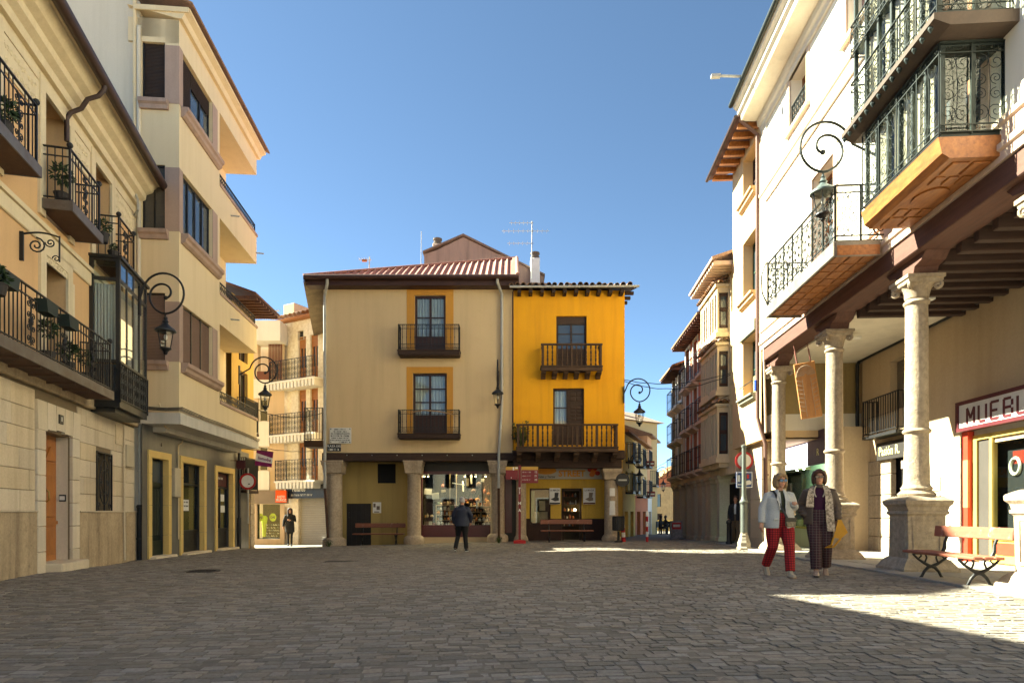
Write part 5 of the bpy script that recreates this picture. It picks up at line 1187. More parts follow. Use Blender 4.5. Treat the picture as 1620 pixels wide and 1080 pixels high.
m = MB(); slats(m, sw[0], sw[1], sw[2], sw[3], .16, 34, .03); m.build('roller_shutter', mat('shutter_grey', (.34,.32,.28), .6, (.28,.26,.23), 2), hC2)
m = MB(); m.box(c2(457)[0], 3.1, -.22, -.02, c2(471, 788)[1], c2(471, 767)[1]); si = m.build('shop_fascia', M_BLACK, hC2); lettering('Fenareo', .34, M_PAPER, hC2, (c2(484)[0] - .25, -.225, c2(471, 774)[1]), bold=.004, depth=.003, sx=.8); dashes(hC2, c2(466)[0], c2(500)[0], c2(471, 783)[1], .1, -.222, 4, M_GREY, 'sign_line')
# ------------------------------------------------------------------ white arcade house at the right
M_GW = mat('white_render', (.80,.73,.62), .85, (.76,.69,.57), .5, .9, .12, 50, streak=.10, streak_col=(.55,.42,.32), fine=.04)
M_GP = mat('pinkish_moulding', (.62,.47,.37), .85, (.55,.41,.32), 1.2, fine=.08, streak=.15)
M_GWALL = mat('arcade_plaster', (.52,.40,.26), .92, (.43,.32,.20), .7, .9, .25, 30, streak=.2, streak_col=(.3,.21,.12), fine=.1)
M_GWHITE = mat('whitewash', (.66,.60,.50), .9, (.6,.54,.44), .8, fine=.06, streak=.12)
M_WOODO = mat('orange_varnish', (.38,.14,.032), .45, (.17,.052,.013), grain=(2.5, 14, 14), bump=.2, bscale=20, spec=.6)
M_JOIST = mat('dark_joist', (.06,.032,.024), .8, (.03,.016,.012), grain=(14, 1, 14), bump=.3, bscale=20)
hG = base(FG, 'arcade_house', 'white house over a stone column arcade with iron balcony and glazed gallery')
GX0, GX1 = -7.38, 7.5; fo = -.3
wn1 = [(-5.2, -4.1, 10.95, 12.3), (-2.0, -.9, 10.95, 12.3)]; dr1 = [(-3.75, -2.6, 6.05, 8.95), (.7, 2.2, 6.1, 9.4), (4.2, 5.4, 6.05, 8.95)]
m = MB(); m.wall(GX0, GX1, 5.85, 12.9, wn1 + dr1, fo, .38); m.box(GX0 + .05, GX1, .25, 9, 5.9, 13); m.add([(GX0, fo, 5.85), (GX0, fo, 12.9), (GX0, 9, 12.9), (GX0, 9, 5.85)], [(0, 1, 2, 3)]); m.build('wall', M_GW, hG)
m = MB(); m.box(GX0 + .1, GX1, 2.6, 9, -1, 5.85); m.build('rooms', M_DARK, hG)
M_SHUT = mat('brown_shutter', (.30,.115,.045), .6, (.22,.08,.03), grain=(3, 3, 10))
for d in wn1 + dr1:
    w = window(hG, d[0], d[1], d[2], d[3], .0, M_SHUT, G_SKY, 2, 2, .08, .25 if d[3] < 10 else 0); surround(hG, d[0], d[1], d[2], d[3], .16, fo, M_GP, .03, sill=d[3] > 10)
m = MB(); railing(m, [(wn1[0][0], fo + .05), (wn1[0][1], fo + .05)], 10.95, 11.6, .14, style='rich'); m.build('window_rail', M_IRONG, hG)
# string courses, moulded band over the beam, end pilaster, cornice
for prof in ([(0, 10.05), (-.05, 10.05), (-.07, 10.12), (-.07, 10.3), (-.11, 10.34), (-.11, 10.42), (0, 10.42)], [(0, 5.85), (-.07, 5.85), (-.07, 5.98), (-.11, 6.0), (-.11, 6.08), (-.05, 6.12), (-.05, 6.34), (-.09, 6.36), (-.09, 6.43), (0, 6.45)]):
    m = MB(); m.prism([(fo + p[0] + .01 * (p[0] == 0), p[1]) for p in prof], GX0 - .02, GX1, 'x'); fixn(m.build('string_course', M_GP, hG))
m = MB(); m.box(GX0 - .015, GX0 + .42, fo - .045, fo + .01, 6.46, 10.03); m.box(GX0 - .015, GX0 + .42, fo - .045, fo + .01, 10.44, 12.4); m.build('pilaster', M_GWHITE, hG)
m = MB(); m.prism([(fo + .02, 12.3), (fo - .06, 12.3), (fo - .08, 12.42), (fo - .14, 12.46), (fo - .16, 12.62), (fo - .62, 12.64), (fo - .64, 12.76), (fo - .72, 12.82), (fo - .72, 12.92), (fo - .82, 13.0), (fo - .86, 13.1), (fo + .02, 13.1)], GX0 - .05, GX1, 'x'); fixn(m.build('cornice', M_GWHITE, hG))
m = MB(); m.tube([(GX0 - .1, fo - .9, 13.13), (GX1, fo - .9, 13.13)], .07, 10); m.build('gutter', M_IRONG, hG, smooth=True)
m = MB(); m.add([(GX0 - .1, fo - .9, 13.15), (GX1, fo - .9, 13.15), (GX1, 4, 15), (GX0 - .1, 4, 15), (GX1, 9, 13), (GX0 - .1, 9, 13)], [(0, 1, 2, 3), (3, 2, 4, 5)]); m.build('roof', M_TILE, hG)
# timber beam, brackets, joists, ceiling
m = MB(); m.cbox(GX0, GX1, -.33, .22, 5.5, 5.848, .015); m.build('beam', M_REDW, hG)
colx = (-6.92, -3.31, 0.0, 3.15)
for x in colx:
    m = MB(); m.prism([(x - .62, 5.498), (x + .62, 5.498), (x + .5, 5.38), (x + .3, 5.34), (x + .26, 5.22), (x - .26, 5.22), (x - .3, 5.34), (x - .5, 5.38)], -.2, .2); fixn(m.build('bracket', M_REDW, hG))
x = -2.6
while x < 6.5: m = MB(); m.cbox(x - .07, x + .07, .2, 2.42, 5.34, 5.56, .01); m.build('joist', M_JOIST, hG); x += .43
m = MB(); m.box(-2.8, GX1, .2, 2.5, 5.561, 5.6); m.build('ceiling_boards', M_JOIST, hG)
m = MB(); m.box(GX0, -2.8, .2, 2.5, 5.45, 5.5); m.build('ceiling', M_GWHITE, hG)
M_G2 = 0
for x, y in ((-1.4, .6), (-4.2, .5)): m = MB(); m.cbox(x - .06, x + .06, y, y + .5, 5.30, 5.36, .01); m.build('strip_light', M_WHITE, hG)
# columns: moulded square pedestal, ringed shaft, carved capital
for x in colx:
    X, Y = FG.world(x, 0); g0 = gz(X, Y) - .02; cz = 5.2
    q = MB(); q.lathe([(.47, 0), (.47, .09), (.455, .11), (.40, .2), (.35, .25), (.32, .27)], (x, 0, g0), 4); q.lathe([(.31, .27), (.31, 1.0), (.32, 1.02), (.345, 1.04), (.345, 1.08), (.33, 1.09), (.35, 1.16), (.39, 1.21), (.395, 1.27), (.375, 1.29), (.31, 1.33), (.27, 1.35)], (x, 0, g0), 4)
    for sx_, sy_ in ((1, 0), (-1, 0), (0, 1), (0, -1)):
        for (a, b, c, d) in ((-.24, .24, .36, .40), (-.24, .24, .94, .98), (-.24, -.2, .40, .94), (.2, .24, .40, .94)):
            if sx_: q.box(x + sx_ * .31 - .012, x + sx_ * .31 + .012, a, b, g0 + c, g0 + d)
            else: q.box(x + a, x + b, sy_ * .31 - .012, sy_ * .31 + .012, g0 + c, g0 + d)
    for i, v in enumerate(q.V):   # worn edges
        n_ = math.sin(v[0] * 37 + v[2] * 21) * math.cos(v[1] * 29 + v[2] * 17); q.V[i] = (v[0] + n_ * .008, v[1] + n_ * .008, v[2])
    co = q.build('pedestal', M_PED, hG)
    z1 = g0 + 1.35; H = cz - z1 - .45
    q = MB(); prof = [(.29, 0), (.3, .04), (.26, .08), (.235, .1), (.25, .14), (.22, .18), (.205, .22)]
    for i in range(1, 9): prof.append((.205 - .018 * i / 9, .22 + (1.05 - .22) * i / 9))
    prof += [(.187, 1.1), (.215, 1.12), (.225, 1.145), (.215, 1.17), (.188, 1.19)]
    for i in range(1, 12): prof.append((.188 - .013 * i / 12, 1.19 + (H - 1.19) * i / 12))
    prof += [(.175, H), (.2, H + .02), (.21, H + .045), (.2, H + .07), (.17, H + .09), (.175, H + .14)]
    q.lathe(prof, (x, 0, z1), 32)
    for i, v in enumerate(q.V):   # weathered surface, a joint and chips that differ from column to column
        a_ = math.atan2(v[1], v[0] - x); n_ = math.sin(a_ * 3 + x + v[2] * 5) * math.sin(v[2] * 9 + x * 3) + .7 * math.sin(a_ * 7 - v[2] * 13 + x * 5) * math.sin(v[2] * 23 + a_ * 2); k_f = 1 + .012 * n_ - (.05 if n_ > 1.15 else 0); q.V[i] = (x + (v[0] - x) * k_f, v[1] * k_f, v[2])
    q.build('shaft', M_STONE, hG, smooth=True)
    q = MB(); q.lathe([(.185, H + .12), (.2, H + .2), (.22, H + .28), (.27, H + .34)], (x, 0, z1), 20); q.lathe([(.27, H + .335), (.29, H + .36), (.29, H + .4), (.315, H + .41), (.315, cz + .02 - z1)], (x, 0, z1), 4)
    for sx_ in (-1, 1):
        for sy_ in (-1, 1): q.scroll((x + sx_ * .23, sy_ * .23, z1 + H + .29), .07, (sx_, sy_), .03, 1.3, PI/2, -1, n=6, m=14)
    q.build('capital', M_STONE, hG, smooth=True)
# ornate balcony
def scroll_rail(par, path, z0, z1, name='railing', rt=.0055):
    m = MB(); h = z1 - z0
    for a, b in zip(path[:-1], path[1:]):
        A = Vector((*a, 0)); B = Vector((*b, 0)); L = (B - A).length; u = (B - A).normalized(); n = max(1, round(L / .5))
        for z, w_ in ((z1, .04), (z1 - .13, .016), (z0 + .13, .016), (z0 + .03, .03)): m.bar(A + Vector((0, 0, z)), B + Vector((0, 0, z)), w_ * (.8 if rt < .009 else 1.1), .016 if rt < .009 else .024)
        for i in range(n + 1): p = A + u * (L * i / n); m.bar(p + Vector((0, 0, z0)), p + Vector((0, 0, z1)), 3 * rt, 3 * rt, up=u)
        for i in range(n):
            c = A + u * (L * (i + .5) / n); q = L / n
            for sg_ in (-1, 1):
                for f, r_, st in ((.24, .12, -1), (.43, .085, 1), (.60, .085, -1), (.78, .12, 1)): m.scroll(c + u * (sg_ * q * .24) + Vector((0, 0, z0 + h * f)), r_ * min(1, q / .42), u, rt, 1.5, PI/2 * st, sg_ * st, n=4, m=14)
            m.tube([c + Vector((0, 0, z0 + .13)), c + Vector((0, 0, z0 + h * .5)) + u * .03, c + Vector((0, 0, z1 - .13))], .005, 4)
            for k in range(4): m.scroll(c + u * (q * (k - 1.5) / 4) + Vector((0, 0, z1 - .065)), .04, u, .004, 1.0, PI/2, 1 if k % 2 else -1, n=4, m=9); m.scroll(c + u * (q * (k - 1.5) / 4) + Vector((0, 0, z0 + .08)), .035, u, .004, 1.0, PI/2, 1 if k % 2 else -1, n=4, m=9)
    return m.build(name, M_IRONG, par)
bx0, bx1, of = -4.1, -.42, 1.22; zb0, zb1 = 5.88, 6.02
m = MB(); m.box(bx0, bx1, -of, fo - .12, zb0, zb1); bo = m.build('balcony', M_WOODO, hG)
m = MB(); m.cbox(bx0 - .03, bx1 + .03, -of - .05, -of, zb0 - .06, zb1 + .08, .012); m.box(bx0 - .03, bx0, -of, fo - .12, zb0 - .06, zb1 + .08); m.box(bx1, bx1 + .03, -of, fo - .12, zb0 - .06, zb1 + .08); m.build('edge', mat('lead_edge', (.28,.26,.23), .5, (.14,.11,.09), 3, metal=.3), bo)
m = MB()
for i in range(9):
    for j in range(3): m.cbox(bx0 + .08 + i * .4, bx0 + .4 + i * .4, -of + .06 + j * .26, -of + .28 + j * .26, zb0 - .02, zb0 + .001, .008)
m.build('soffit_panel', M_WOODO, bo); m = MB(); m.box(bx1 + .03, bx1 + .04, -of + .02, fo - .14, zb0 - .04, zb1); m.build('end_board', M_WOODO, bo)
scroll_rail(bo, [(bx0, fo), (bx0, -of), (bx1, -of), (bx1, fo)], zb1 + .06, zb1 + 1.12, rt=.0105)
m = MB(); x = bx0 + .05; m.tube([(x, -of - .03, zb1 + .1), (x, -of - .16, zb1 + .4), (x, -of - .18, zb1 + .8), (x, -of - .08, zb1 + 1.1), (x, -of + .02, zb1 + 1.13)], .018, 7); m.build('belly_bar', M_IRONG, bo)
# two-storey glazed gallery
gx0, gx1 = .5, 2.62; M_GAL = mat('gallery_iron', (.026,.036,.034), .5, (.018,.025,.024), 3, metal=.2, fine=.08)
G_GAL = glass('gallery_glass', (.95, .97, .95), .3, ior=2.4); gal = MB(); O1, O2 = 1.12, 1.24
def gal_tier(x0, x1, off, z0, z1, n):
    gal.box(x0, x1, -off, fo, z0, z0 + .08); gal.box(x0, x1, -off, fo, z1 - .08, z1)
    for i in range(n + 1): x = x0 + (x1 - x0 - .05) * i / n; gal.box(x, x + .05, -off, -off + .06, z0 + .08, z1 - .08)
    for k in range(3):
        y = -off + (off + fo) * k / 2
        for x in (x0, x1 - .05): gal.box(x, x + .05, max(y, -off + .06), min(y + .05, fo), z0 + .08, z1 - .08)
gal_tier(gx0, gx1, O1, 6.22, 7.55, 6); gal_tier(gx0 - .15, gx1 + .15, O2, 7.72, 11.4, 6)
gal.box(gx0 - .15, gx1 + .15, -O2, fo, 9.0, 9.06); ga = gal.build('glazed_gallery', M_GAL, hG)
def gpane(x0, x1, y0, y1, z0, z1): q = MB(); q.box(x0, x1, y0, y1, z0, z1); q.build('pane', G_GAL, ga)
for (x0, x1, off, z0, z1) in ((gx0, gx1, O1, 6.3, 7.47), (gx0 - .15, gx1 + .15, O2, 7.8, 9.0), (gx0 - .15, gx1 + .15, O2, 9.06, 11.32)):
    for i in range(6): a = x0 + (x1 - x0 - .05) * i / 6 + .05; gpane(a, x0 + (x1 - x0 - .05) * (i + 1) / 6, -off + .025, -off + .031, z0, z1)
    for x in (x0 + .022, x1 - .028):
        for k in range(2): gpane(x, x + .006, -off + .06 + k * .42, min(-off + .06 + (k + 1) * .42, fo), z0, z1)
M_CUR2 = mat('cream_curtain', (.66,.60,.48), .9, (.54,.47,.36), 3, grain=(16, 3, .5))
for (x0, x1, off, z0, z1) in ((gx0, gx1, O1, 6.35, 7.45), (gx0 - .1, gx1 + .1, O2, 7.85, 11.3)):
    q = MB(); n = 60; vs = []
    for i in range(n + 1): t = i / n; xx = x0 + .12 + (x1 - x0 - .3) * t; yy = -off + .12 + .03 * math.sin(i * 1.7) + .02 * math.sin(i * .6); vs += [(xx, yy, z0), (xx, yy, z1)]
    q.add(vs, [(2*i, 2*i+2, 2*i+3, 2*i+1) for i in range(n) if (i // 5) % 4 != 3]); q.build('curtain', M_CUR2, ga, smooth=True)
scroll_rail(ga, [(gx0 - .02, fo), (gx0 - .02, -O1 - .03), (gx1 + .02, -O1 - .03), (gx1 + .02, fo)], 6.26, 7.5, 'ironwork'); scroll_rail(ga, [(gx0 - .18, fo), (gx0 - .18, -O2 - .03), (gx1 + .18, -O2 - .03), (gx1 + .18, fo)], 7.78, 8.5, 'ironwork'); scroll_rail(ga, [(gx0 - .18, fo), (gx0 - .18, -O2 - .03), (gx1 + .18, -O2 - .03), (gx1 + .18, fo)], 8.95, 9.5, 'ironwork')
q = MB(); q.prism([(-O2 - .14, 7.72), (-O2 - .14, 7.64), (-O1 - .05, 7.552), (fo, 7.552), (fo, 7.72)], gx0 - .3, gx1 + .3, 'x'); fixn(q.build('ledge', mat('ledge_brown', (.085,.06,.045), .8, (.05,.035,.028), 3), ga))
for i in range(14): q = MB(); x = gx0 - .26 + i * .195; q.lathe([(.03, 0), (.035, -.05), (.005, -.1)], (x, -O2 - .1, 7.65), 6); q.build('drop', M_GAL, ga)
m = MB(); m.prism([(-O1 - .05, 6.22), (fo - .02, 6.22), (fo - .02, 5.93), (-O1 + .1, 5.93), (-O1 - .0, 6.0)], gx0 - .03, gx1 + .03, 'x'); gb = m.build('gallery_base', M_WOODO, hG); fixn(gb)
def soff(x0, x1, y0, y1):
    q = MB(); q.cbox(x0, x1, y0, y1, 5.905, 5.935, .012); q.build('coffer', M_WOODO, gb)
L_ = gx1 - gx0; y0 = -O1 + .18; y1 = fo - .08; yy = (y1 - y0)
for k in range(2): soff(gx0 + .08, gx0 + .4, y0 + yy * k / 2 + .02, y0 + yy * (k + 1) / 2 - .02); soff(gx1 - .4, gx1 - .08, y0 + yy * k / 2 + .02, y0 + yy * (k + 1) / 2 - .02)
for k in range(3): soff(gx0 + .46, gx0 + .68, y0 + yy * k / 3 + .02, y0 + yy * (k + 1) / 3 - .02); soff(gx1 - .68, gx1 - .46, y0 + yy * k / 3 + .02, y0 + yy * (k + 1) / 3 - .02)
q = MB(); cx, cy = (gx0 + gx1) / 2, (y0 + y1) / 2; q.prism([(cx + .3 * math.cos(a), cy + yy * .42 * math.sin(a)) for a in [2*PI*i/28 for i in range(28)]], 5.905, 5.935, 'z'); fixn(q.build('oval_coffer', M_WOODO, gb))
m = MB(); m.tube([(-6.3, fo - .9, 13.2), (-6.3, fo - 1.55, 13.25)], .035, 7); m.box(-6.36, -6.24, fo - 1.75, fo - 1.5, 13.2, 13.28); m.build('roof_spot', M_GREY, hG)
# ---- back wall of the arcade
BW = 2.4
def gx(px): return FG.x(px, -BW)
def gzz(px, py): return FG.z(px, py, -BW)
sx0 = gx(1538); dw = (gx(1412), gx(1436), -.3, 2.42); iw = (gx(1408), gx(1440), 3.75, 5.05); dk = (gx(1338), gx(1364), -.3, 2.6)
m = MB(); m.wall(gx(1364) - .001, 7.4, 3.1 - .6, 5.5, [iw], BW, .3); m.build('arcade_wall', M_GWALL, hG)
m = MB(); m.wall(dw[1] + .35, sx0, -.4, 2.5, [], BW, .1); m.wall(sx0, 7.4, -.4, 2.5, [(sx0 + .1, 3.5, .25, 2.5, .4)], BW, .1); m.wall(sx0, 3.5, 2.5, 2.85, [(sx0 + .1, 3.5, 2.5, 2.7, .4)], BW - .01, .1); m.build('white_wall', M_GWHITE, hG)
for (xa, xb) in ((gx(1366), gx(1393)), (gx(1393), dw[0]), (dw[1], dw[1] + .35)):
    z = -.3
    for hh in (.75, .5, .62, .55, .39):
        q = MB(); q.cbox(xa + .005, xb - .005, BW - .05, BW + .1, z, z + hh - .01, .015); q.build('stone_block', M_STONE, hG); z += hh
m = MB(); m.box(dw[0], dw[1], BW + .25, BW + .3, dw[2], dw[3]); dd = m.build('door', M_BROWN, hG); q = MB(); q.box(dw[0] + .28, dw[0] + .45, BW + .22, BW + .25, .3, 2.0); q.build('panel', mat('orange_panel', (.42,.15,.05), .5), dd)
for i in range(8): q = MB(); q.box(dw[0] + .03 + i * .085, dw[0] + .06 + i * .085, BW + .2, BW + .24, 2.02, 2.4); q.build('fanlight_bar', M_BROWN, dd)
m = MB(); m.box(iw[0], iw[1], BW + .2, BW + .22, iw[2], iw[3]); ws = m.build('window', G_DARK, hG); q = MB(); slats(q, iw[0], iw[1], iw[2], iw[3], BW + .19, 26); q.build('blind', mat('beige_blind', (.22,.17,.12), .8), ws)
m = MB(); zb_ = 3.15; m.box(gx(1388), gx(1446), BW - .4, BW, zb_ - .08, zb_); ib = m.build('inner_balcony', M_IRON, hG); m = MB(); railing(m, [(gx(1388) + .02, BW), (gx(1388) + .02, BW - .38), (gx(1446), BW - .38), (gx(1446), BW)], zb_, zb_ + .95, .12, style='plain'); m.build('railing', M_IRON, ib)
m = MB(); m.cbox(gx(1395), gx(1442), BW - .14, BW - .06, 2.48, 2.95, .01); sb = m.build('door_sign_board', mat('black_board', (.022,.018,.016), .6), hG); lettering('Pasión R.', .33, mat('pale_yellow', (.62,.58,.24), .6), sb, (gx(1396) + .1, BW - .145, 2.7), align='LEFT', depth=.003, sx=.85, bold=.004)
m = MB(); m.cbox(gx(1430), gx(1436), BW - .07, BW - .05, 2.2, 2.4, .004); m.build('notice_plate', M_GP, hG)
for k in range(2): m = MB(); x = gx(1476); m.cbox(x, x + .3, BW - .03, BW, 1.15 + k * .45, 1.5 + k * .42, .005); m.build('wall_notice', M_GP, hG)
# furniture shop
M_YF = mat('yellow_frame', (.55,.40,.10), .5, fine=.05); M_REDP = mat('bright_red_paint', (.55,.045,.025), .45, (.48,.04,.02), 3, fine=.05)
sg = MB(); sg.box(sx0 - .12, sx0 + .08, BW - .14, BW, -.05, 2.8); sp_ = sg.build('red_post', M_REDP, hG)
m = MB(); m.box(sx0 - .124, sx0 + .084, BW - .144, BW - .1, 1.2, 2.2); m.build('faded_patch', mat('faded_red', (.55,.2,.1), .6), sp_)
m = MB(); zt_ = 2.7
for (a, b, c, d) in ((sx0 + .1, sx0 + .22, .1, zt_), (sx0 + .6, sx0 + .68, .1, zt_), (sx0 + .22, 3.5, zt_ - .1, zt_), (sx0 + .68, 3.5, .1, .2), (sx0 + .68, 3.5, .55, .63)): m.box(a, b, BW - .05, BW + .06, c, d)
sf = m.build('shop_front', M_YF, hG); m = MB(); m.box(sx0 + .22, sx0 + .6, BW - .01, BW + .03, .1, zt_ - .1); m.build('side_panel', mat('grey_panel', (.07,.062,.055), .5), sf)
m = MB(); m.box(sx0 + .68, 3.5, BW + .0, BW + .006, .63, zt_ - .1); m.build('pane', G_CLEAR, sf); m = MB(); m.box(sx0 + .7, 3.5, BW - .02, BW + .02, .2, .55); m.build('riser', M_YF, sf); m = MB(); m.box(sx0 + .78, sx0 + 1.3, BW - .035, BW - .02, .26, .5); m.build('red_riser_panel', M_REDP, sf)
m = MB(); m.box(sx0 + .6, 3.5, BW + .9, BW + .92, .3, 2.5); m.build('display_back', mat('teal_back', (.02,.05,.07), .8, (.04,.05,.05), 2), sf)
rg = random.Random(12)
for z in (.95, 1.3, 1.65, 2.0):
    q = MB(); q.box(sx0 + .75, sx0 + 2.6, BW + .3, BW + .6, z - .025, z); q.build('shelf', M_YF, sf)
    for i in range(6):
        x = sx0 + .82 + i * .3; q = MB(); w_ = rg.uniform(.1, .22); h_ = rg.uniform(.12, .26)
        if rg.random() < .5: q.cbox(x, x + w_, BW + .35, BW + .4, z, z + h_, .01)
        else: q.lathe([(w_*.3, 0), (w_*.5, h_*.4), (w_*.3, h_*.8), (w_*.4, h_)], (x + .1, BW + .4, z), 10)
        q.build('display_item', goods[rg.choice([3, 4, 0, 2, 6, 3])], sf)
q = MB(); q.box(sx0 + .9, sx0 + 2.2, BW + .2, BW + .22, 2.05, 2.3); q.build('red_banner', M_REDP, sf); q = MB(); q.tube([(sx0 + 1.0 + .13*math.cos(a), BW + .18, 2.0 + .16*math.sin(a)) for a in [2*PI*i/18 for i in range(19)]], .035, 7); q.build('ring', goods[3], sf, smooth=True)
m = MB(); m.box(GX0 + 2.5, 7, BW - .28, BW, -.35, .05); m.build('shop_step', M_PED, hG)
X, Y = FG.world(sx0, BW - .2); ms = thing('shop_sign', 'white board with maroon letters MUEBLES over the furniture shop', 'sign', (X, Y, 2.80), FG.th)
m = MB(); m.box(-.14, 4.6, -.06, .1, 0, .075); m.box(-.14, 4.6, -.06, .1, .555, .63); m.box(-.14, -.05, -.06, .1, .075, .555); m.build('frame', mat('maroon_frame', (.09,.012,.018), .5), ms); m = MB(); m.box(-.05, 4.6, -.035, .05, .075, .555); m.build('board', mat('sign_board_white', (.68,.66,.62), .6, streak=.1), ms)
ST = {'M': [(0, 0, 0, 1), (1, 0, 1, 1), (0, 1, .5, .35), (.5, .35, 1, 1)], 'U': [(0, .12, 0, 1), (1, .12, 1, 1), (.1, 0, .9, 0)], 'E': [(0, 0, 0, 1), (0, 0, 1, 0), (0, .5, .8, .5), (0, 1, 1, 1)], 'B': [(0, 0, 0, 1), (0, 0, .85, 0), (0, .5, .85, .5), (0, 1, .85, 1), (1, .1, 1, .42), (1, .58, 1, .9)], 'L': [(0, 0, 0, 1), (0, 0, 1, 0)], 'S': [(0, 0, .9, 0), (1, .1, 1, .42), (.1, .5, .9, .5), (0, .58, 0, .9), (.1, 1, 1, 1)]}
for i, ch in enumerate('MUEBLES'):
    q = MB(); x0_ = .22 + i * .36
    for (a_, b_, c_, d_) in ST[ch]: q.bar((x0_ + a_ * .22, -.04, .13 + b_ * .33), (x0_ + c_ * .22, -.04, .13 + d_ * .33), .052, .012, up=(0, 1, 0))
    q.build('letter', MATS['maroon_frame'], ms)
# ---- far end of the arcade: mezzanine wall and glazed shop
m = MB(); m.box(-12.2, GX0 - .02, -.02, BW, 3.98, 5.46); m.build('mezzanine', mat('olive_plaster', (.34,.25,.11), .92, (.26,.185,.08), .8, .9, .3, 24, streak=.3, fine=.12, spots=.15), hG)
m = MB(); m.box(-12.2, GX0 + .0, -.08, BW + .1, 3.5, 3.975); m.build('mezzanine_beam', M_GWHITE, hG)
FG2y = 1.3
a, b = FG.x(1243, -FG2y), FG.x(1312, -FG2y)
m = MB(); m.box(a - 2.5, b, FG2y, FG2y + .12, 2.95, 3.5); sg2 = m.build('lit_fascia', mat('purple_fascia', (.05,.025,.05), .5), hG); m = MB(); m.box(a - .4, FG.x(1279, -FG2y), FG2y - .03, FG2y, 2.5, 3.2); m.build('lightbox', emit('lightbox', (.66,.62,.85), .9), sg2)
m = MB(); m.box(FG.x(1279, -FG2y), b, FG2y - .03, FG2y, 2.5, 3.2); m.build('sign_panel', mat('purple_sign', (.045,.022,.045), .5), sg2); lettering('R', .3, MATS['pale_yellow'], sg2, (b - .7, FG2y - .035, 2.85), depth=.002)
lettering('b', .4, M_INK, sg2, (a + .35, FG2y - .035, 2.75), depth=.002)
m = MB(); m.box(a - 2.5, b, FG2y, FG2y + .1, -.3, .62); sk = m.build('shop_plinth', M_GWHITE, hG); m = MB(); m.box(a - 2.5, b, FG2y - .02, FG2y + .1, .6, .66); m.box(b - .06, b, FG2y, FG2y + .08, .66, 2.5); m.build('sill', M_YF, sk); m = MB(); m.box(a - 2.5, b, FG2y + .02, FG2y + .028, .66, 2.95); m.build('pane', glass('green_glass', (.75, .9, .8), .5), sk)
m = MB(); m.box(a - 2.5, b, FG2y + 1.0, FG2y + 1.02, .3, 3.4); m.build('display_back', mat('pale_green_wall', (.45,.52,.40), .8, (.36,.42,.32), 2), sk); m = MB(); m.box(b, b + .02, FG2y, BW, -.3, 3.5); m.build('return_wall', M_GWALL, hG)
for i in range(7):
    x = a + .15 + i * .42; q = MB(); h_ = rg.uniform(.15, .4); z = rg.choice((.66, .66, 1.1, 1.5)); q.lathe([(.09, 0), (.11, h_*.5), (.1, h_)], (x, FG2y + .4, z), 10); q.build('display_item', goods[rg.choice([3, 4, 0, 3])], sk, smooth=True)
for px in (1261, 1272):
    x = FG.x(px, -FG2y - .3); q = MB(); q.lathe([(.04, 0), (.05, -.12)], (x, FG2y + .3, 2.62), 8); s_ = q.build('spotlight', M_BLACK, sk); q = MB(); q.ell((x, FG2y + .3, 2.49), .04, .04, .02, 8, 5); q.build('bulb', emit('white_bulb', (1, .95, .85), 14), s_)
la = bpy.data.lights.new('display_lamp', 'AREA'); la.shape = 'RECTANGLE'; la.size = 2.4; la.size_y = .3; la.energy = 14; la.color = (1, .96, .88); lo = bpy.data.objects.new('display_lamp', la); COL.objects.link(lo); lo.parent = hG; lo.location = (-8.6, FG2y + .45, 2.9)
m = MB(); m.box(b, gx(1366), BW + .1, BW + .2, -.3, 3.6); m.build('dark_entry', M_BLACK, hG)
for i in range(9): q = MB(); x = gx(1338) + i * .1; q.box(x, x + .03, BW + .04, BW + .07, -.2, 2.5); q.build('gate_bar', M_IRON, hG)
m = MB(); m.box(gx(1355), gx(1366), BW - .08, BW + .05, 2.2, 3.0); m.build('meter_box', M_GWHITE, hG); m = MB(); m.cbox(gx(1357), gx(1363), BW - .06, BW + .0, .6, 2.1, .01); m.build('poster_panel', mat('poster_mixed', (.30,.36,.34), .8, (.42,.36,.2), 6, .3), hG)
pipe(hG, [(GX0 + .25, BW - .08, 5.4), (gx(1362), BW - .1, 5.35), (gx(1362), BW - .1, 3.6), (gx(1366), BW - .1, 3.2)], .05, M_IRON, 'cable_bundle'); pipe(hG, [(gx(1362), BW - .06, 5.44), (6, BW - .06, 5.44)], .04, M_IRON, 'cable_bundle')
# paving slabs under the arcade
M_SLAB = mat('pavement_slab', (.33,.30,.26), .9, (.26,.23,.195), 1.2, .8, .3, 30, fine=.2, rand=.12)
rp = random.Random(6); sl0 = None
pv = thing('arcade_pavement', 'pale stone slab pavement under the arcade', 'pavement', (FG.ox, FG.oy, 0), FG.th); del pv['category'], pv['label']; pv['kind'] = 'structure'
xx = -11.0
while xx < 6:
    w_ = .62
    for j in range(5):
        y0 = -.78 + j * .62 + .005; X, Y = FG.world(xx + w_ / 2, y0 + .3); z = gz(X, Y) + .03
        if sl0 is None: q = MB(); q.cbox(.005, w_ - .005, 0, .61, -.16, 0, .008); o = q.build('paving_slab', M_SLAB, pv); sl0 = o.data
        else: o = bpy.data.objects.new('paving_slab', sl0); COL.objects.link(o); o.parent = pv
        o.location = (xx, y0, z + rp.uniform(-.004, .004))
    xx += w_
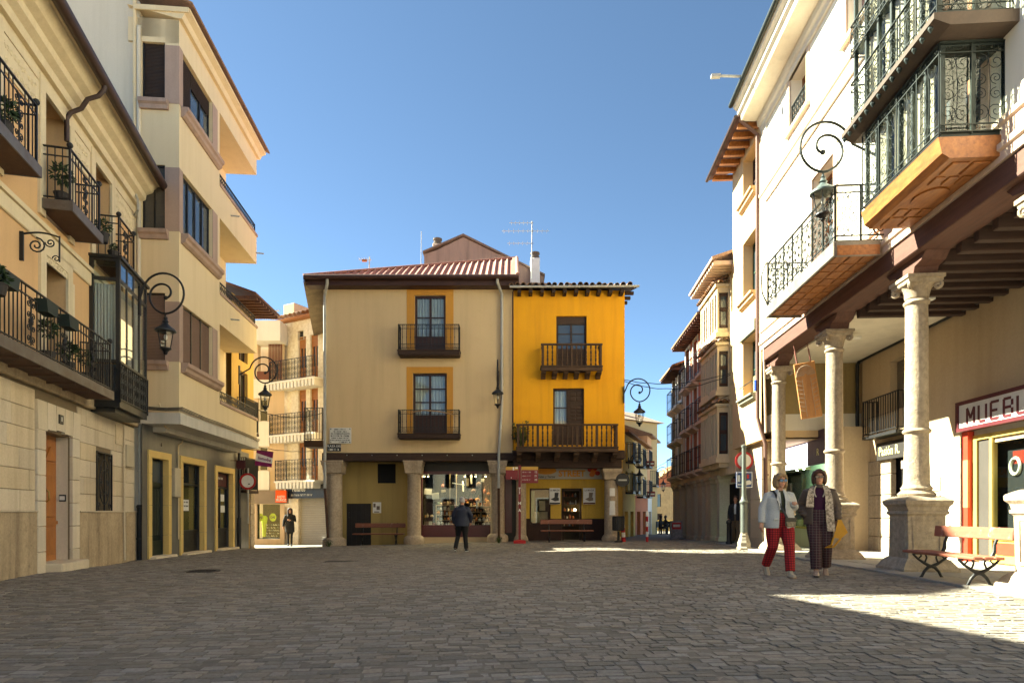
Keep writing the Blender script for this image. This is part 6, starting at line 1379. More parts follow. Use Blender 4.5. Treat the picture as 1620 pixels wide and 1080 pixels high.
# ------------------------------------------------------------------ beige house beside it
M_HB = mat('beige_render_h', (.60,.42,.24), .9, (.54,.37,.2), .6, .9, .2, 40, streak=.2, streak_col=(.36,.24,.13), fine=.08)
M_HG = mat('green_frame', (.03,.075,.045), .5, (.02,.05,.03), 4, fine=.1); M_HS = mat('grey_green_stone', (.20,.21,.17), .8, (.15,.155,.125), 2, fine=.15)
hH = base(FG, 'beige_house', 'narrow beige house with green windows and raftered eave next to the arcade house')
HX0, HX1 = -10.5, -7.42; hz0, hz1 = 3.25, 12.75; hw = (-9.3, -8.0)
wins = [(hw[0], hw[1], 4.75, 6.6), (hw[0], hw[1], 7.85, 9.75), (hw[0], hw[1], 11.0, 12.45)]
m = MB(); m.wall(HX0, HX1, hz0, hz1, wins, -.31, .42); m.box(HX0 + .02, HX1, .2, 8, hz0 + .05, hz1); m.add([(HX0, -.31, hz0), (HX0, -.31, hz1), (HX0, 8, hz1), (HX0, 8, hz0)], [(0, 1, 2, 3)]); m.add([(HX0, -.31, hz0), (HX0, 8, hz0), (HX1, 8, hz0), (HX1, -.31, hz0)], [(0, 1, 2, 3)]); m.build('wall', M_HB, hH)
for k, w_ in enumerate(wins):
    window(hH, *w_, .0, (M_HG, M_HG, M_BROWN)[k], G_SKY, 2, 2, .08)
    m = MB(); a = w_[2]; m.prism([(-.31, a - .02), (-.50, a - .02), (-.50, a - .08), (-.44, a - .1), (-.42, a - .18), (-.31, a - .26)], w_[0] - .12, w_[1] + .1, 'x'); fixn(m.build('sill', M_HS if k == 0 else M_HB, hH))
m = MB(); m.box(hw[0] - .15, hw[1] + .15, -.40, -.3, 6.62, 6.95); m.build('lintel', M_HS, hH)
m = MB(); m.tube([(hw[0], -.42, 5.1), (hw[1], -.42, 5.1)], .015, 6); m.tube([(hw[0], -.42, 5.1), (hw[0], -.3, 5.1)], .012, 5); m.tube([(hw[1], -.42, 5.1), (hw[1], -.3, 5.1)], .012, 5); m.build('window_bar', M_IRON, hH)
m = MB(); m.add([(HX0 - .5, -1.0, hz1 + .0), (HX1 + .05, -1.0, hz1 + .0), (HX1 + .05, 4, hz1 + 1.6), (HX0 - .5, 4, hz1 + 1.6), (HX0 - .5, -1.0, hz1 + .08), (HX1 + .05, -1.0, hz1 + .08), (HX1 + .05, 4, hz1 + 1.68), (HX0 - .5, 4, hz1 + 1.68)], [(0,3,2,1), (4,5,6,7), (0,1,5,4), (1,2,6,5), (3,0,4,7)]); m.build('roof', M_REDW, hH)
rafters(hH, HX0 - .4, HX1, -.95, -.2, hz1 - .18, 7, M_WOODO, .12, .16); m = MB(); m.tube([(HX0 - .5, -1.06, hz1 + .0), (HX1, -1.06, hz1 + .02)], .06, 8); m.build('gutter', MATS['brown_gutter'], hH, smooth=True)
pipe(hH, [(HX1 - .02, -.95, hz1 - .05), (HX1 - .05, -.42, hz1 - .5), (HX1 - .05, -.42, 3.9), (HX1 + .05, -.35, 3.5), (HX1 + .12, -.25, 3.1), (HX1 + .12, -.22, 0)], .055, mat('brown_pipe', (.14,.075,.055), .6, (.1,.05,.04), 4), rings=(.8, 2.2)); pipe(hH, [(HX1 + .25, -.33, 12.2), (HX1 + .25, -.33, 5.6), (HX1 + .3, -.3, 3.4)], .03, M_GP, 'conduit')
q = MB(); q.box(HX1 - .12, HX1 + .01, -.5, -.47, 4.7, 5.0); q.build('blue_sticker', mat('blue_tape', (.01,.06,.5), .5), hH)
# ground floor: stone pier, shutter, dark entrance
m = MB(); m.box(-10.5, -9.2, .35, .5, -.4, 3.3); m.build('ground_floor_wall', M_MARB, hH)
z = -.3
for hh in (.6, .6, .6, .6, .6, .62): q = MB(); q.cbox(-9.15, -8.05, -.12, .6, z, z + hh - .008, .012); q.build('pier_stone', mat('pier_limestone', (.50,.42,.31), .9, (.42,.345,.245), 1.2, .8, .3, 30, fine=.2, rand=.08), hH); z += hh
q = MB(); q.box(-10.45, -10.25, -.1, .4, -.3, 3.25); q.build('pier_stone', MATS['pier_limestone'], hH)
q = MB(); q.box(-8.02, -7.5, .2, .3, 1.95, 3.2)
for i in range(5): q.box(-8.0, -7.52, .17, .2, 2.0 + i * .24, 2.2 + i * .24)
q.build('shutter_box', M_GWALL, hH); q = MB(); q.box(-8.04, -7.4, .5, .55, -.4, 1.95); q.build('entrance', M_BLACK, hH)

# ------------------------------------------------------------------ house with stone bay windows
M_IC = mat('cream_stone_i', (.66,.54,.37), .88, (.58,.46,.3), 1, .8, .2, 40, fine=.1, streak=.2); M_IW = mat('cream_render_i', (.62,.50,.30), .9, (.56,.44,.25), .8, fine=.06)
hI = base(FG, 'bay_window_house', 'cream house with stone bay windows over a pillared arcade up the right street')
IX0, IX1, iz1 = -14.2, -10.52, 9.9
m = MB(); m.wall(IX0, IX1, 2.55, iz1, [(-11.3, -10.75, z, z + 1.4) for z in (3.5, 5.6, 8.2)], -.15, .2); m.box(IX0, IX1, .2, 8, 2.6, iz1); m.add([(IX1, -.15, 2.55), (IX1, 8, 2.55), (IX1, 8, iz1), (IX1, -.15, iz1)], [(0, 1, 2, 3)]); m.build('wall', M_IW, hI)
for z in (3.5, 5.6, 8.2): window(hI, -11.3, -10.75, z, z + 1.4, .0, M_HG, G_DARK, 2, 1, .06)
def stone_bay(xc, w, off, z0, z1):
    x0, x1 = xc - w / 2, xc + w / 2; y0 = -.15 - off
    m = MB(); m.prism([(x0 - .06, y0 - .06), (x1 + .06, y0 - .06), (x1 + .06, -.14), (x0 - .06, -.14)], z0 - .1, z0 + .06, 'z'); m.prism([(x0 + .05, y0 + .08), (x1 - .05, y0 + .08), (x1 - .05, -.14), (x0 + .05, -.14)], z0 - .26, z0 - .102, 'z')
    m.prism([(x0, y0), (x1, y0), (x1, -.14), (x0, -.14)], z0 + .06, z0 + .22, 'z'); m.prism([(x0 - .08, y0 - .08), (x1 + .08, y0 - .08), (x1 + .08, -.14), (x0 - .08, -.14)], z1 - .1, z1, 'z'); m.prism([(x0, y0), (x1, y0), (x1, -.14), (x0, -.14)], z1 - .3, z1 - .102, 'z')
    for xx in (x0, x1 - .1): m.box(xx, xx + .1, y0, y0 + .07, z0 + .22, z1 - .3); m.box(xx, xx + .1, -.19, -.14, z0 + .22, z1 - .3)
    for f in (1/3, 2/3): m.box(x0 + w * f - .07, x0 + w * f + .07, y0, y0 + .12, z0 + .22, z1 - .3)
    b = m.build('bay', M_IC, hI)
    for xx in (x1 - .06, x0 + .02):
        q = MB(); yc0, yc1 = y0 + .07, -.19
        for (a_, b_, c_, d_) in ((yc0, yc0 + .055, z0 + .24, z1 - .32), (yc1 - .055, yc1, z0 + .24, z1 - .32), (yc0, yc1, z0 + .24, z0 + .34), (yc0, yc1, z1 - .42, z1 - .32), (yc0, yc1, (z0 + z1) / 2 - .07, (z0 + z1) / 2 + .07)): q.box(xx, xx + .05, a_, b_, c_, d_)
        f_ = q.build('window', M_BROWN, b)
    q = MB(); q.box(x0 + .05, x1 - .05, y0 + .1, -.16, z0 + .22, z1 - .3); q.build('pane', G_SKY, b)
    for f in (0, 1, 2): q = MB(); q.box(x0 + w * f / 3 + .1, x0 + w * (f + 1) / 3 - .1, y0 + .06, y0 + .09, z0 + .22, z1 - .3); q.build('window', M_BROWN, b)
    for i in range(int(w / .2)): o = bpy.data.objects.new('roof_tile', TILE); COL.objects.link(o); o.parent = b; o.location = (x0 + .1 + i * .2, y0 - .15, z1 + .02); o.rotation_euler = (.45, 0, 0); o.scale = (.9, 1.8, .9)
    for i in range(5): o = bpy.data.objects.new('roof_tile', TILE); COL.objects.link(o); o.parent = b; o.location = (x1 + .12, y0 + .1 + i * .18, z1 + .02); o.rotation_euler = (.45, 0, PI/2); o.scale = (.9, 1.2, .9)
for xc in (-12.15, -13.5):
    for z0, z1 in ((2.98, 5.0), (5.4, 7.2), (7.5, 9.3)): stone_bay(xc, 1.22, .42, z0, z1)
m = MB(); m.add([(IX0 - .1, -1.0, iz1 - .1), (IX1 + .02, -1.0, iz1 - .1), (IX1 + .02, 4, iz1 + 1.5), (IX0 - .1, 4, iz1 + 1.5), (IX0 - .1, -1.0, iz1), (IX1 + .02, -1.0, iz1), (IX1 + .02, 4, iz1 + 1.6), (IX0 - .1, 4, iz1 + 1.6)], [(0,3,2,1), (4,5,6,7), (0,1,5,4), (1,2,6,5), (3,0,4,7)]); m.build('roof', M_TILE, hI); rafters(hI, IX0, IX1, -.95, 0, iz1 - .26, 14, M_GP, .12, .14)
def st_pillar(x, par, w=.4, zt=2.5, d=.4):
    g0 = gz(*FG.world(x, 0)) - .05; m = MB(); m.lathe([(w*.62, 0), (w*.62, .18), (w*.5, .22), (w*.5, zt - g0 - .3), (w*.6, zt - g0 - .26), (w*.62, zt - g0 - .16), (w*.75, zt - g0 - .1), (w*.75, zt - g0)], (x, 0, g0), 4); m.build('pillar', MATS['pier_limestone'], par)
m = MB(); m.box(IX0, IX1, -.2, .3, 2.45, 2.72); m.build('arcade_beam', M_IC, hI)
for px in (1144, 1130, 1116, 1104): st_pillar(FG.x(px, 0), hI, .38)
m = MB(); m.box(IX0, IX1, .31, 2.0, 2.46, 2.49); m.build('arcade_ceiling', M_BEAM, hI); m = MB(); m.box(IX0, IX1, 2.0, 2.1, -1, 2.45); m.build('arcade_back', mat('dim_shop_wall', (.035,.028,.022), .8, (.018,.014,.011), 1.5), hI)  # back wall coloured near black for the shade behind the pillars

# ------------------------------------------------------------------ pink house and cream house at the end of the row
M_JP = mat('pink_render', (.55,.20,.125), .9, (.48,.17,.105), .7, fine=.08, streak=.15); M_JC = mat('cream_render_j', (.60,.50,.34), .9, (.54,.44,.29), .8, fine=.08)
def balcony_house(name, label, x0, x1, zt, wm, xs_, zs_, whole=True):
    h = base(FG, name, label); ops = [(x - .42, x + .42, z, z + 1.85) for x in xs_ for z in zs_]
    m = MB(); m.wall(x0, x1, 2.55, zt, ops, -.1, .22); m.box(x0, x1, .2, 8, 2.6, zt); m.add([(x0, -.1, 2.55), (x0, -.1, zt), (x0, 8, zt), (x0, 8, 2.55)], [(0, 1, 2, 3)]); m.add([(x1, -.1, 2.55), (x1, 8, 2.55), (x1, 8, zt), (x1, -.1, zt)], [(0, 1, 2, 3)]); m.build('wall', wm, h)
    for o in ops:
        window(h, *o, .06, M_BROWN, G_DARK, 2, 2, .07, .25, name='balcony_door'); surround(h, *o, .14, -.1, M_WHITE, .03)
        m = MB(); z = o[2]; m.prism([(-.1, z - .02), (-.40, z - .02), (-.40, z - .14), (-.3, z - .2), (-.1, z - .3)], o[0] - .22, o[1] + .22, 'x'); b = m.build('balcony', M_IC if wm is not M_JP else M_GP, h); fixn(b)
        m = MB(); railing(m, [(o[0] - .2, -.1), (o[0] - .2, -.38), (o[1] + .2, -.38), (o[1] + .2, -.1)], z, z + .95, .2, .006, style='plain'); m.build('railing', M_IRON, b)
    m = MB(); m.add([(x0 - .3, -.7, zt - .08), (x1 + .02, -.7, zt - .08), (x1 + .02, 4, zt + 1.5), (x0 - .3, 4, zt + 1.5), (x0 - .3, -.7, zt), (x1 + .02, -.7, zt), (x1 + .02, 4, zt + 1.6), (x0 - .3, 4, zt + 1.6)], [(0,3,2,1), (4,5,6,7), (0,1,5,4), (1,2,6,5), (3,0,4,7)]); m.build('roof', M_TILE, h)
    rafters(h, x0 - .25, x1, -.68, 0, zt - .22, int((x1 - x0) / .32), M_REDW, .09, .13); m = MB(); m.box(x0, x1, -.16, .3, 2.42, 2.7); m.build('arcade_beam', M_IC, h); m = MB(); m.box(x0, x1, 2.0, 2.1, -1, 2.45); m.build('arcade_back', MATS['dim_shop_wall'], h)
    n = max(2, round((x1 - x0) / 1.5))
    for i in range(n): st_pillar(x0 + (x1 - x0) * (i + .5) / n, h, .32)
    return h
balcony_house('pink_house', 'pink house with small iron balconies up the right street', -19.6, -14.22, 9.15, M_JP, (-18.8, -17.2, -15.4), (2.95, 4.95, 6.95))
balcony_house('cream_end_house', 'last cream house of the right row with pale stone balconies', -23.0, -19.62, 8.3, M_JC, (-22.2, -20.7), (2.95, 4.75, 6.45))

# ------------------------------------------------------------------ far houses on the left of the right street
FK = Frame(5.35, 31.0, math.atan2(.944, .33))
def k_(px, py=0): return FK.loc(px, py)
M_KY = mat('far_yellow', (.74,.50,.13), .9, (.66,.44,.11), .8, fine=.08, streak=.15); M_KC = mat('far_cream', (.74,.57,.31), .9, (.66,.5,.26), .8, fine=.08); M_KP = mat('far_peach', (.74,.43,.24), .9, (.66,.37,.2), .8, fine=.08)
M_KT = mat('far_terracotta', (.55,.20,.10), .9, (.48,.17,.085), .8, fine=.08)
def far_house(name, label, pa, pb, pyt, wm, gm, wxs, rows, group='houses on the left of the far street'):
    xa, xb = k_(pa)[0], k_(pb)[0]; zt = k_((pa + pb) / 2, pyt)[1]; h = base(FK, name, label, group=group)
    zg = k_((pa + pb) / 2, 785)[1]; ops = []
    for p0, p1 in wxs:
        for r0, r1 in rows: ops.append((k_(p0)[0], k_(p1)[0], k_((p0 + p1) / 2, r1)[1], k_((p0 + p1) / 2, r0)[1]))
    m = MB(); m.wall(xa, xb, zg, zt, ops, 0, .2); m.box(xa, xb, .25, 7, -2, zt); m.add([(xb, 0, -2), (xb, 7, -2), (xb, 7, zt), (xb, 0, zt)], [(0, 1, 2, 3)]); m.add([(xa, 0, -2), (xa, 0, zt), (xa, 7, zt), (xa, 7, -2)], [(0, 1, 2, 3)]); m.build('wall', wm, h)
    dx = [(xa + (xb - xa) * a, xa + (xb - xa) * b, -2, 1.15) for a, b in ((.12, .38), (.58, .85))]
    m = MB(); m.wall(xa, xb, -2, zg, dx, -.03, .25); m.build('ground_floor', gm, h)
    for d in dx: m = MB(); m.box(d[0], d[1], .16, .2, -2, d[3]); m.build('door', M_BROWN, h)
    for o in ops:
        window(h, *o, .1, M_WHITE if wm is M_KC else M_BROWN, G_DARK, 2, 1, .08); m = MB(); m.box(o[0] - .12, o[1] + .12, -.4, 0, o[2] - .1, o[2]); b = m.build('balcony', M_IRON, h); m = MB(); railing(m, [(o[0] - .1, 0), (o[0] - .1, -.38), (o[1] + .1, -.38), (o[1] + .1, 0)], o[2], o[2] + .95, .14, style='plain'); m.build('railing', M_IRON, b)
    m = MB(); m.box(xa - .02, xb + .05, -.32, 7, zt, zt + .1); m.add([(xa, -.32, zt + .1), (xb, -.32, zt + .1), (xb, 3.4, zt + 1.5), (xa, 3.4, zt + 1.5), (xb, 7, zt + .14), (xa, 7, zt + .14)], [(0, 1, 2, 3), (3, 2, 4, 5), (1, 4, 2), (0, 3, 5)]); m.build('roof', M_TILE, h); return h
far_house('far_house', 'far yellow house beside the yellow corner shop', 985, 1004, 690, M_KY, M_KY, [(990, 993), (999, 1002)], [(700, 730), (745, 778)])
far_house('far_house', 'far cream house with white window frames', 1004.2, 1024, 703, M_KC, M_KT, [(1007, 1011), (1017.5, 1022)], [(708, 738), (754, 785)])
far_house('far_house', 'far peach house with the tallest roof of its row', 1024.2, 1038, 695, M_KP, M_WHITE, [(1029, 1033)], [(737, 768)])
hk = base(Frame(7.2, 41, .6), 'far_house', 'far set-back house with terracotta tiles and a chimney over the cream house', group='houses on the left of the far street')
m = MB(); m.box(-1.8, 3.2, 0, 5, -1, 7.1); m.build('wall', M_KC, hk); m = MB(); m.add([(-2.1, -.4, 7.1), (3.5, -.4, 7.1), (3.5, 2.6, 8.2), (-2.1, 2.6, 8.2), (3.5, 5.4, 7.1), (-2.1, 5.4, 7.1)], [(0, 1, 2, 3), (3, 2, 4, 5), (1, 4, 2), (0, 3, 5), (0, 5, 4, 1)]); m.build('roof', M_TILE, hk); m = MB(); m.cbox(.4, .9, 1.5, 2, 7.6, 8.7, .03); m.build('chimney', M_KT, hk)
# end of the street
FL = Frame(12.6, 57.0, 0.0)
def l_(px, py): return FL.loc(px, py)
hL = base(FL, 'far_stone_house', 'old stone wall house with a terracotta gable closing the right street')
M_LS = mat('old_stone_wall', (.52,.38,.2), .95, (.32,.22,.11), 1.4, .6, .6, 8, fine=.3, spots=.3)
a, b = l_(1030, 0)[0], l_(1085, 0)[0]
m = MB(); m.wall(a, b, -3, l_(0, 770)[1], [(l_(1040, 0)[0], l_(1046, 0)[0], l_(0, 801)[1], l_(0, 781)[1]), (l_(1039, 0)[0], l_(1048, 0)[0], -3, l_(0, 812)[1])], 0, .3); m.box(a, b, .5, 6, -3, l_(0, 770)[1]); m.build('wall', M_LS, hL)
m = MB(); m.prism([(l_(1035, 0)[0], l_(0, 770)[1]), (b, l_(0, 770)[1]), (b, l_(0, 734)[1]), (l_(1067, 0)[0], l_(0, 743)[1]), (l_(1041, 0)[0], l_(0, 762)[1])], 1.0, 6); fixn(m.build('gable', M_KT, hL)); m = MB(); m.prism([(l_(1038, 0)[0], l_(0, 764)[1]), (l_(1067, 0)[0], l_(0, 743)[1]), (b, l_(0, 733)[1]), (b, l_(0, 730)[1]), (l_(1066, 0)[0], l_(0, 740)[1]), (l_(1037, 0)[0], l_(0, 761)[1])], .7, 6.5); fixn(m.build('roof', M_TILE, hL))
m = MB(); m.box(l_(1040, 0)[0], l_(1046, 0)[0], .2, .22, l_(0, 801)[1], l_(0, 781)[1]); m.build('window', G_DARK, hL); m = MB(); m.box(l_(1039, 0)[0], l_(1048, 0)[0], .25, .3, -3, l_(0, 812)[1]); m.build('door', M_BROWN, hL)
m = MB(); m.box(a, b, -.06, .0, -3, l_(0, 822)[1]); m.build('yellow_base', M_KY, hL)
# ------------------------------------------------------------------ unseen houses added behind the viewpoint for the window panes to reflect
FR = Frame(9.0, -15.0, PI)
M_R = [mat('rear_render_%d' % i, c, .9, tuple(v * .9 for v in c), .6, fine=.06) for i, c in enumerate(((.62,.50,.33), (.58,.38,.22), (.66,.60,.48)))]
for k, (x0, x1, zt) in enumerate(((-3, 4.4, 9.2), (4.5, 12, 8.4), (12.1, 21, 9.6))):
    h = base(FR, 'unseen_rear_house', ('unseen house added behind the viewpoint, nearest the arcade', 'lowest unseen house added behind the viewpoint', 'tallest unseen house added behind the viewpoint')[k]); n = int((x1 - x0) / 2.2); ops = [(x0 + .6 + i * 2.2, x0 + 1.6 + i * 2.2, z, z + 2.1) for i in range(n) for z in (3.6, 6.4)] + [(x0 + .6 + i * 2.2, x0 + 1.9 + i * 2.2, -.5, 2.5) for i in range(n)]
    m = MB(); m.wall(x0, x1, -.5, zt, ops, 0, .2); m.box(x0, x1, .5, 8, -1, zt); m.build('wall', M_R[k], h)
    for o in ops: m = MB(); m.box(o[0], o[1], .15, .17, o[2], o[3]); m.build('window' if o[2] > 0 else 'door', G_DARK if o[2] > 0 else M_BROWN, h); surround(h, *o, .12, 0, M_WHITE, .03)
    m = MB(); m.add([(x0 - .1, -.5, zt), (x1 + .05, -.5, zt), (x1 + .05, 4, zt + 1.6), (x0 - .1, 4, zt + 1.6), (x1 + .05, 8, zt), (x0 - .1, 8, zt)], [(0, 1, 2, 3), (3, 2, 4, 5), (0, 5, 4, 1)]); m.build('roof', M_TILE, h)
# ------------------------------------------------------------------ behind the roofs
FGa = Frame(-1.2, 33.0, 0.0)
def ga_(px, py): return FGa.loc(px, py)
hg = base(FGa, 'gable_house', 'greyish pink gable end rising behind the red sheet roof')
a = [(671, 470), (671, 402), (690, 396), (733, 375), (788, 402), (806, 406), (860, 436), (860, 470)]
m = MB(); m.prism([ga_(*p) for p in a][::-1], 0, 5); fixn(m.build('wall', mat('gable_render', (.34,.24,.19), .95, (.26,.18,.14), .6, .8, .3, 30, streak=.4, fine=.2), hg))
m = MB(); b = [ga_(669, 401), ga_(733, 373.5), ga_(862, 437)]
for p, q in zip(b[:-1], b[1:]): m.prism([(p[0], p[1]), (q[0], q[1]), (q[0], q[1] + .09), (p[0], p[1] + .09)], -.12, 5.1)
fixn(m.build('verge', M_TILE, hg))
for px, py, s_ in ((690, 369, 1), (846, 404, .95)):
    x, z = ga_(px, py); q = MB(); q.cbox(x - .24, x + .24, -.6 if px > 700 else .4, -.12 if px > 700 else .9, z - 2.2, z - .35, .02); yc = (-.36 if px > 700 else .65); ch = q.build('chimney', M_GP if px < 700 else M_WHITE, hg)
    q = MB(); q.lathe([(.2, -.36), (.24, -.33), (.24, -.25), (.2, -.24), (.2, -.12), (.24, -.1), (.24, -.02), (.18, 0)], (x, yc, z), 14); q.build('pot', mat('chimney_pot', (.13,.10,.08), .9), ch)
def antenna(label, px, pyb, pyt, Y, els, mast=.022):
    b = at(px, pyb, Y); h = (pyb - pyt) / FPX * Y; t = thing('tv_antenna', label, 'antenna', b); m = MB(); m.tube([(0, 0, 0), (.02, 0, h)], mast, 6); m.build('mast', M_GREY, t)
    for (f, w0, w1, n) in els:
        m = MB(); z = h * f; m.tube([(w0, 0, z), (w1, 0, z)], .012, 5)
        for i in range(n): x = w0 + (w1 - w0) * (i + .5) / n; m.tube([(x, -.22, z), (x, .22, z)], .006, 4); m.tube([(x, 0, z - .05), (x, 0, z + .05)], .005, 4)
        m.build('boom', M_GREY, t)
    return t
antenna('tall television antenna with three booms above the yellow house', 841, 442, 350, 28.5, ((.97, -1.0, .08, 6), (.83, -1.35, .8, 10), (.62, -1.1, .1, 6)))
ta = antenna('small television antenna at the left of the red roof', 584, 424, 406, 27.0, ((.75, -.45, .1, 5),)); m = MB(); m.box(-.3, -.1, -.05, .05, .28, .36); m.build('panel', MATS['orange_wood'], ta)
antenna('thin bare mast left of the gable', 666, 418, 366, 30.0, (), .014)
# ------------------------------------------------------------------ wall lanterns
M_LCAP = mat('lantern_cap', (.035,.04,.045), .45, (.02,.022,.025), 6, metal=.3); G_LAMP = glass('lantern_glass', (.93, .93, .9), .5)
def bracket_lamp(label, wall, d, R, zc, reach, s=1.0, cap=None, arm=None):
    """wall: (x, y) on the wall, d: outward unit vector, circle of radius R centred reach out at height zc"""
    t = thing('wall_lantern', label, 'lantern', (wall[0], wall[1], zc), math.atan2(d[1], d[0]), 'scroll bracket lanterns on the house walls')
    arm = arm or M_IRON; m = MB(); pts = []; n = 56; a0 = PI * .86; tot = 2 * PI * 1.62
    for i in range(n + 1):
        f = i / n; a = a0 - tot * f; r = R * (1 - .10 * min(1, f / .5) - .72 * max(0, (f - .42) / .58) ** .8); sh = .10 * R * max(0, f - .3)
        pts.append((reach + r * math.cos(a) + sh * .4, 0, r * math.sin(a) - sh * .1))
    m.tube([(0, 0, pts[0][2] - R * .75), (reach - R * 1.02, 0, pts[0][2] - .28 * R)] + pts, .024 * s, 7); m.ell(pts[-1], .05 * s, .035 * s, .05 * s, 8, 6); m.box(-.01, .03, -.04, .04, -R * 1.0, R * .35); m.build('bracket', arm, t, smooth=True)
    # lowest point of the circle
    lo = min(pts[:40], key=lambda p: p[2]); x, z = lo[0], lo[2] - .02
    m = MB(); q = s; m.lathe([(.012, .02), (.02, -.05), (.05, -.08), (.035, -.1), (.06*q, -.16), (.075*q, -.17), (.05*q, -.19), (.07*q, -.22), (.13*q, -.28), (.2*q, -.33), (.225*q, -.36), (.225*q, -.39), (.19*q, -.4)], (x, 0, z), 12); m.build('cap', cap or M_LCAP, t, smooth=True)
    m = MB(); m.lathe([(.175*q, -.4), (.11*q, -.76)], (x, 0, z), 6); m.build('glass', G_LAMP, t)
    m = MB()
    for k in range(6): a = 2*PI*k/6; m.tube([(x + .178*q*math.cos(a), .178*q*math.sin(a), z - .4), (x + .112*q*math.cos(a), .112*q*math.sin(a), z - .77)], .009, 5)
    m.lathe([(.12*q, -.765), (.125*q, -.79), (.1*q, -.8), (.07*q, -.83), (.04*q, -.86), (.05*q, -.88), (.02*q, -.92)], (x, 0, z), 12); m.build('frame', M_IRON, t); m = MB(); m.ell((x, 0, z - .52), .04, .04, .07, 8, 6); m.build('bulb', M_WHITE, t, smooth=True)
    return t
bracket_lamp('black scroll bracket lantern on the black glazed bay at left', (-8.55, 14.5), (1, 0), .49, 6.1, .56)
bracket_lamp('black scroll bracket lantern on the yellow apartment block', (FB.world(5.0, -.02)[0], 21.6), (1, 0), .47, 5.94, .85)
bracket_lamp('black lantern hanging on the cream house beside its downpipe', (-.53, 24.0), (0, -1), .45, 6.3, .55)
bracket_lamp('black scroll bracket lantern at the corner of the yellow house', (4.22, 23.9), (1, 0), .46, 5.7, .56, arm=M_IRONG)
bracket_lamp('grey green scroll bracket lantern on the white arcade house', (FG.world(-.72, -.3)[0], FG.world(-.72, -.3)[1]), (-1, 0), .5, 7.98, 1.0, 1.05, cap=mat('lantern_cap_green', (.10,.13,.13), .5, (.06,.08,.08), 6, metal=.2), arm=M_IRONG)
for k, (px, py, lb) in enumerate(((994, 728, 'small far lantern on the far yellow house'), (1036, 748, 'small far lantern on the far peach house'))):
    X, Y = FK.world(k_(px)[0], 0); bracket_lamp(lb, (X, Y), (1, 0), .42, k_(px, py)[1], .55)
# ------------------------------------------------------------------ benches
M_BENCH = mat('bench_slat', (.21,.075,.042), .6, (.14,.05,.03), grain=(1.5, 14, 14), bump=.2, bscale=30, spots=.35, streak_col=(.42,.33,.28)); M_BENCHS = mat('bench_slat_sunny', (.30,.095,.055), .6, (.23,.07,.04), grain=(1.5, 14, 14), bump=.2, bscale=30, spots=.4, streak_col=(.6,.5,.45))  # sunny copy is the same slat painted lighter to look sunlit
def bench(label, loc, rz, L, sm):
    t = thing('park_bench', label, 'bench', loc, rz, 'iron framed wooden benches'); zs = .43
    for i, y in enumerate((-.21, -.07, .07)): m = MB(); m.cbox(-L/2, L/2, y - .062, y + .062, zs - .035, zs + .008, .01); m.build('seat_slat', sm, t)
    m = MB(); m.cbox(-L/2, L/2, -.018, .018, -.085, .085, .01); o = m.build('backrest', sm, t); o.location = (0, .245, .74); o.rotation_euler = (-.12, 0, 0)
    for sx in (-1, 1):
        x = sx * (L/2 - .32); m = MB()
        m.tube([(x, .16, zs - .03), (x, .2, zs + .06), (x, .205, zs + .15), (x, .26, zs + .3), (x, .28, .83)], [.03, .028, .022, .022, .02], 8)
        for sy in (-1, 1):
            m.tube([(x, sy * .17, 0), (x, sy * .14, .05), (x, sy * .105, .12), (x, sy * .05, .18), (x, 0, .2)], [.026, .02, .022, .026, .03], 8); m.ell((x, sy * .175, .012), .035, .05, .014, 8, 5)
            m.tube([(x, sy * .02, .2), (x, sy * .1, .24), (x, sy * .2, .31), (x, sy * .27, .38), (x, sy * .27, zs - .04)], [.028, .022, .018, .016, .016], 7)
            m.tube([(x, sy * .1, .25), (x, sy * .07, .33), (x, sy * .09, zs - .04)], .013, 6); m.tube([(x, sy * .2, .31), (x, sy * .15, .36), (x, sy * .17, zs - .04)], .012, 6)
        m.box(x - .02, x + .02, -.28, .22, zs - .05, zs - .036); m.build('leg', M_IRON, t, smooth=True)
    return t
X, Y = -5.12, 24.35; bench('dark bench before the yellow wall of the cream house', (X, Y, gz(X, Y)), 0, 1.95, M_BENCH)
X, Y = 2.04, 23.55; bench('dark bench in front of the STREET shop', (X, Y, gz(X, Y)), 0, 1.95, M_BENCH)
X, Y = 6.5, 9.3; bench('sunny worn red bench between the two nearest arcade columns', (X, Y, gz(X, Y)), FG.th, 1.75, M_BENCHS)
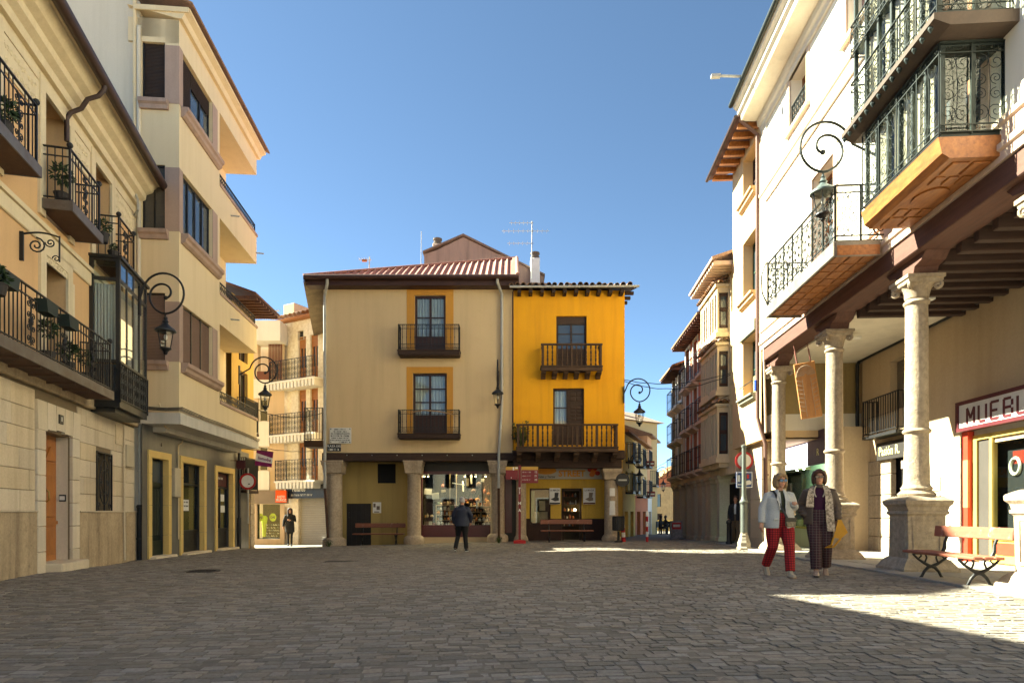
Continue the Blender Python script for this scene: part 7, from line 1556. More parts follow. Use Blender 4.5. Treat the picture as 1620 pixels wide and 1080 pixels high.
# ------------------------------------------------------------------ finger post, bollards, bin, signs
X, Y = .28, 23.15; t = thing('direction_signpost', 'dark red tourist signpost with two panels before the yellow shop', 'signpost', (X, Y, gz(X, Y)))
m = MB(); m.lathe([(.22, 0), (.22, .1), (.06, .13)], n=4); m.build('foot', M_RED, t); m = MB(); m.box(-.045, .045, -.025, .025, .1, 2.85); po = m.build('post', M_MAROONL if 'M_MAROONL' in globals() else mat('signpost_red', (.15,.012,.016), .5, (.17,.012,.018), 4), t)
for i, ch in enumerate('TIHA'): lettering(ch, .14, M_WHITE, po, (0, -.034, 1.98 - (0, .13, .52, .78)[i]), depth=.002, bold=.006)
for k, (x0, x1, z0, z1) in enumerate(((-.51, -.062, 2.33, 2.8), (.062, .68, 2.2, 2.8))):
    m = MB(); m.cbox(x0, x1, -.025, .025, z0, z1 - .122, .004); pa = m.build('panel', MATS['signpost_red'], t); m = MB(); m.box(x0, x1, -.026, .026, z1 - .12, z1); m.build('yellow_strip', mat('strip_yellow', (.52,.30,.05), .5), pa)
    for j in range(3):
        if k: dashes(pa, x0 + .04, x0 + .36, z1 - .2 - j * .14, .05, -.026, 40 + j, mat('dull_white', (.4,.3,.28), .8), 'text_line'); lettering(('12', '21', '20')[j], .1, M_PAPER, pa, (x1 - .09, -.03, z1 - .2 - j * .14), depth=.002)
    if not k:
        m = MB(); m.box(-.25, -.2, -.03, -.026, z1 - .13, z1 - .02); m.box(-.16, -.07, -.03, -.026, z1 - .08, z1 - .02); m.box(-.32, -.29, -.03, -.025, z0 + .05, z0 + .08); m.build('sticker', M_PAPER, pa)
def bollard(label, X, Y, r, h, tilt):
    t = thing('striped_bollard', label, 'bollard', (X, Y, gz(X, Y)), 0, 'red and white bollards'); t.rotation_euler = (0, tilt, 0); n = 5 if r > .06 else 6
    for i in range(n):
        m = MB(); m.lathe([(r, h * i / n), (r, h * (i + 1) / n - .001)] if i < n - 1 else [(r, h * i / n), (r, h - .03), (r * .6, h)], n=14); m.build('band', M_RED if i % 2 == 0 else M_WHITE, t, smooth=True)
bollard('thick leaning red and white bollard by the litter bin', 4.14, 23.4, .075, .86, -.07); bollard('thin upright red and white bollard in the street mouth', 4.98, 23.3, .05, 1.12, 0)
X, Y = 3.88, 23.05; t = thing('litter_bin', 'black barred litter bin before the pillar of the yellow house', 'bin', (X, Y, gz(X, Y)))
m = MB(); m.lathe([(.15, 0), (.15, .04), (.05, .07), (.04, .4)], n=14); m.build('stand', M_IRON, t); m = MB(); m.lathe([(.19, .42), (.21, .45), (.21, .9), (.22, .93), (.2, .95), (.17, .93), (.17, .5)], n=18)
for i in range(18): a = 2*PI*i/18; m.bar((.215*math.cos(a), .215*math.sin(a), .44), (.215*math.cos(a), .215*math.sin(a), .91), .02, .02)
m.build('barrel', M_IRON, t)
X, Y = 4.18, 23.9; t = thing('round_sign', 'round dark traffic sign seen from behind on the yellow house corner', 'sign', (X, Y, 2.32)); m = MB(); m.lathe([(.25, -.01), (.26, 0), (.25, .012)], n=28); m.V = [(v[0], v[2], v[1]) for v in m.V]; fixn(m.build('disc', M_IRON, t)); m = MB(); m.box(-.16, .16, -.02, -.012, -.03, .03); m.build('rail', M_GREY, t); m = MB(); m.tube([(-.3, .05, .0), (0, .02, 0)], .02, 6); m.build('arm', M_IRON, t)
# cast iron post with the two road signs
X = (1177 - 810) / FPX * 18.7; Y = 18.7; t = thing('iron_signpost', 'fluted cast iron post carrying a round and a blue road sign', 'signpost', (X, Y, gz(X, Y)))
M_POST = mat('weathered_green_iron', (.13,.145,.13), .55, (.06,.07,.065), 3, .6, fine=.2, metal=.2, spots=.3)
m = MB(); m.lathe([(.24, 0), (.24, .05), (.2, .09), (.2, .2), (.17, .26), (.15, .34), (.13, .36), (.13, .42), (.105, .46), (.105, .5)], n=8); m.build('base', mat('pale_iron_base', (.30,.27,.21), .8, (.2,.18,.14), 4), t)
m = MB(); pr = [(.1, .5), (.1, 1.35), (.13, 1.37), (.13, 1.42), (.09, 1.46), (.065, 1.6), (.06, 3.0), (.08, 3.02), (.08, 3.08), (.03, 3.1)]; m.lathe(pr, n=12); m.build('shaft', M_POST, t, smooth=True)
m = MB(); m.lathe([(.27, -.01), (.27, .01)], n=32); m.V = [(v[0] + .04, v[2] + .1, v[1] + 2.63) for v in m.V]; ri = fixn(m.build('round_sign', M_RED, t)); m = MB(); m.lathe([(.2, -.005), (.2, .005)], n=32); m.V = [(v[0] + .04, v[2] + .086, v[1] + 2.63) for v in m.V]; fixn(m.build('face', M_WHITE, ri))
m = MB(); m.cbox(-.2, .29, .09, .11, 1.82, 2.3, .006); bl = m.build('blue_sign', mat('sign_blue', (.012,.05,.20), .4), t)
m = MB()
for (a, b, c, d) in ((-.19, .28, 1.83, 1.85), (-.19, .28, 2.27, 2.29), (-.19, -.17, 1.85, 2.27), (.26, .28, 1.85, 2.27)): m.box(a, b, .084, .09, c, d)
m.build('border', M_WHITE, bl); m = MB(); m.prism([(.08, 1.9), (.24, 1.93), (.25, 2.0), (.2, 2.05), (.12, 2.04), (.07, 1.97)], .082, .09); m.box(-.15, -.08, .084, .09, 2.0, 2.2); m.box(-.15, -.05, .084, .09, 1.9, 1.95); fixn(m.build('pictogram', M_PAPER, bl)); m = MB(); m.box(.12, .18, .083, .09, 2.1, 2.22); m.build('red_mark', M_RED, bl)
# bollard in the dark arcade, advertising stand
X = (1157 - 810) / FPX * 21.6; Y = 21.6; t = thing('iron_bollard', 'short black bollard at the foot of the beige house', 'bollard', (X - .25, Y - .5, gz(X, Y))); m = MB(); m.lathe([(.11, 0), (.11, .1), (.08, .14), (.075, .7), (.1, .74), (.09, .8), (.03, .86)], n=14); m.build('shaft', M_IRON, t, smooth=True)
X, Y = (1070 - 810) / FPX * 28.0, 28.0; t = thing('advertising_stand', 'pavement advertising stand with a red and white poster up the right street', 'sign', (X, Y, gz(X, Y))); m = MB(); m.box(-.26, .26, -.05, .05, .03, .82); m.box(-.26, -.2, -.16, .16, 0, .04); m.box(.2, .26, -.16, .16, 0, .04); m.build('frame', mat('stand_grey', (.12,.12,.14), .6, (.3,.28,.3), 9, .3), t); m = MB(); m.box(-.2, .2, -.056, -.05, .45, .74); pp = m.build('poster', M_RED, t); m = MB(); m.box(-.15, .15, -.06, -.056, .55, .66); m.build('text_panel', M_WHITE, pp)
# red banners over the far street
for k, (px, py, Y) in enumerate(((1029, 733, 39.0), (1030, 781, 39.0))):
    c = at(px, py, Y); t = thing('projecting_sign', ('upper dark red sign sticking out in the far street', 'lower red and white sign sticking out in the far street')[k], 'sign', c); m = MB(); m.box(-.24, .24, -.06, .06, -.16, .16); m.build('panel', MATS['signpost_red'], t); m = MB(); m.box(-.2, .2, -.066, -.06, -.05, .03); m.build('band', M_WHITE, t); m = MB(); m.tube([(-.8, 0, .1), (-.24, 0, .1)], .02, 6); m.build('arm', M_IRON, t)
# hanging carved board
c = at(1278, 617, 16.3); t = thing('hanging_board', 'carved wooden board hanging askew from two red rods in the arcade', 'sign', c); t.rotation_euler = (0, -.13 + .0, -.35)
m = MB(); m.cbox(-.25, .25, -.03, .03, -.72, .72, .012); bd = m.build('board', mat('carved_wood', (.52,.24,.075), .6, (.36,.15,.045), grain=(16, 16, 1.4), bump=.3, bscale=20), t)
m = MB()
for a in range(7):
    r_ = .05 + a * .028; m.tube([(r_ * math.cos(u), -.031, .38 + r_ * 1.2 * math.sin(u)) for u in [PI * i / 10 for i in range(11)]], .007, 4)
for i in range(8):
    for sx in (-1, 1): m.tube([(sx * .23, -.031, .28 - i * .11), (sx * .12, -.031, .24 - i * .11)], .006, 4)
for sx in (-.1, .1): m.tube([(sx, -.031, .3), (sx, -.031, -.68)], .006, 4)
m.build('carving', MATS['column_stone'], bd)
for sx in (-.16, .16): m = MB(); m.tube([(sx, 0, .7), (sx - .01, 0, 1.05)], .02, 6); m.tube([(sx - .01, 0, 1.05), (sx - .02, .02, 1.22)], .01, 5); m.build('rod', mat('red_rod', (.26,.1,.075), .6), t)
# overhead cables (sagging lines)
def cable(label, p, q, sag, n, spread=.05, r=.014):
    t = thing('overhead_cable', label, 'cable', (0, 0, 0)); p = Vector(p); q = Vector(q)
    for k in range(n):
        m = MB(); m.tube([p.lerp(q, i / 24) + Vector((0, 0, -sag * (1 + .5 * k) * 4 * (i / 24) * (1 - i / 24) - spread * k + .01 * math.sin(i * 1.3 + k))) for i in range(25)], r, 5); m.build('strand', M_IRON, t)
cable('black cables from the yellow house across the right street', (4.25, 23.9, 6.1), (*FG.world(-10.6, -.35), 5.9), .25, 2, .06); cable('lower black cables between the apartment block and the cream house', (*FB.world(6.6, -.05), 4.9), (-7.2, 23.9, 4.85), .22, 1); cable('thin cable in the left side street under the thicker one', (*FB.world(7.6, .6), 3.7), at(503, 713, 29.5), .12, 1)
cable('thin cable far up the right street', at(1005, 731, 36), at(1068, 717, 31), .5, 1, r=.01); cable('second thin cable far up the right street', at(1003, 762, 36), at(1066, 763, 31), .1, 1, r=.01)
# weeds at pillar feet
for k, (px, Y, lb) in enumerate(((520, 23.55, 'weeds at the foot of the leftmost pillar of the cream house'), (789, 23.5, 'weeds at the foot of the pillar beside the maroon panel'))):
    X = (px - 810) / FPX * Y; tuft('pillar_weed', lb, (X, Y, gz(X, Y)), 26, .32, .16, M_LEAF, 20 + k, leaf=.035)
# iron lantern-like balcony box and flag at the cream house corner
c = at(499, 678, 25.5); t = thing('iron_balcony_box', 'small black iron balcony cage at the corner behind the cream house', 'balcony', (c.x, c.y, c.z - .5)); m = MB(); railing(m, [(-.35, .5), (-.35, -.25), (.35, -.25), (.35, .5)], 0, 1.3, .12, style='plain'); m.build('railing', M_IRON, t); m = MB(); m.box(-.38, .38, -.28, .6, -.25, 0); m.build('floor', M_BEAM, t)
# ------------------------------------------------------------------ people
def ring(c, rx, ry, n=14, rot=0.0, ax=None):
    """ellipse round c; ax: direction of the limb (rings stay square to it)"""
    c = Vector(c); d = Vector(ax or (0, 0, 1)).normalized(); u = Vector((1, 0, 0)); u = (u - d * u.dot(d))
    if u.length < .1: u = Vector((0, 1, 0)); u = u - d * u.dot(d)
    u.normalize(); v = d.cross(u); o = []
    for k in range(n): a = 2 * PI * k / n; o.append(c + u * (rx * math.cos(a)) + v * (ry * math.sin(a)))
    return o
def limb(m, pts, n=12):
    """pts: (x, y, z, rx, ry)"""
    P = [Vector(p[:3]) for p in pts]; R_ = []
    for i, p in enumerate(pts):
        d = P[min(i + 1, len(P) - 1)] - P[max(i - 1, 0)]; R_.append(ring(P[i], p[3], p[4] if len(p) > 4 else p[3], n, ax=d if d.z >= 0 else -d))
    m.loft(R_)
def fuse(m, name, material, par, voxel=.01, smooth_it=4, mats=None):
    """join overlapping closed pieces into one continuous skin"""
    me = bpy.data.meshes.new('t'); me.from_pydata([tuple(v) for v in m.V], [], m.F); o = bpy.data.objects.new('t', me); COL.objects.link(o)
    import bmesh
    b = bmesh.new(); b.from_mesh(me); bmesh.ops.recalc_face_normals(b, faces=b.faces); b.to_mesh(me); b.free()
    r = o.modifiers.new('r', 'REMESH'); r.mode = 'VOXEL'; r.voxel_size = voxel; r.use_smooth_shade = True
    s_ = o.modifiers.new('s', 'SMOOTH'); s_.iterations = smooth_it; s_.factor = .5
    dg = bpy.context.evaluated_depsgraph_get(); nm = bpy.data.meshes.new_from_object(o.evaluated_get(dg)); nm.name = name
    bpy.data.objects.remove(o); bpy.data.meshes.remove(me); nm.materials.clear(); nm.materials.append(material)
    nm.polygons.foreach_set('use_smooth', [True] * len(nm.polygons))
    q = bpy.data.objects.new(name, nm); COL.objects.link(q); q.parent = par; return q
def lerp3(a, b, t): return tuple(a[i] + (b[i] - a[i]) * t for i in range(3))
def hand(m, w, d, side, curl=.5, inward=(1, 0, 0), sc=1.0):
    """palm, four fingers of unequal length with bent knuckles, thumb from the side of the palm"""
    w = Vector(w); d = Vector(d).normalized(); s = Vector(inward); s = (s - d * s.dot(d)).normalized(); f = d.cross(s) * side   # s: palm faces this way, f: towards the thumb
    limb(m, [(*(w - d*.02), .026*sc, .02*sc), (*(w + d*.03), .034*sc, .018*sc), (*(w + d*.075), .04*sc, .016*sc), (*(w + d*.092), .036*sc, .014*sc)], 10)
    for i, L in enumerate((.066, .076, .07, .055)):
        b = w + d * .085 + f * ((.028 - i * .019) * sc); k1 = b + (d * math.cos(curl*.5) + s * math.sin(curl*.5)) * L * .5 * sc; k2 = k1 + (d * math.cos(curl*1.5) + s * math.sin(curl*1.5)) * L * .35 * sc; k3 = k2 + (d * math.cos(curl*2.2) + s * math.sin(curl*2.2)) * L * .3 * sc
        m.tube([b - d * .02, b, k1, k2, k3], [.0095*sc, .0095*sc, .009*sc, .0085*sc, .0065*sc], 7)
    b = w + d * .025 + f * .03 * sc; k1 = b + (d * .7 + f * .6 + s * .3).normalized() * .035 * sc; k2 = k1 + (d * .9 + f * .15 + s * .4).normalized() * .032 * sc
    m.tube([b - f * .015, b, k1, k2], [.012*sc, .0125*sc, .0105*sc, .008*sc], 7)
SKIN = mat('skin', (.48,.26,.17), .55, (.42,.21,.13), 8, .6, fine=.08, spec=.4)
def person(label, loc, yaw, H, P, voxel=.009):
    """P: pose and clothes. Local: faces -y, 1.70 m tall, then scaled"""
    t = thing('person', label, 'person', loc, yaw); t.scale = (H / 1.7,) * 3
    K = dict(hipL=(.09, 0, .90), hipR=(-.09, 0, .90), kneeL=(.1, -.02, .49), kneeR=(-.1, -.02, .49), ankL=(.1, .01, .08), ankR=(-.1, .01, .08), shL=(.172, .012, 1.345), shR=(-.172, .012, 1.345), elL=(.22, .03, 1.12), elR=(-.22, .03, 1.12), wrL=(.23, -.04, .88), wrR=(-.23, -.04, .88), toeL=0, toeR=0, head=(0, -.015, 1.575), hy=0.0)
    K.update(P.get('joints', {})); t['pose'] = P.get('pose', 'standing')
    del t['pose']
    fat = P.get('fat', 1.0)
    m = MB()
    # body under the clothes, neck, head, hands: one skin
    limb(m, [(0, .0, .84, .135*fat, .095*fat), (0, .005, .95, .14*fat, .1*fat), (0, .0, 1.08, .12*fat, .085*fat), (0, -.005, 1.22, .135*fat, .095*fat), (0, .0, 1.34, .15, .085), (0, .01, 1.41, .09, .06), (0, .005, 1.45, .052, .052), (K['head'][0]*.5, K['head'][1]*.6, 1.52, .05, .052)], 16)
    for s_ in 'LR':
        h, k, a = K['hip'+s_], K['knee'+s_], K['ank'+s_]; limb(m, [(*h, .078*fat), (*lerp3(h, k, .5), .066*fat), (*k, .05), (*lerp3(k, a, .35), .05), (*lerp3(k, a, .8), .035), (*a, .036)]); limb(m, [(a[0], a[1] + .04, a[2] - .03, .03, .03), (a[0], a[1] - .08, .035, .035, .025)])
        S_, e, w_ = K['sh'+s_], K['el'+s_], K['wr'+s_]; limb(m, [(*lerp3((0, 0, 1.38), S_, .7), .045), (*S_, .05), (*lerp3(S_, e, .5), .044), (*e, .037), (*lerp3(e, w_, .4), .036), (*w_, .024)]); d = Vector(w_) - Vector(e)
        if not P.get('pocket'+s_): hand(m, w_, d, 1 if s_ == 'L' else -1, P.get('curl'+s_, .55), P.get('palm'+s_, (-1 if s_ == 'L' else 1, 0, 0)))
    hx, hy, hz = K['head']; hm = MB(); yw = K['hy']
    hm.M = Matrix.Translation((hx, hy, hz)) @ Matrix.Rotation(yw, 4, 'Z') @ Matrix.Rotation(P.get('nod', 0), 4, 'X')
    hm.ell((0, .018, .03), .073, .092, .098, 16, 12); hm.ell((0, -.022, -.03), .058, .066, .082, 14, 10); hm.ell((0, -.05, -.092), .03, .03, .024, 10, 8); hm.ell((0, -.094, -.014), .011, .02, .022, 8, 6); hm.ell((0, -.083, .012), .009, .014, .03, 8, 6); hm.ell((0, -.082, -.056), .022, .011, .007, 10, 6); hm.ell((0, -.081, -.067), .019, .011, .007, 10, 6); hm.ell((0, -.07, .045), .05, .025, .014, 10, 6)
    for sx in (-1, 1): hm.ell((sx * .073, .005, -.008), .01, .02, .03, 8, 6); hm.ell((sx * .036, -.062, -.025), .022, .022, .022, 8, 6)
    m.V += hm.V and []; o_ = len(m.V); m.V += hm.V; m.F += [tuple(i + o_ for i in f) for f in hm.F]
    body = fuse(m, 'body', SKIN, t, voxel, 2)
    HM = hm.M
    def on_head(b): b.V = [tuple(HM @ Vector(v)) for v in b.V]; return b
    q = MB()
    for sx in (-1, 1): q.ell((sx * .031, -.082, .008), .012, .006, .006, 8, 5)
    on_head(q).build('eyes', M_INK, body); q = MB(); q.ell((0, -.093, -.061), .02, .004, .006, 8, 5); on_head(q).build('lips', mat('lips', (.42,.10,.085), .5), body)
    # hair
    q = MB(); st = P['hair']; rr = random.Random(len(label)); bot = {'short': -.03, 'bob': -.10, 'long': -.34}[st]
    q.ell((0, .03, .045), .084, .1, .098, 16, 12)
    if st != 'short':
        for a in range(22):
            an = math.radians(-36 + a * (252 / 21)); x, y = .083 * math.cos(an), .03 + .095 * math.sin(an); b_ = bot + rr.uniform(-.02, .02)
            q.tube([(x * .75, y * .8, .10), (x * 1.03, y * 1.02, .03), (x * 1.1, y * 1.06, -.03), (x * (1.08 if st == 'bob' else 1.12), y * 1.05, b_ * .7), (x * .95, y * 1.0, b_)], [.03, .032, .03, .026, .012], 7)
        q.tube([(-.01, -.07, .105), (.045, -.078, .085), (.078, -.05, .03)], [.026, .026, .018], 8); q.tube([(-.01, -.07, .105), (-.05, -.073, .085), (-.08, -.045, .02)], [.026, .026, .018], 8)
        # keep the face clear
        q2 = MB(); q2.V = q.V; q2.F = q.F
    else:
        for a in range(18): an = math.radians(-20 + a * (220 / 17)); q.tube([(.078 * math.cos(an), .03 + .09 * math.sin(an), .04), (.076 * math.cos(an), .03 + .088 * math.sin(an), bot - .02)], [.022, .01], 6)
    hair = fuse(on_head(q), 'hair', P['hairm'], t, max(.006, voxel * .8), 2)
    if P.get('glasses'):
        q = MB()
        for sx in (-1, 1):
            q.prism([(sx * .034 + .030 * math.cos(a), .006 + .022 * math.sin(a)) for a in [2*PI*i/14 for i in range(14)]], -.112, -.100); q.tube([(sx * .06, -.098, .012), (sx * .078, -.03, .014), (sx * .08, .02, .005)], .004, 5)
        q.tube([(-.012, -.104, .01), (.012, -.104, .01)], .004, 5); g_ = on_head(q).build('sunglasses', P['glasses'], t); fixn(g_)
    # trousers
    if P.get('trousers'):
        q = MB(); wd = P.get('wide', 1.0); f2 = fat * 1.06
        limb(q, [(0, .0, .80, .135*f2, .11*f2), (0, .008, .9, .168*f2, .125*f2), (0, .0, 1.0, .155*f2, .115*f2), (0, 0, 1.06, .145*f2, .105*f2)], 16)
        for s_ in 'LR':
            h, k, a = K['hip'+s_], K['knee'+s_], K['ank'+s_]; limb(q, [(*h, .098*f2), (*lerp3(h, k, .5), .088*f2*(.9 + .1*wd)), (*k, .068*wd), (*lerp3(k, a, .5), .064*wd), (*lerp3(k, a, P.get('hem', .97)), .06*wd)], 14)
        fuse(q, 'trousers', P['trousers'], t, voxel, 3)
    # shoes
    for s_ in 'LR':
        a = K['ank'+s_]; tw = K['toe'+s_]; q = MB(); zb = a[2] - .08; c_, s2 = math.cos(tw), math.sin(tw); tilt = P.get('heel'+s_, 0.0)
        q.M = Matrix.Translation((a[0], a[1], zb + .02)) @ Matrix.Rotation(tw, 4, 'Z') @ Matrix.Rotation(tilt, 4, 'X')
        q.loft([[(x * w_, y, z) for (x, z) in ((-1, 0), (-.9, .6 * h_), (-.5, h_), (.5, h_), (.9, .6 * h_), (1, 0))] for (y, w_, h_) in ((.06, .022, .05), (.045, .034, .09), (0, .036, .1), (-.05, .038, .07), (-.1, .044, .05), (-.15, .04, .042), (-.185, .022, .03))])
        if P.get('boots'): q.M = None; limb(q, [(a[0], a[1] + .01, zb + .05, .045, .05), (a[0], a[1] + .01, zb + .2, .042, .046)])
        sh = q.build('shoe', P['shoes'], t, smooth=True); fixn(sh)
        q = MB(); q.M = Matrix.Translation((a[0], a[1], zb + .02)) @ Matrix.Rotation(tw, 4, 'Z') @ Matrix.Rotation(tilt, 4, 'X'); q.prism([(-.024, .062), (.024, .062), (.04, 0), (.046, -.1), (.04, -.155), (.02, -.19), (-.02, -.19), (-.04, -.155), (-.046, -.1), (-.04, 0)], -.022, .001, 'z'); fixn(q.build('sole', P.get('sole', P['shoes']), sh))
    # inner top
    if P.get('top'):
        q = MB(); limb(q, [(0, 0, P.get('topz', .98), .152*fat, .112*fat), (0, 0, 1.1, .14*fat, .102*fat), (0, -.008, 1.24, .155*fat, .113*fat), (0, 0, 1.345, .16, .098), (0, .008, 1.405, .105, .072), (0, .004, P.get('neck', 1.43), .064, .06)], 18); fuse(q, 'top', P['top'], t, voxel, 3)
    # coat or jacket: open front made as a shell left and right of the opening
    if P.get('coat'):
        q = MB(); zb = P['coatz']; f3 = fat * 1.12; o_ = P.get('open', 0.0)
        rows = [(zb, .185*f3, .145*f3), (zb + .1, .185*f3, .142*f3), (.98, .178*f3, .135*f3), (1.08, .165*f3, .125*f3), (1.2, .17*f3, .13*f3), (1.3, .172*f3, .125*f3), (1.36, .15, .106), (1.41, .105, .085), (1.44, .085, .075)]
        rows = [r_ for i, r_ in enumerate(rows) if i == 0 or r_[0] > rows[0][0] + .04]; rows.sort()
        if o_:
            n = 30; V_ = []
            for (z, rx, ry) in rows:
                op = o_ * (1 + P.get('flare', .2) * (1.05 - z)) if z < 1.3 else o_ * (1 - .4 * (z - 1.3) / .14)
                half = op / max(rx, .02)
                for i in range(n + 1):
                    a = -PI/2 + half + (2*PI - 2*half) * i / n; V_.append((rx * math.cos(a), .005 + ry * math.sin(a), z))
            W = n + 1; F_ = []
            ins = [(v[0] * .9, .005 + (v[1] - .005) * .88, v[2]) for v in V_]; oN = len(V_); V_ += ins
            for r_ in range(len(rows) - 1):
                for i in range(n): a = r_ * W + i; F_ += [(a, a + 1, a + W + 1, a + W), (oN + a + 1, oN + a, oN + a + W, oN + a + W + 1)]
                for i in (0, n): a = r_ * W + i; F_.append((a, a + W, oN + a + W, oN + a))
            for i in range(n): F_ += [(i, oN + i, oN + i + 1, i + 1)]; a = (len(rows) - 1) * W + i; F_.append((a, a + 1, oN + a + 1, oN + a))
            q.add(V_, F_)
        else: limb(q, [(0, .003, z, rx, ry) for z, rx, ry in rows], 20)
        for s_ in 'LR':
            S_, e, w_ = K['sh'+s_], K['el'+s_], K['wr'+s_]; ar = P.get('arm', 1.0); end = lerp3(e, w_, .97)
            limb(q, [(*lerp3((0, .01, 1.415), S_, .5), .04), (*lerp3((0, .01, 1.40), S_, .82), .058), (*S_, .066*ar), (*lerp3(S_, e, .45), .066*ar), (*e, .06*ar), (*lerp3(e, w_, .5), .055*ar), (*end, .046*ar)], 14)
            if P.get('puff'):
                for j in range(9): c = lerp3(S_, e, j / 5) if j < 5 else lerp3(e, w_, (j - 5) / 4.2); q.ell(c, .07*ar, .07*ar, .042, 10, 6)
        co = fuse(q, 'jacket', P['coat'], t, voxel, 2)
        if P.get('lapel'):
            for sx in (-1, 1):
                q = MB(); y0 = -.005 - .13 * f3; q.prism([(sx * .03, 1.40), (sx * .075, 1.36), (sx * .11, 1.26), (sx * .085, 1.245), (sx * .05, 1.1), (sx * .03, 1.12), (sx * .035, 1.25)], 0, .012)
                q.V = [(v[0], v[1] - (.085 + .062 * min(1, max(0, (1.42 - v[2]) / .16))) * fat - .012, v[2]) for v in q.V]; fixn(q.build('lapel', P['coat'], co))
            q = MB(); q.cbox(-.16, -.075, -.165 * fat, -.14 * fat, .93, .97, .006); q.build('pocket_flap', P['coat'], co)
        if P.get('collar'): q = MB(); q.lathe([(.085, 0), (.092, .03), (.085, .05), (.07, .045)], (0, .01, 1.41), 18); q.build('collar', P['coat'], co, smooth=True)
    return t, K
def plaid(name, c0, c1, c2, sx, sz):
    m = mat(name, c0, .9, fine=.1); t = m.node_tree; N = t.nodes; L = t.links; b = N['Principled BSDF']; tc = N.new('ShaderNodeTexCoord'); sep = N.new('ShaderNodeSeparateXYZ'); L.new(tc.outputs['Object'], sep.inputs[0])
    def band(sock, sc, wdt):
        a = N.new('ShaderNodeMath'); a.operation = 'MULTIPLY'; a.inputs[1].default_value = sc; L.new(sock, a.inputs[0]); f = N.new('ShaderNodeMath'); f.operation = 'FRACT'; L.new(a.outputs[0], f.inputs[0]); l = N.new('ShaderNodeMath'); l.operation = 'LESS_THAN'; l.inputs[1].default_value = wdt; L.new(f.outputs[0], l.inputs[0]); return l.outputs[0]
    def mx(f, a, c):
        x = N.new('ShaderNodeMix'); x.data_type = 'RGBA'; L.new(f, x.inputs[0])
        if isinstance(a, tuple): x.inputs[6].default_value = (*a, 1)
        else: L.new(a, x.inputs[6])
        x.inputs[7].default_value = (*c, 1); return x.outputs[2]
    ad = N.new('ShaderNodeMath'); ad.operation = 'MAXIMUM'; L.new(band(sep.outputs[0], sx, .3), ad.inputs[0]); L.new(band(sep.outputs[2], sz, .3), ad.inputs[1])
    c = mx(ad.outputs[0], c0, c1); a2 = N.new('ShaderNodeMath'); a2.operation = 'MAXIMUM'; L.new(band(sep.outputs[0], sx * 1.0, .08), a2.inputs[0]); L.new(band(sep.outputs[2], sz, .08), a2.inputs[1]); c = mx(a2.outputs[0], c, c2); L.new(c, b.inputs['Base Color']); return m
def carried(name, label, who):
    t = thing(name, label, 'bag', tuple(who.location), who.rotation_euler[2]); t.scale = tuple(who.scale); return t
M_GLASSES = mat('dark_lens', (.012,.012,.012), .15, fine=0, spec=.8)
# --- two women walking on the right
X, Y = 4.38, 10.35
w1, K = person('woman in a pale grey blazer and red checked trousers with sunglasses and crossbody bag', (X, Y, gz(X, Y)), -.08, 1.67, dict(
    joints=dict(hipL=(.1, 0, .9), hipR=(-.1, 0, .9), kneeL=(.1, -.17, .51), ankL=(.08, -.27, .085), kneeR=(-.12, -.03, .49), ankR=(-.14, .27, .16), elL=(.25, .02, 1.13), wrL=(.17, -.2, 1.2), elR=(-.27, .03, 1.12), wrR=(-.3, -.02, .88), head=(.01, -.03, 1.58), hy=.1),
    fat=1.2, hair='bob', hairm=mat('hair_blond', (.30,.2,.10), .6, (.16,.10,.055), grain=(40, 40, 6)), glasses=M_GLASSES, trousers=plaid('red_check', (.34,.012,.016), (.13,.006,.01), (.02,.004,.006), 26, 26), wide=1.25, hem=.95, shoes=mat('beige_boot', (.45,.38,.28), .7), sole=mat('tan_sole', (.28,.2,.13), .8), boots=True, heelR=.75,
    top=mat('olive_blouse', (.055,.06,.03), .8), coat=mat('grey_tweed', (.47,.475,.46), .9, (.39,.395,.385), 30, fine=.3, bscale=120), coatz=.8, open=.05, flare=1.6, lapel=True, arm=1.12, curlL=1.0, palmL=(0, .3, -1), curlR=.5), .0085)
q = MB(); q.cbox(.02, .17, -.27, -.2, .83, .97, .015); bag = carried('handbag', 'small patterned crossbody bag of the woman in the grey blazer', w1); q.build('pouch', mat('print_bag', (.10,.075,.04), .6, (.32,.26,.16), 22, .25), bag); q = MB(); q.box(.015, .175, -.278, -.27, .91, .975); q.build('flap', mat('bag_flap', (.05,.04,.02), .5), bag)
q = MB(); pts = [(-.13, .1, 1.39), (-.125, -.05, 1.425), (-.105, -.125, 1.36), (-.06, -.175, 1.2), (.0, -.2, 1.08), (.05, -.215, .97)]
for a, b in zip(pts[:-1], pts[1:]): q.bar(a, b, .035, .01, up=(0, -1, .2))
q.build('strap', M_BLACK, bag)
X, Y = 5.08, 10.45
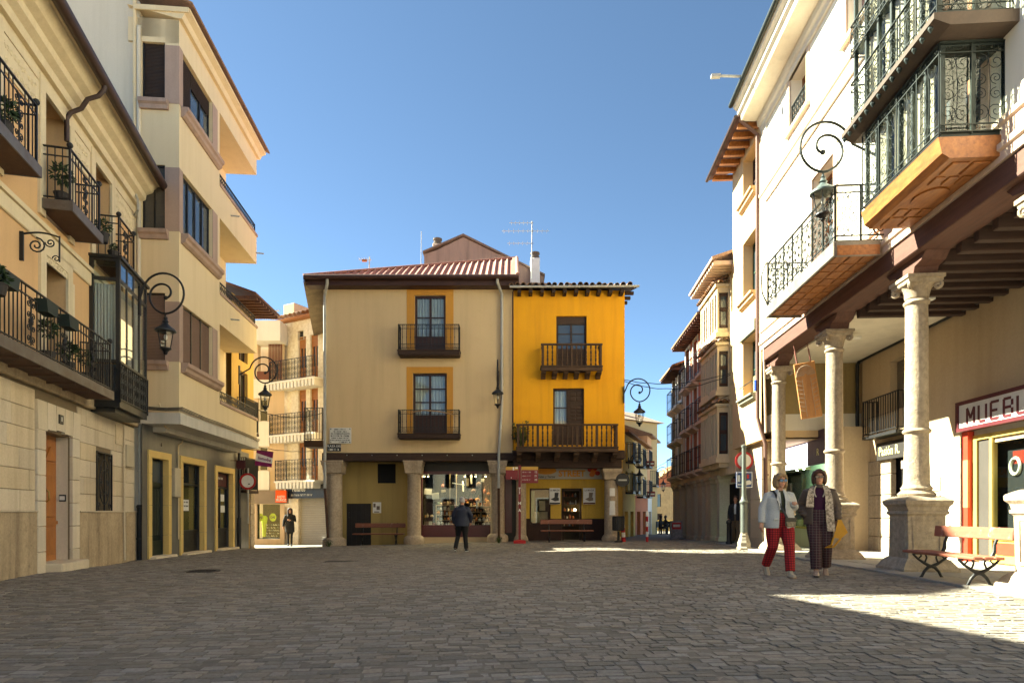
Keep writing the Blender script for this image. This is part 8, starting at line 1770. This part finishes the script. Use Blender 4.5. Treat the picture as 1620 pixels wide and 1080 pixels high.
w2, K = person('woman in a brown quilted jacket and purple sweater with patterned scarf and yellow bag', (X, Y, gz(X, Y)), -.42, 1.74, dict(
    joints=dict(kneeL=(.1, -.02, .49), ankL=(.1, .19, .12), kneeR=(-.06, -.17, .51), ankR=(-.05, -.21, .085), elR=(-.27, .06, 1.12), wrR=(-.19, -.05, .93), elL=(.25, .05, 1.12), wrL=(.25, -.03, .87), head=(.0, -.02, 1.58), hy=.02),
    fat=1.12, hair='bob', hairm=mat('hair_brown', (.065,.026,.016), .5, (.03,.012,.008), grain=(40, 40, 6)), glasses=mat('brown_lens', (.06,.02,.012), .2, spec=.8), trousers=plaid('dark_check', (.045,.016,.02), (.02,.012,.014), (.17,.12,.11), 20, 24), wide=1.35, heelL=.55, hem=.93, shoes=mat('nude_shoe', (.42,.31,.24), .6), sole=M_BLACK,
    top=mat('plum_sweater', (.045,.006,.03), .9), topz=.95, neck=1.46, coat=mat('brown_quilt', (.085,.06,.046), .55, (.06,.042,.032), 9), coatz=.82, open=.10, flare=.2, arm=1.2, puff=True, pocketR=True, collar=True, curlL=1.2), .0085)
M_SCARF = mat('patterned_scarf', (.52,.43,.32), .9, (.10,.075,.05), 26, .18, fine=.2)
for sx, L_ in ((-1, 1.08), (1, .74)):
    q = MB(); rows = [(sx * .045, .05, 1.455), (sx * .085, -.03, 1.44), (sx * .115, -.115, 1.36), (sx * .135, -.15, 1.24), (sx * .14, -.155, 1.1)] + ([] if sx < 0 else [(sx * .15, -.175, .92), (sx * .17, -.18, .72)])
    V_ = []
    for i, (x, y, z) in enumerate(rows): w_ = .034 + .006 * min(i, 4); V_ += [(x - w_, y - .012 + .01 * math.sin(i * 2), z), (x + w_, y + .012 * sx * sx, z), (x + w_, y + .02, z), (x - w_, y + .015, z)]
    F_ = [(0, 1, 2, 3)[::-1]]
    for i in range(len(rows) - 1): F_ += [(4*i + j, 4*i + (j + 1) % 4, 4*i + 4 + (j + 1) % 4, 4*i + 4 + j) for j in range(4)]
    n_ = 4 * (len(rows) - 1); F_.append((n_, n_ + 1, n_ + 2, n_ + 3)); q.add(V_, F_); fixn(q.build('scarf', M_SCARF, w2, smooth=True))
q = MB(); q.tube([(.075 * math.sin(a), -.108 - .028 * (1 + math.cos(a + PI)) * .9, 1.335 - .115 * math.cos(a) * 1.0 + .02) for a in [-2.4 + 4.8 * i / 20 for i in range(21)]], .009, 6); q.build('necklace', mat('pearls', (.6,.52,.42), .3), w2, smooth=True)
q = MB(); q.box(-.145, .145, -.132, .132, 0, 0.0001) if False else None
q = MB(); limb(q, [(0, 0, .94, .172, .127), (0, 0, .99, .172, .127), (0, 0, 1.04, .166, .122)], 18); q.build('sweater_hem', mat('purple_knit', (.10,.012,.055), .9), w2, smooth=True)
bg_ = MB(); bg_.prism([(.2, .62), (.26, .9), (.31, .9), (.4, .7), (.3, .60)], -.14, -.04); by2 = carried('handbag', 'yellow leather bag hanging beside the woman in the quilted jacket', w2); fixn(bg_.build('pouch', mat('yellow_leather', (.62,.30,.015), .5), by2)); q = MB(); q.tube([(.2, -.1, .62), (.17, -.1, .5), (.08, -.1, .46), (.2, -.1, .47), (.3, -.09, .6)], .016, 6); q.build('strap', MATS['yellow_leather'], by2, smooth=True)
# --- man from behind
X, Y = -1.56, 19.75
person('grey haired man in a navy jacket and black trousers seen from behind', (X, Y, gz(X, Y)), PI - .12, 1.70, dict(
    joints=dict(kneeL=(.15, -.1, .48), ankL=(.19, .12, .10), kneeR=(-.09, -.06, .49), ankR=(-.12, -.08, .085), elL=(.27, .03, 1.12), wrL=(.27, -.07, .88), elR=(-.29, .04, 1.14), wrR=(-.25, -.09, .92), head=(0, -.05, 1.57), hy=-.2),
    fat=1.15, hair='short', hairm=mat('hair_grey', (.38,.36,.34), .7, (.24,.22,.21), grain=(40, 40, 8)), trousers=mat('black_trouser', (.012,.012,.013), .9, fine=.1), wide=1.1, shoes=M_BLACK, sole=M_WHITE, coat=mat('navy_jacket', (.022,.028,.05), .7, (.015,.018,.034), 5), coatz=.8, arm=1.1, collar=True, nod=.15, heelL=.45), .011)
# --- woman in the side street
X, Y = -9.8, 27.9
person('woman with long dark hair in a black coat walking out of the side street', (X, Y, gz(X, Y)), .34, 1.68, dict(
    joints=dict(kneeL=(.07, -.06, .49), ankL=(.06, -.06, .085), kneeR=(-.07, -.04, .49), ankR=(-.07, .12, .1), elL=(.22, .0, 1.12), wrL=(.02, -.18, 1.16), elR=(-.25, .04, 1.12), wrR=(-.28, -.03, .87), hy=0),
    fat=.95, hair='long', hairm=mat('hair_dark', (.03,.014,.01), .5, grain=(40, 40, 6)), trousers=MATS['black_trouser'], wide=.8, shoes=M_BLACK, boots=True, coat=mat('black_coat', (.012,.011,.012), .8), coatz=.62, arm=1.0, collar=True), .012)
# --- man in the arcade up the right street
X, Y = 7.75, 21.9
person('man in a dark jacket and khaki trousers in the shade of the right arcade', (X, Y, gz(X, Y)), -.5, 1.66, dict(
    joints=dict(kneeL=(.1, -.08, .49), ankL=(.1, -.12, .085), kneeR=(-.09, .0, .49), ankR=(-.1, .14, .1)), fat=1.1, hair='short', hairm=MATS['hair_dark'], trousers=mat('khaki', (.17,.12,.07), .9), wide=1.1, shoes=M_BLACK, top=M_WHITE, coat=mat('charcoal_jacket', (.02,.02,.022), .8), coatz=.82, open=.035, arm=1.05), .012)
# --- two seated drinkers and their table at the far end of the street
seat = dict(hipL=(.09, 0, .5), hipR=(-.09, 0, .5), kneeL=(.1, -.42, .5), kneeR=(-.1, -.42, .5), ankL=(.1, -.4, .085), ankR=(-.1, -.4, .085))
def seated(label, px, Y, yaw, hm_):
    """a sitting figure: trunk lowered onto a chair"""
    X = (px - 810) / FPX * Y; t = thing('person', label, 'person', (X, Y, gz(X, Y)), yaw, None); m = MB(); dz = -.42
    limb(m, [(0, 0, .46, .17, .13), (0, 0, .62, .17, .125), (0, -.02, .85, .18, .125), (0, 0, .97, .12, .09), (0, 0, 1.03, .055, .055), (0, -.02, 1.1, .05, .05)], 14); m.ell((0, -.02, 1.18), .08, .095, .115, 12, 9)
    for sx in (-1, 1):
        limb(m, [(sx * .09, -.02, .52, .09), (sx * .1, -.24, .52, .08), (sx * .1, -.44, .5, .062), (sx * .1, -.43, .3, .055), (sx * .1, -.42, .08, .045)]); limb(m, [(sx * .1, -.38, .04, .045, .04), (sx * .1, -.54, .035, .04, .03)]); limb(m, [(sx * .17, 0, .93, .065), (sx * .24, -.06, .7, .055), (sx * .15, -.3, .72, .045)]); hand(m, (sx * .15, -.3, .72), (-.2 * sx, -1, .1), sx)
    fuse(m, 'body', mat('dark_clothes', (.014,.013,.014), .9), t, .014, 2); m = MB(); m.ell((0, .005, 1.22), .088, .098, .1, 12, 9); m.build('hair', hm_, t, smooth=True)
    c = thing('chair', 'dark café chair under the %s' % ('left seated figure' if px < 1048 else 'right seated figure'), 'chair', (X, Y, gz(X, Y)), yaw, 'café chairs'); m = MB(); m.cbox(-.21, .21, -.22, .2, .41, .45, .01); m.build('seat', M_IRON, c); m = MB(); m.cbox(-.2, .2, .2, .23, .5, .9, .01); m.build('backrest', M_IRON, c)
    for sx in (-1, 1):
        for y in (-.19, .21): m = MB(); m.bar((sx * .19, y, 0), (sx * .19, y, .41 if y < 0 else .9), .03); m.build('leg', M_IRON, c)
seated('seated figure in dark clothes at the far café table, on the left', 1045, 40, .9, MATS['hair_dark']); seated('smaller seated figure in dark clothes at the far café table, on the right', 1053, 42, -1.2, MATS['hair_dark'])
X, Y = .2395 * 40.6, 40.6; t = thing('cafe_table', 'dark café table between the two seated figures', 'table', (X, Y, gz(X, Y))); m = MB(); m.lathe([(.35, .7), (.35, .73)], n=18); m.build('top', M_IRON, t); m = MB(); m.lathe([(.2, 0), (.2, .03), (.03, .05), (.03, .7)], n=10); m.build('leg', M_IRON, t)
# ------------------------------------------------------------------ goods in the windows are things of their own
GOODS = {('cream_house', 'display_item'): ('%s craft item on the %s of the lit maroon shop window', 'goods', 'shelf goods in the maroon shop'),
         ('cream_house', 'hanging_craft'): ('%s craft piece hung up in the %s of the lit maroon shop window', 'goods', 'hanging goods in the maroon shop'),
         ('cream_house', 'palm_branch'): ('dry palm branch tied along the lower balcony of the cream house', 'branch', None),
         ('yellow_house', 'jar'): ('%s jar on the %s inside the STREET shop door', 'jar', 'jars in the STREET shop'),
         ('yellow_house', 'goods_crate'): ('pale crate stack behind the left window of the STREET shop', 'crate', None),
         ('beige_block', 'shoe'): ('%s shoe on the %s of the sports shop window', 'shoe', 'shoes in the sports shop window'),
         ('beige_block', 'mannequin'): ('lime green mannequin in the sports shop window', 'mannequin', None),
         ('arcade_house', 'display_item'): ('%s item displayed in the %s under the arcade', 'goods', 'goods in the arcade shop windows'),
         ('arcade_house', 'ring'): ('pale ring hanging in the furniture shop window', 'goods', None)}
for o in list(COL.objects):
    if o.type != 'MESH' or o.parent is None: continue
    r = o
    while r.parent is not None: r = r.parent
    k = (r.name.split('.')[0], o.name.split('.')[0])
    if k in GOODS:
        par_ = o.parent.name.split('.')[0]; xs_ = [v.co.x for v in o.data.vertices]; zs_ = [v.co.z for v in o.data.vertices]; xm = sum(xs_) / len(xs_); zm = min(zs_); lab, cat_, grp = GOODS[k]
        if '%s' in lab:
            colr = o.data.materials[0].name.split('_')[-1].split('.')[0]; side = 'left' if xm < eXb(723) else 'right'
            if k[1] == 'display_item' and k[0] == 'cream_house': where = side + (' upper shelves' if zm > eZb(812) else ' lower shelves')
            elif k[1] == 'hanging_craft': where = side + ' half'
            elif k[1] == 'jar': where = 'upper shelves' if zm > fZ(810) else 'lower shelves'
            elif k[1] == 'shoe': where = 'upper rows' if zm > sh[2] + .4 else 'lower rows'
            else: where = ('furniture shop window' if par_ == 'shop_front' else 'green glazed shop window') + (' on the upper shelves' if zm > 1.28 else ' low down')
            lab = lab % (colr, where)
        o.parent = None; o.location = r.location; o.rotation_euler = r.rotation_euler; tag(o, lab, cat_, grp)
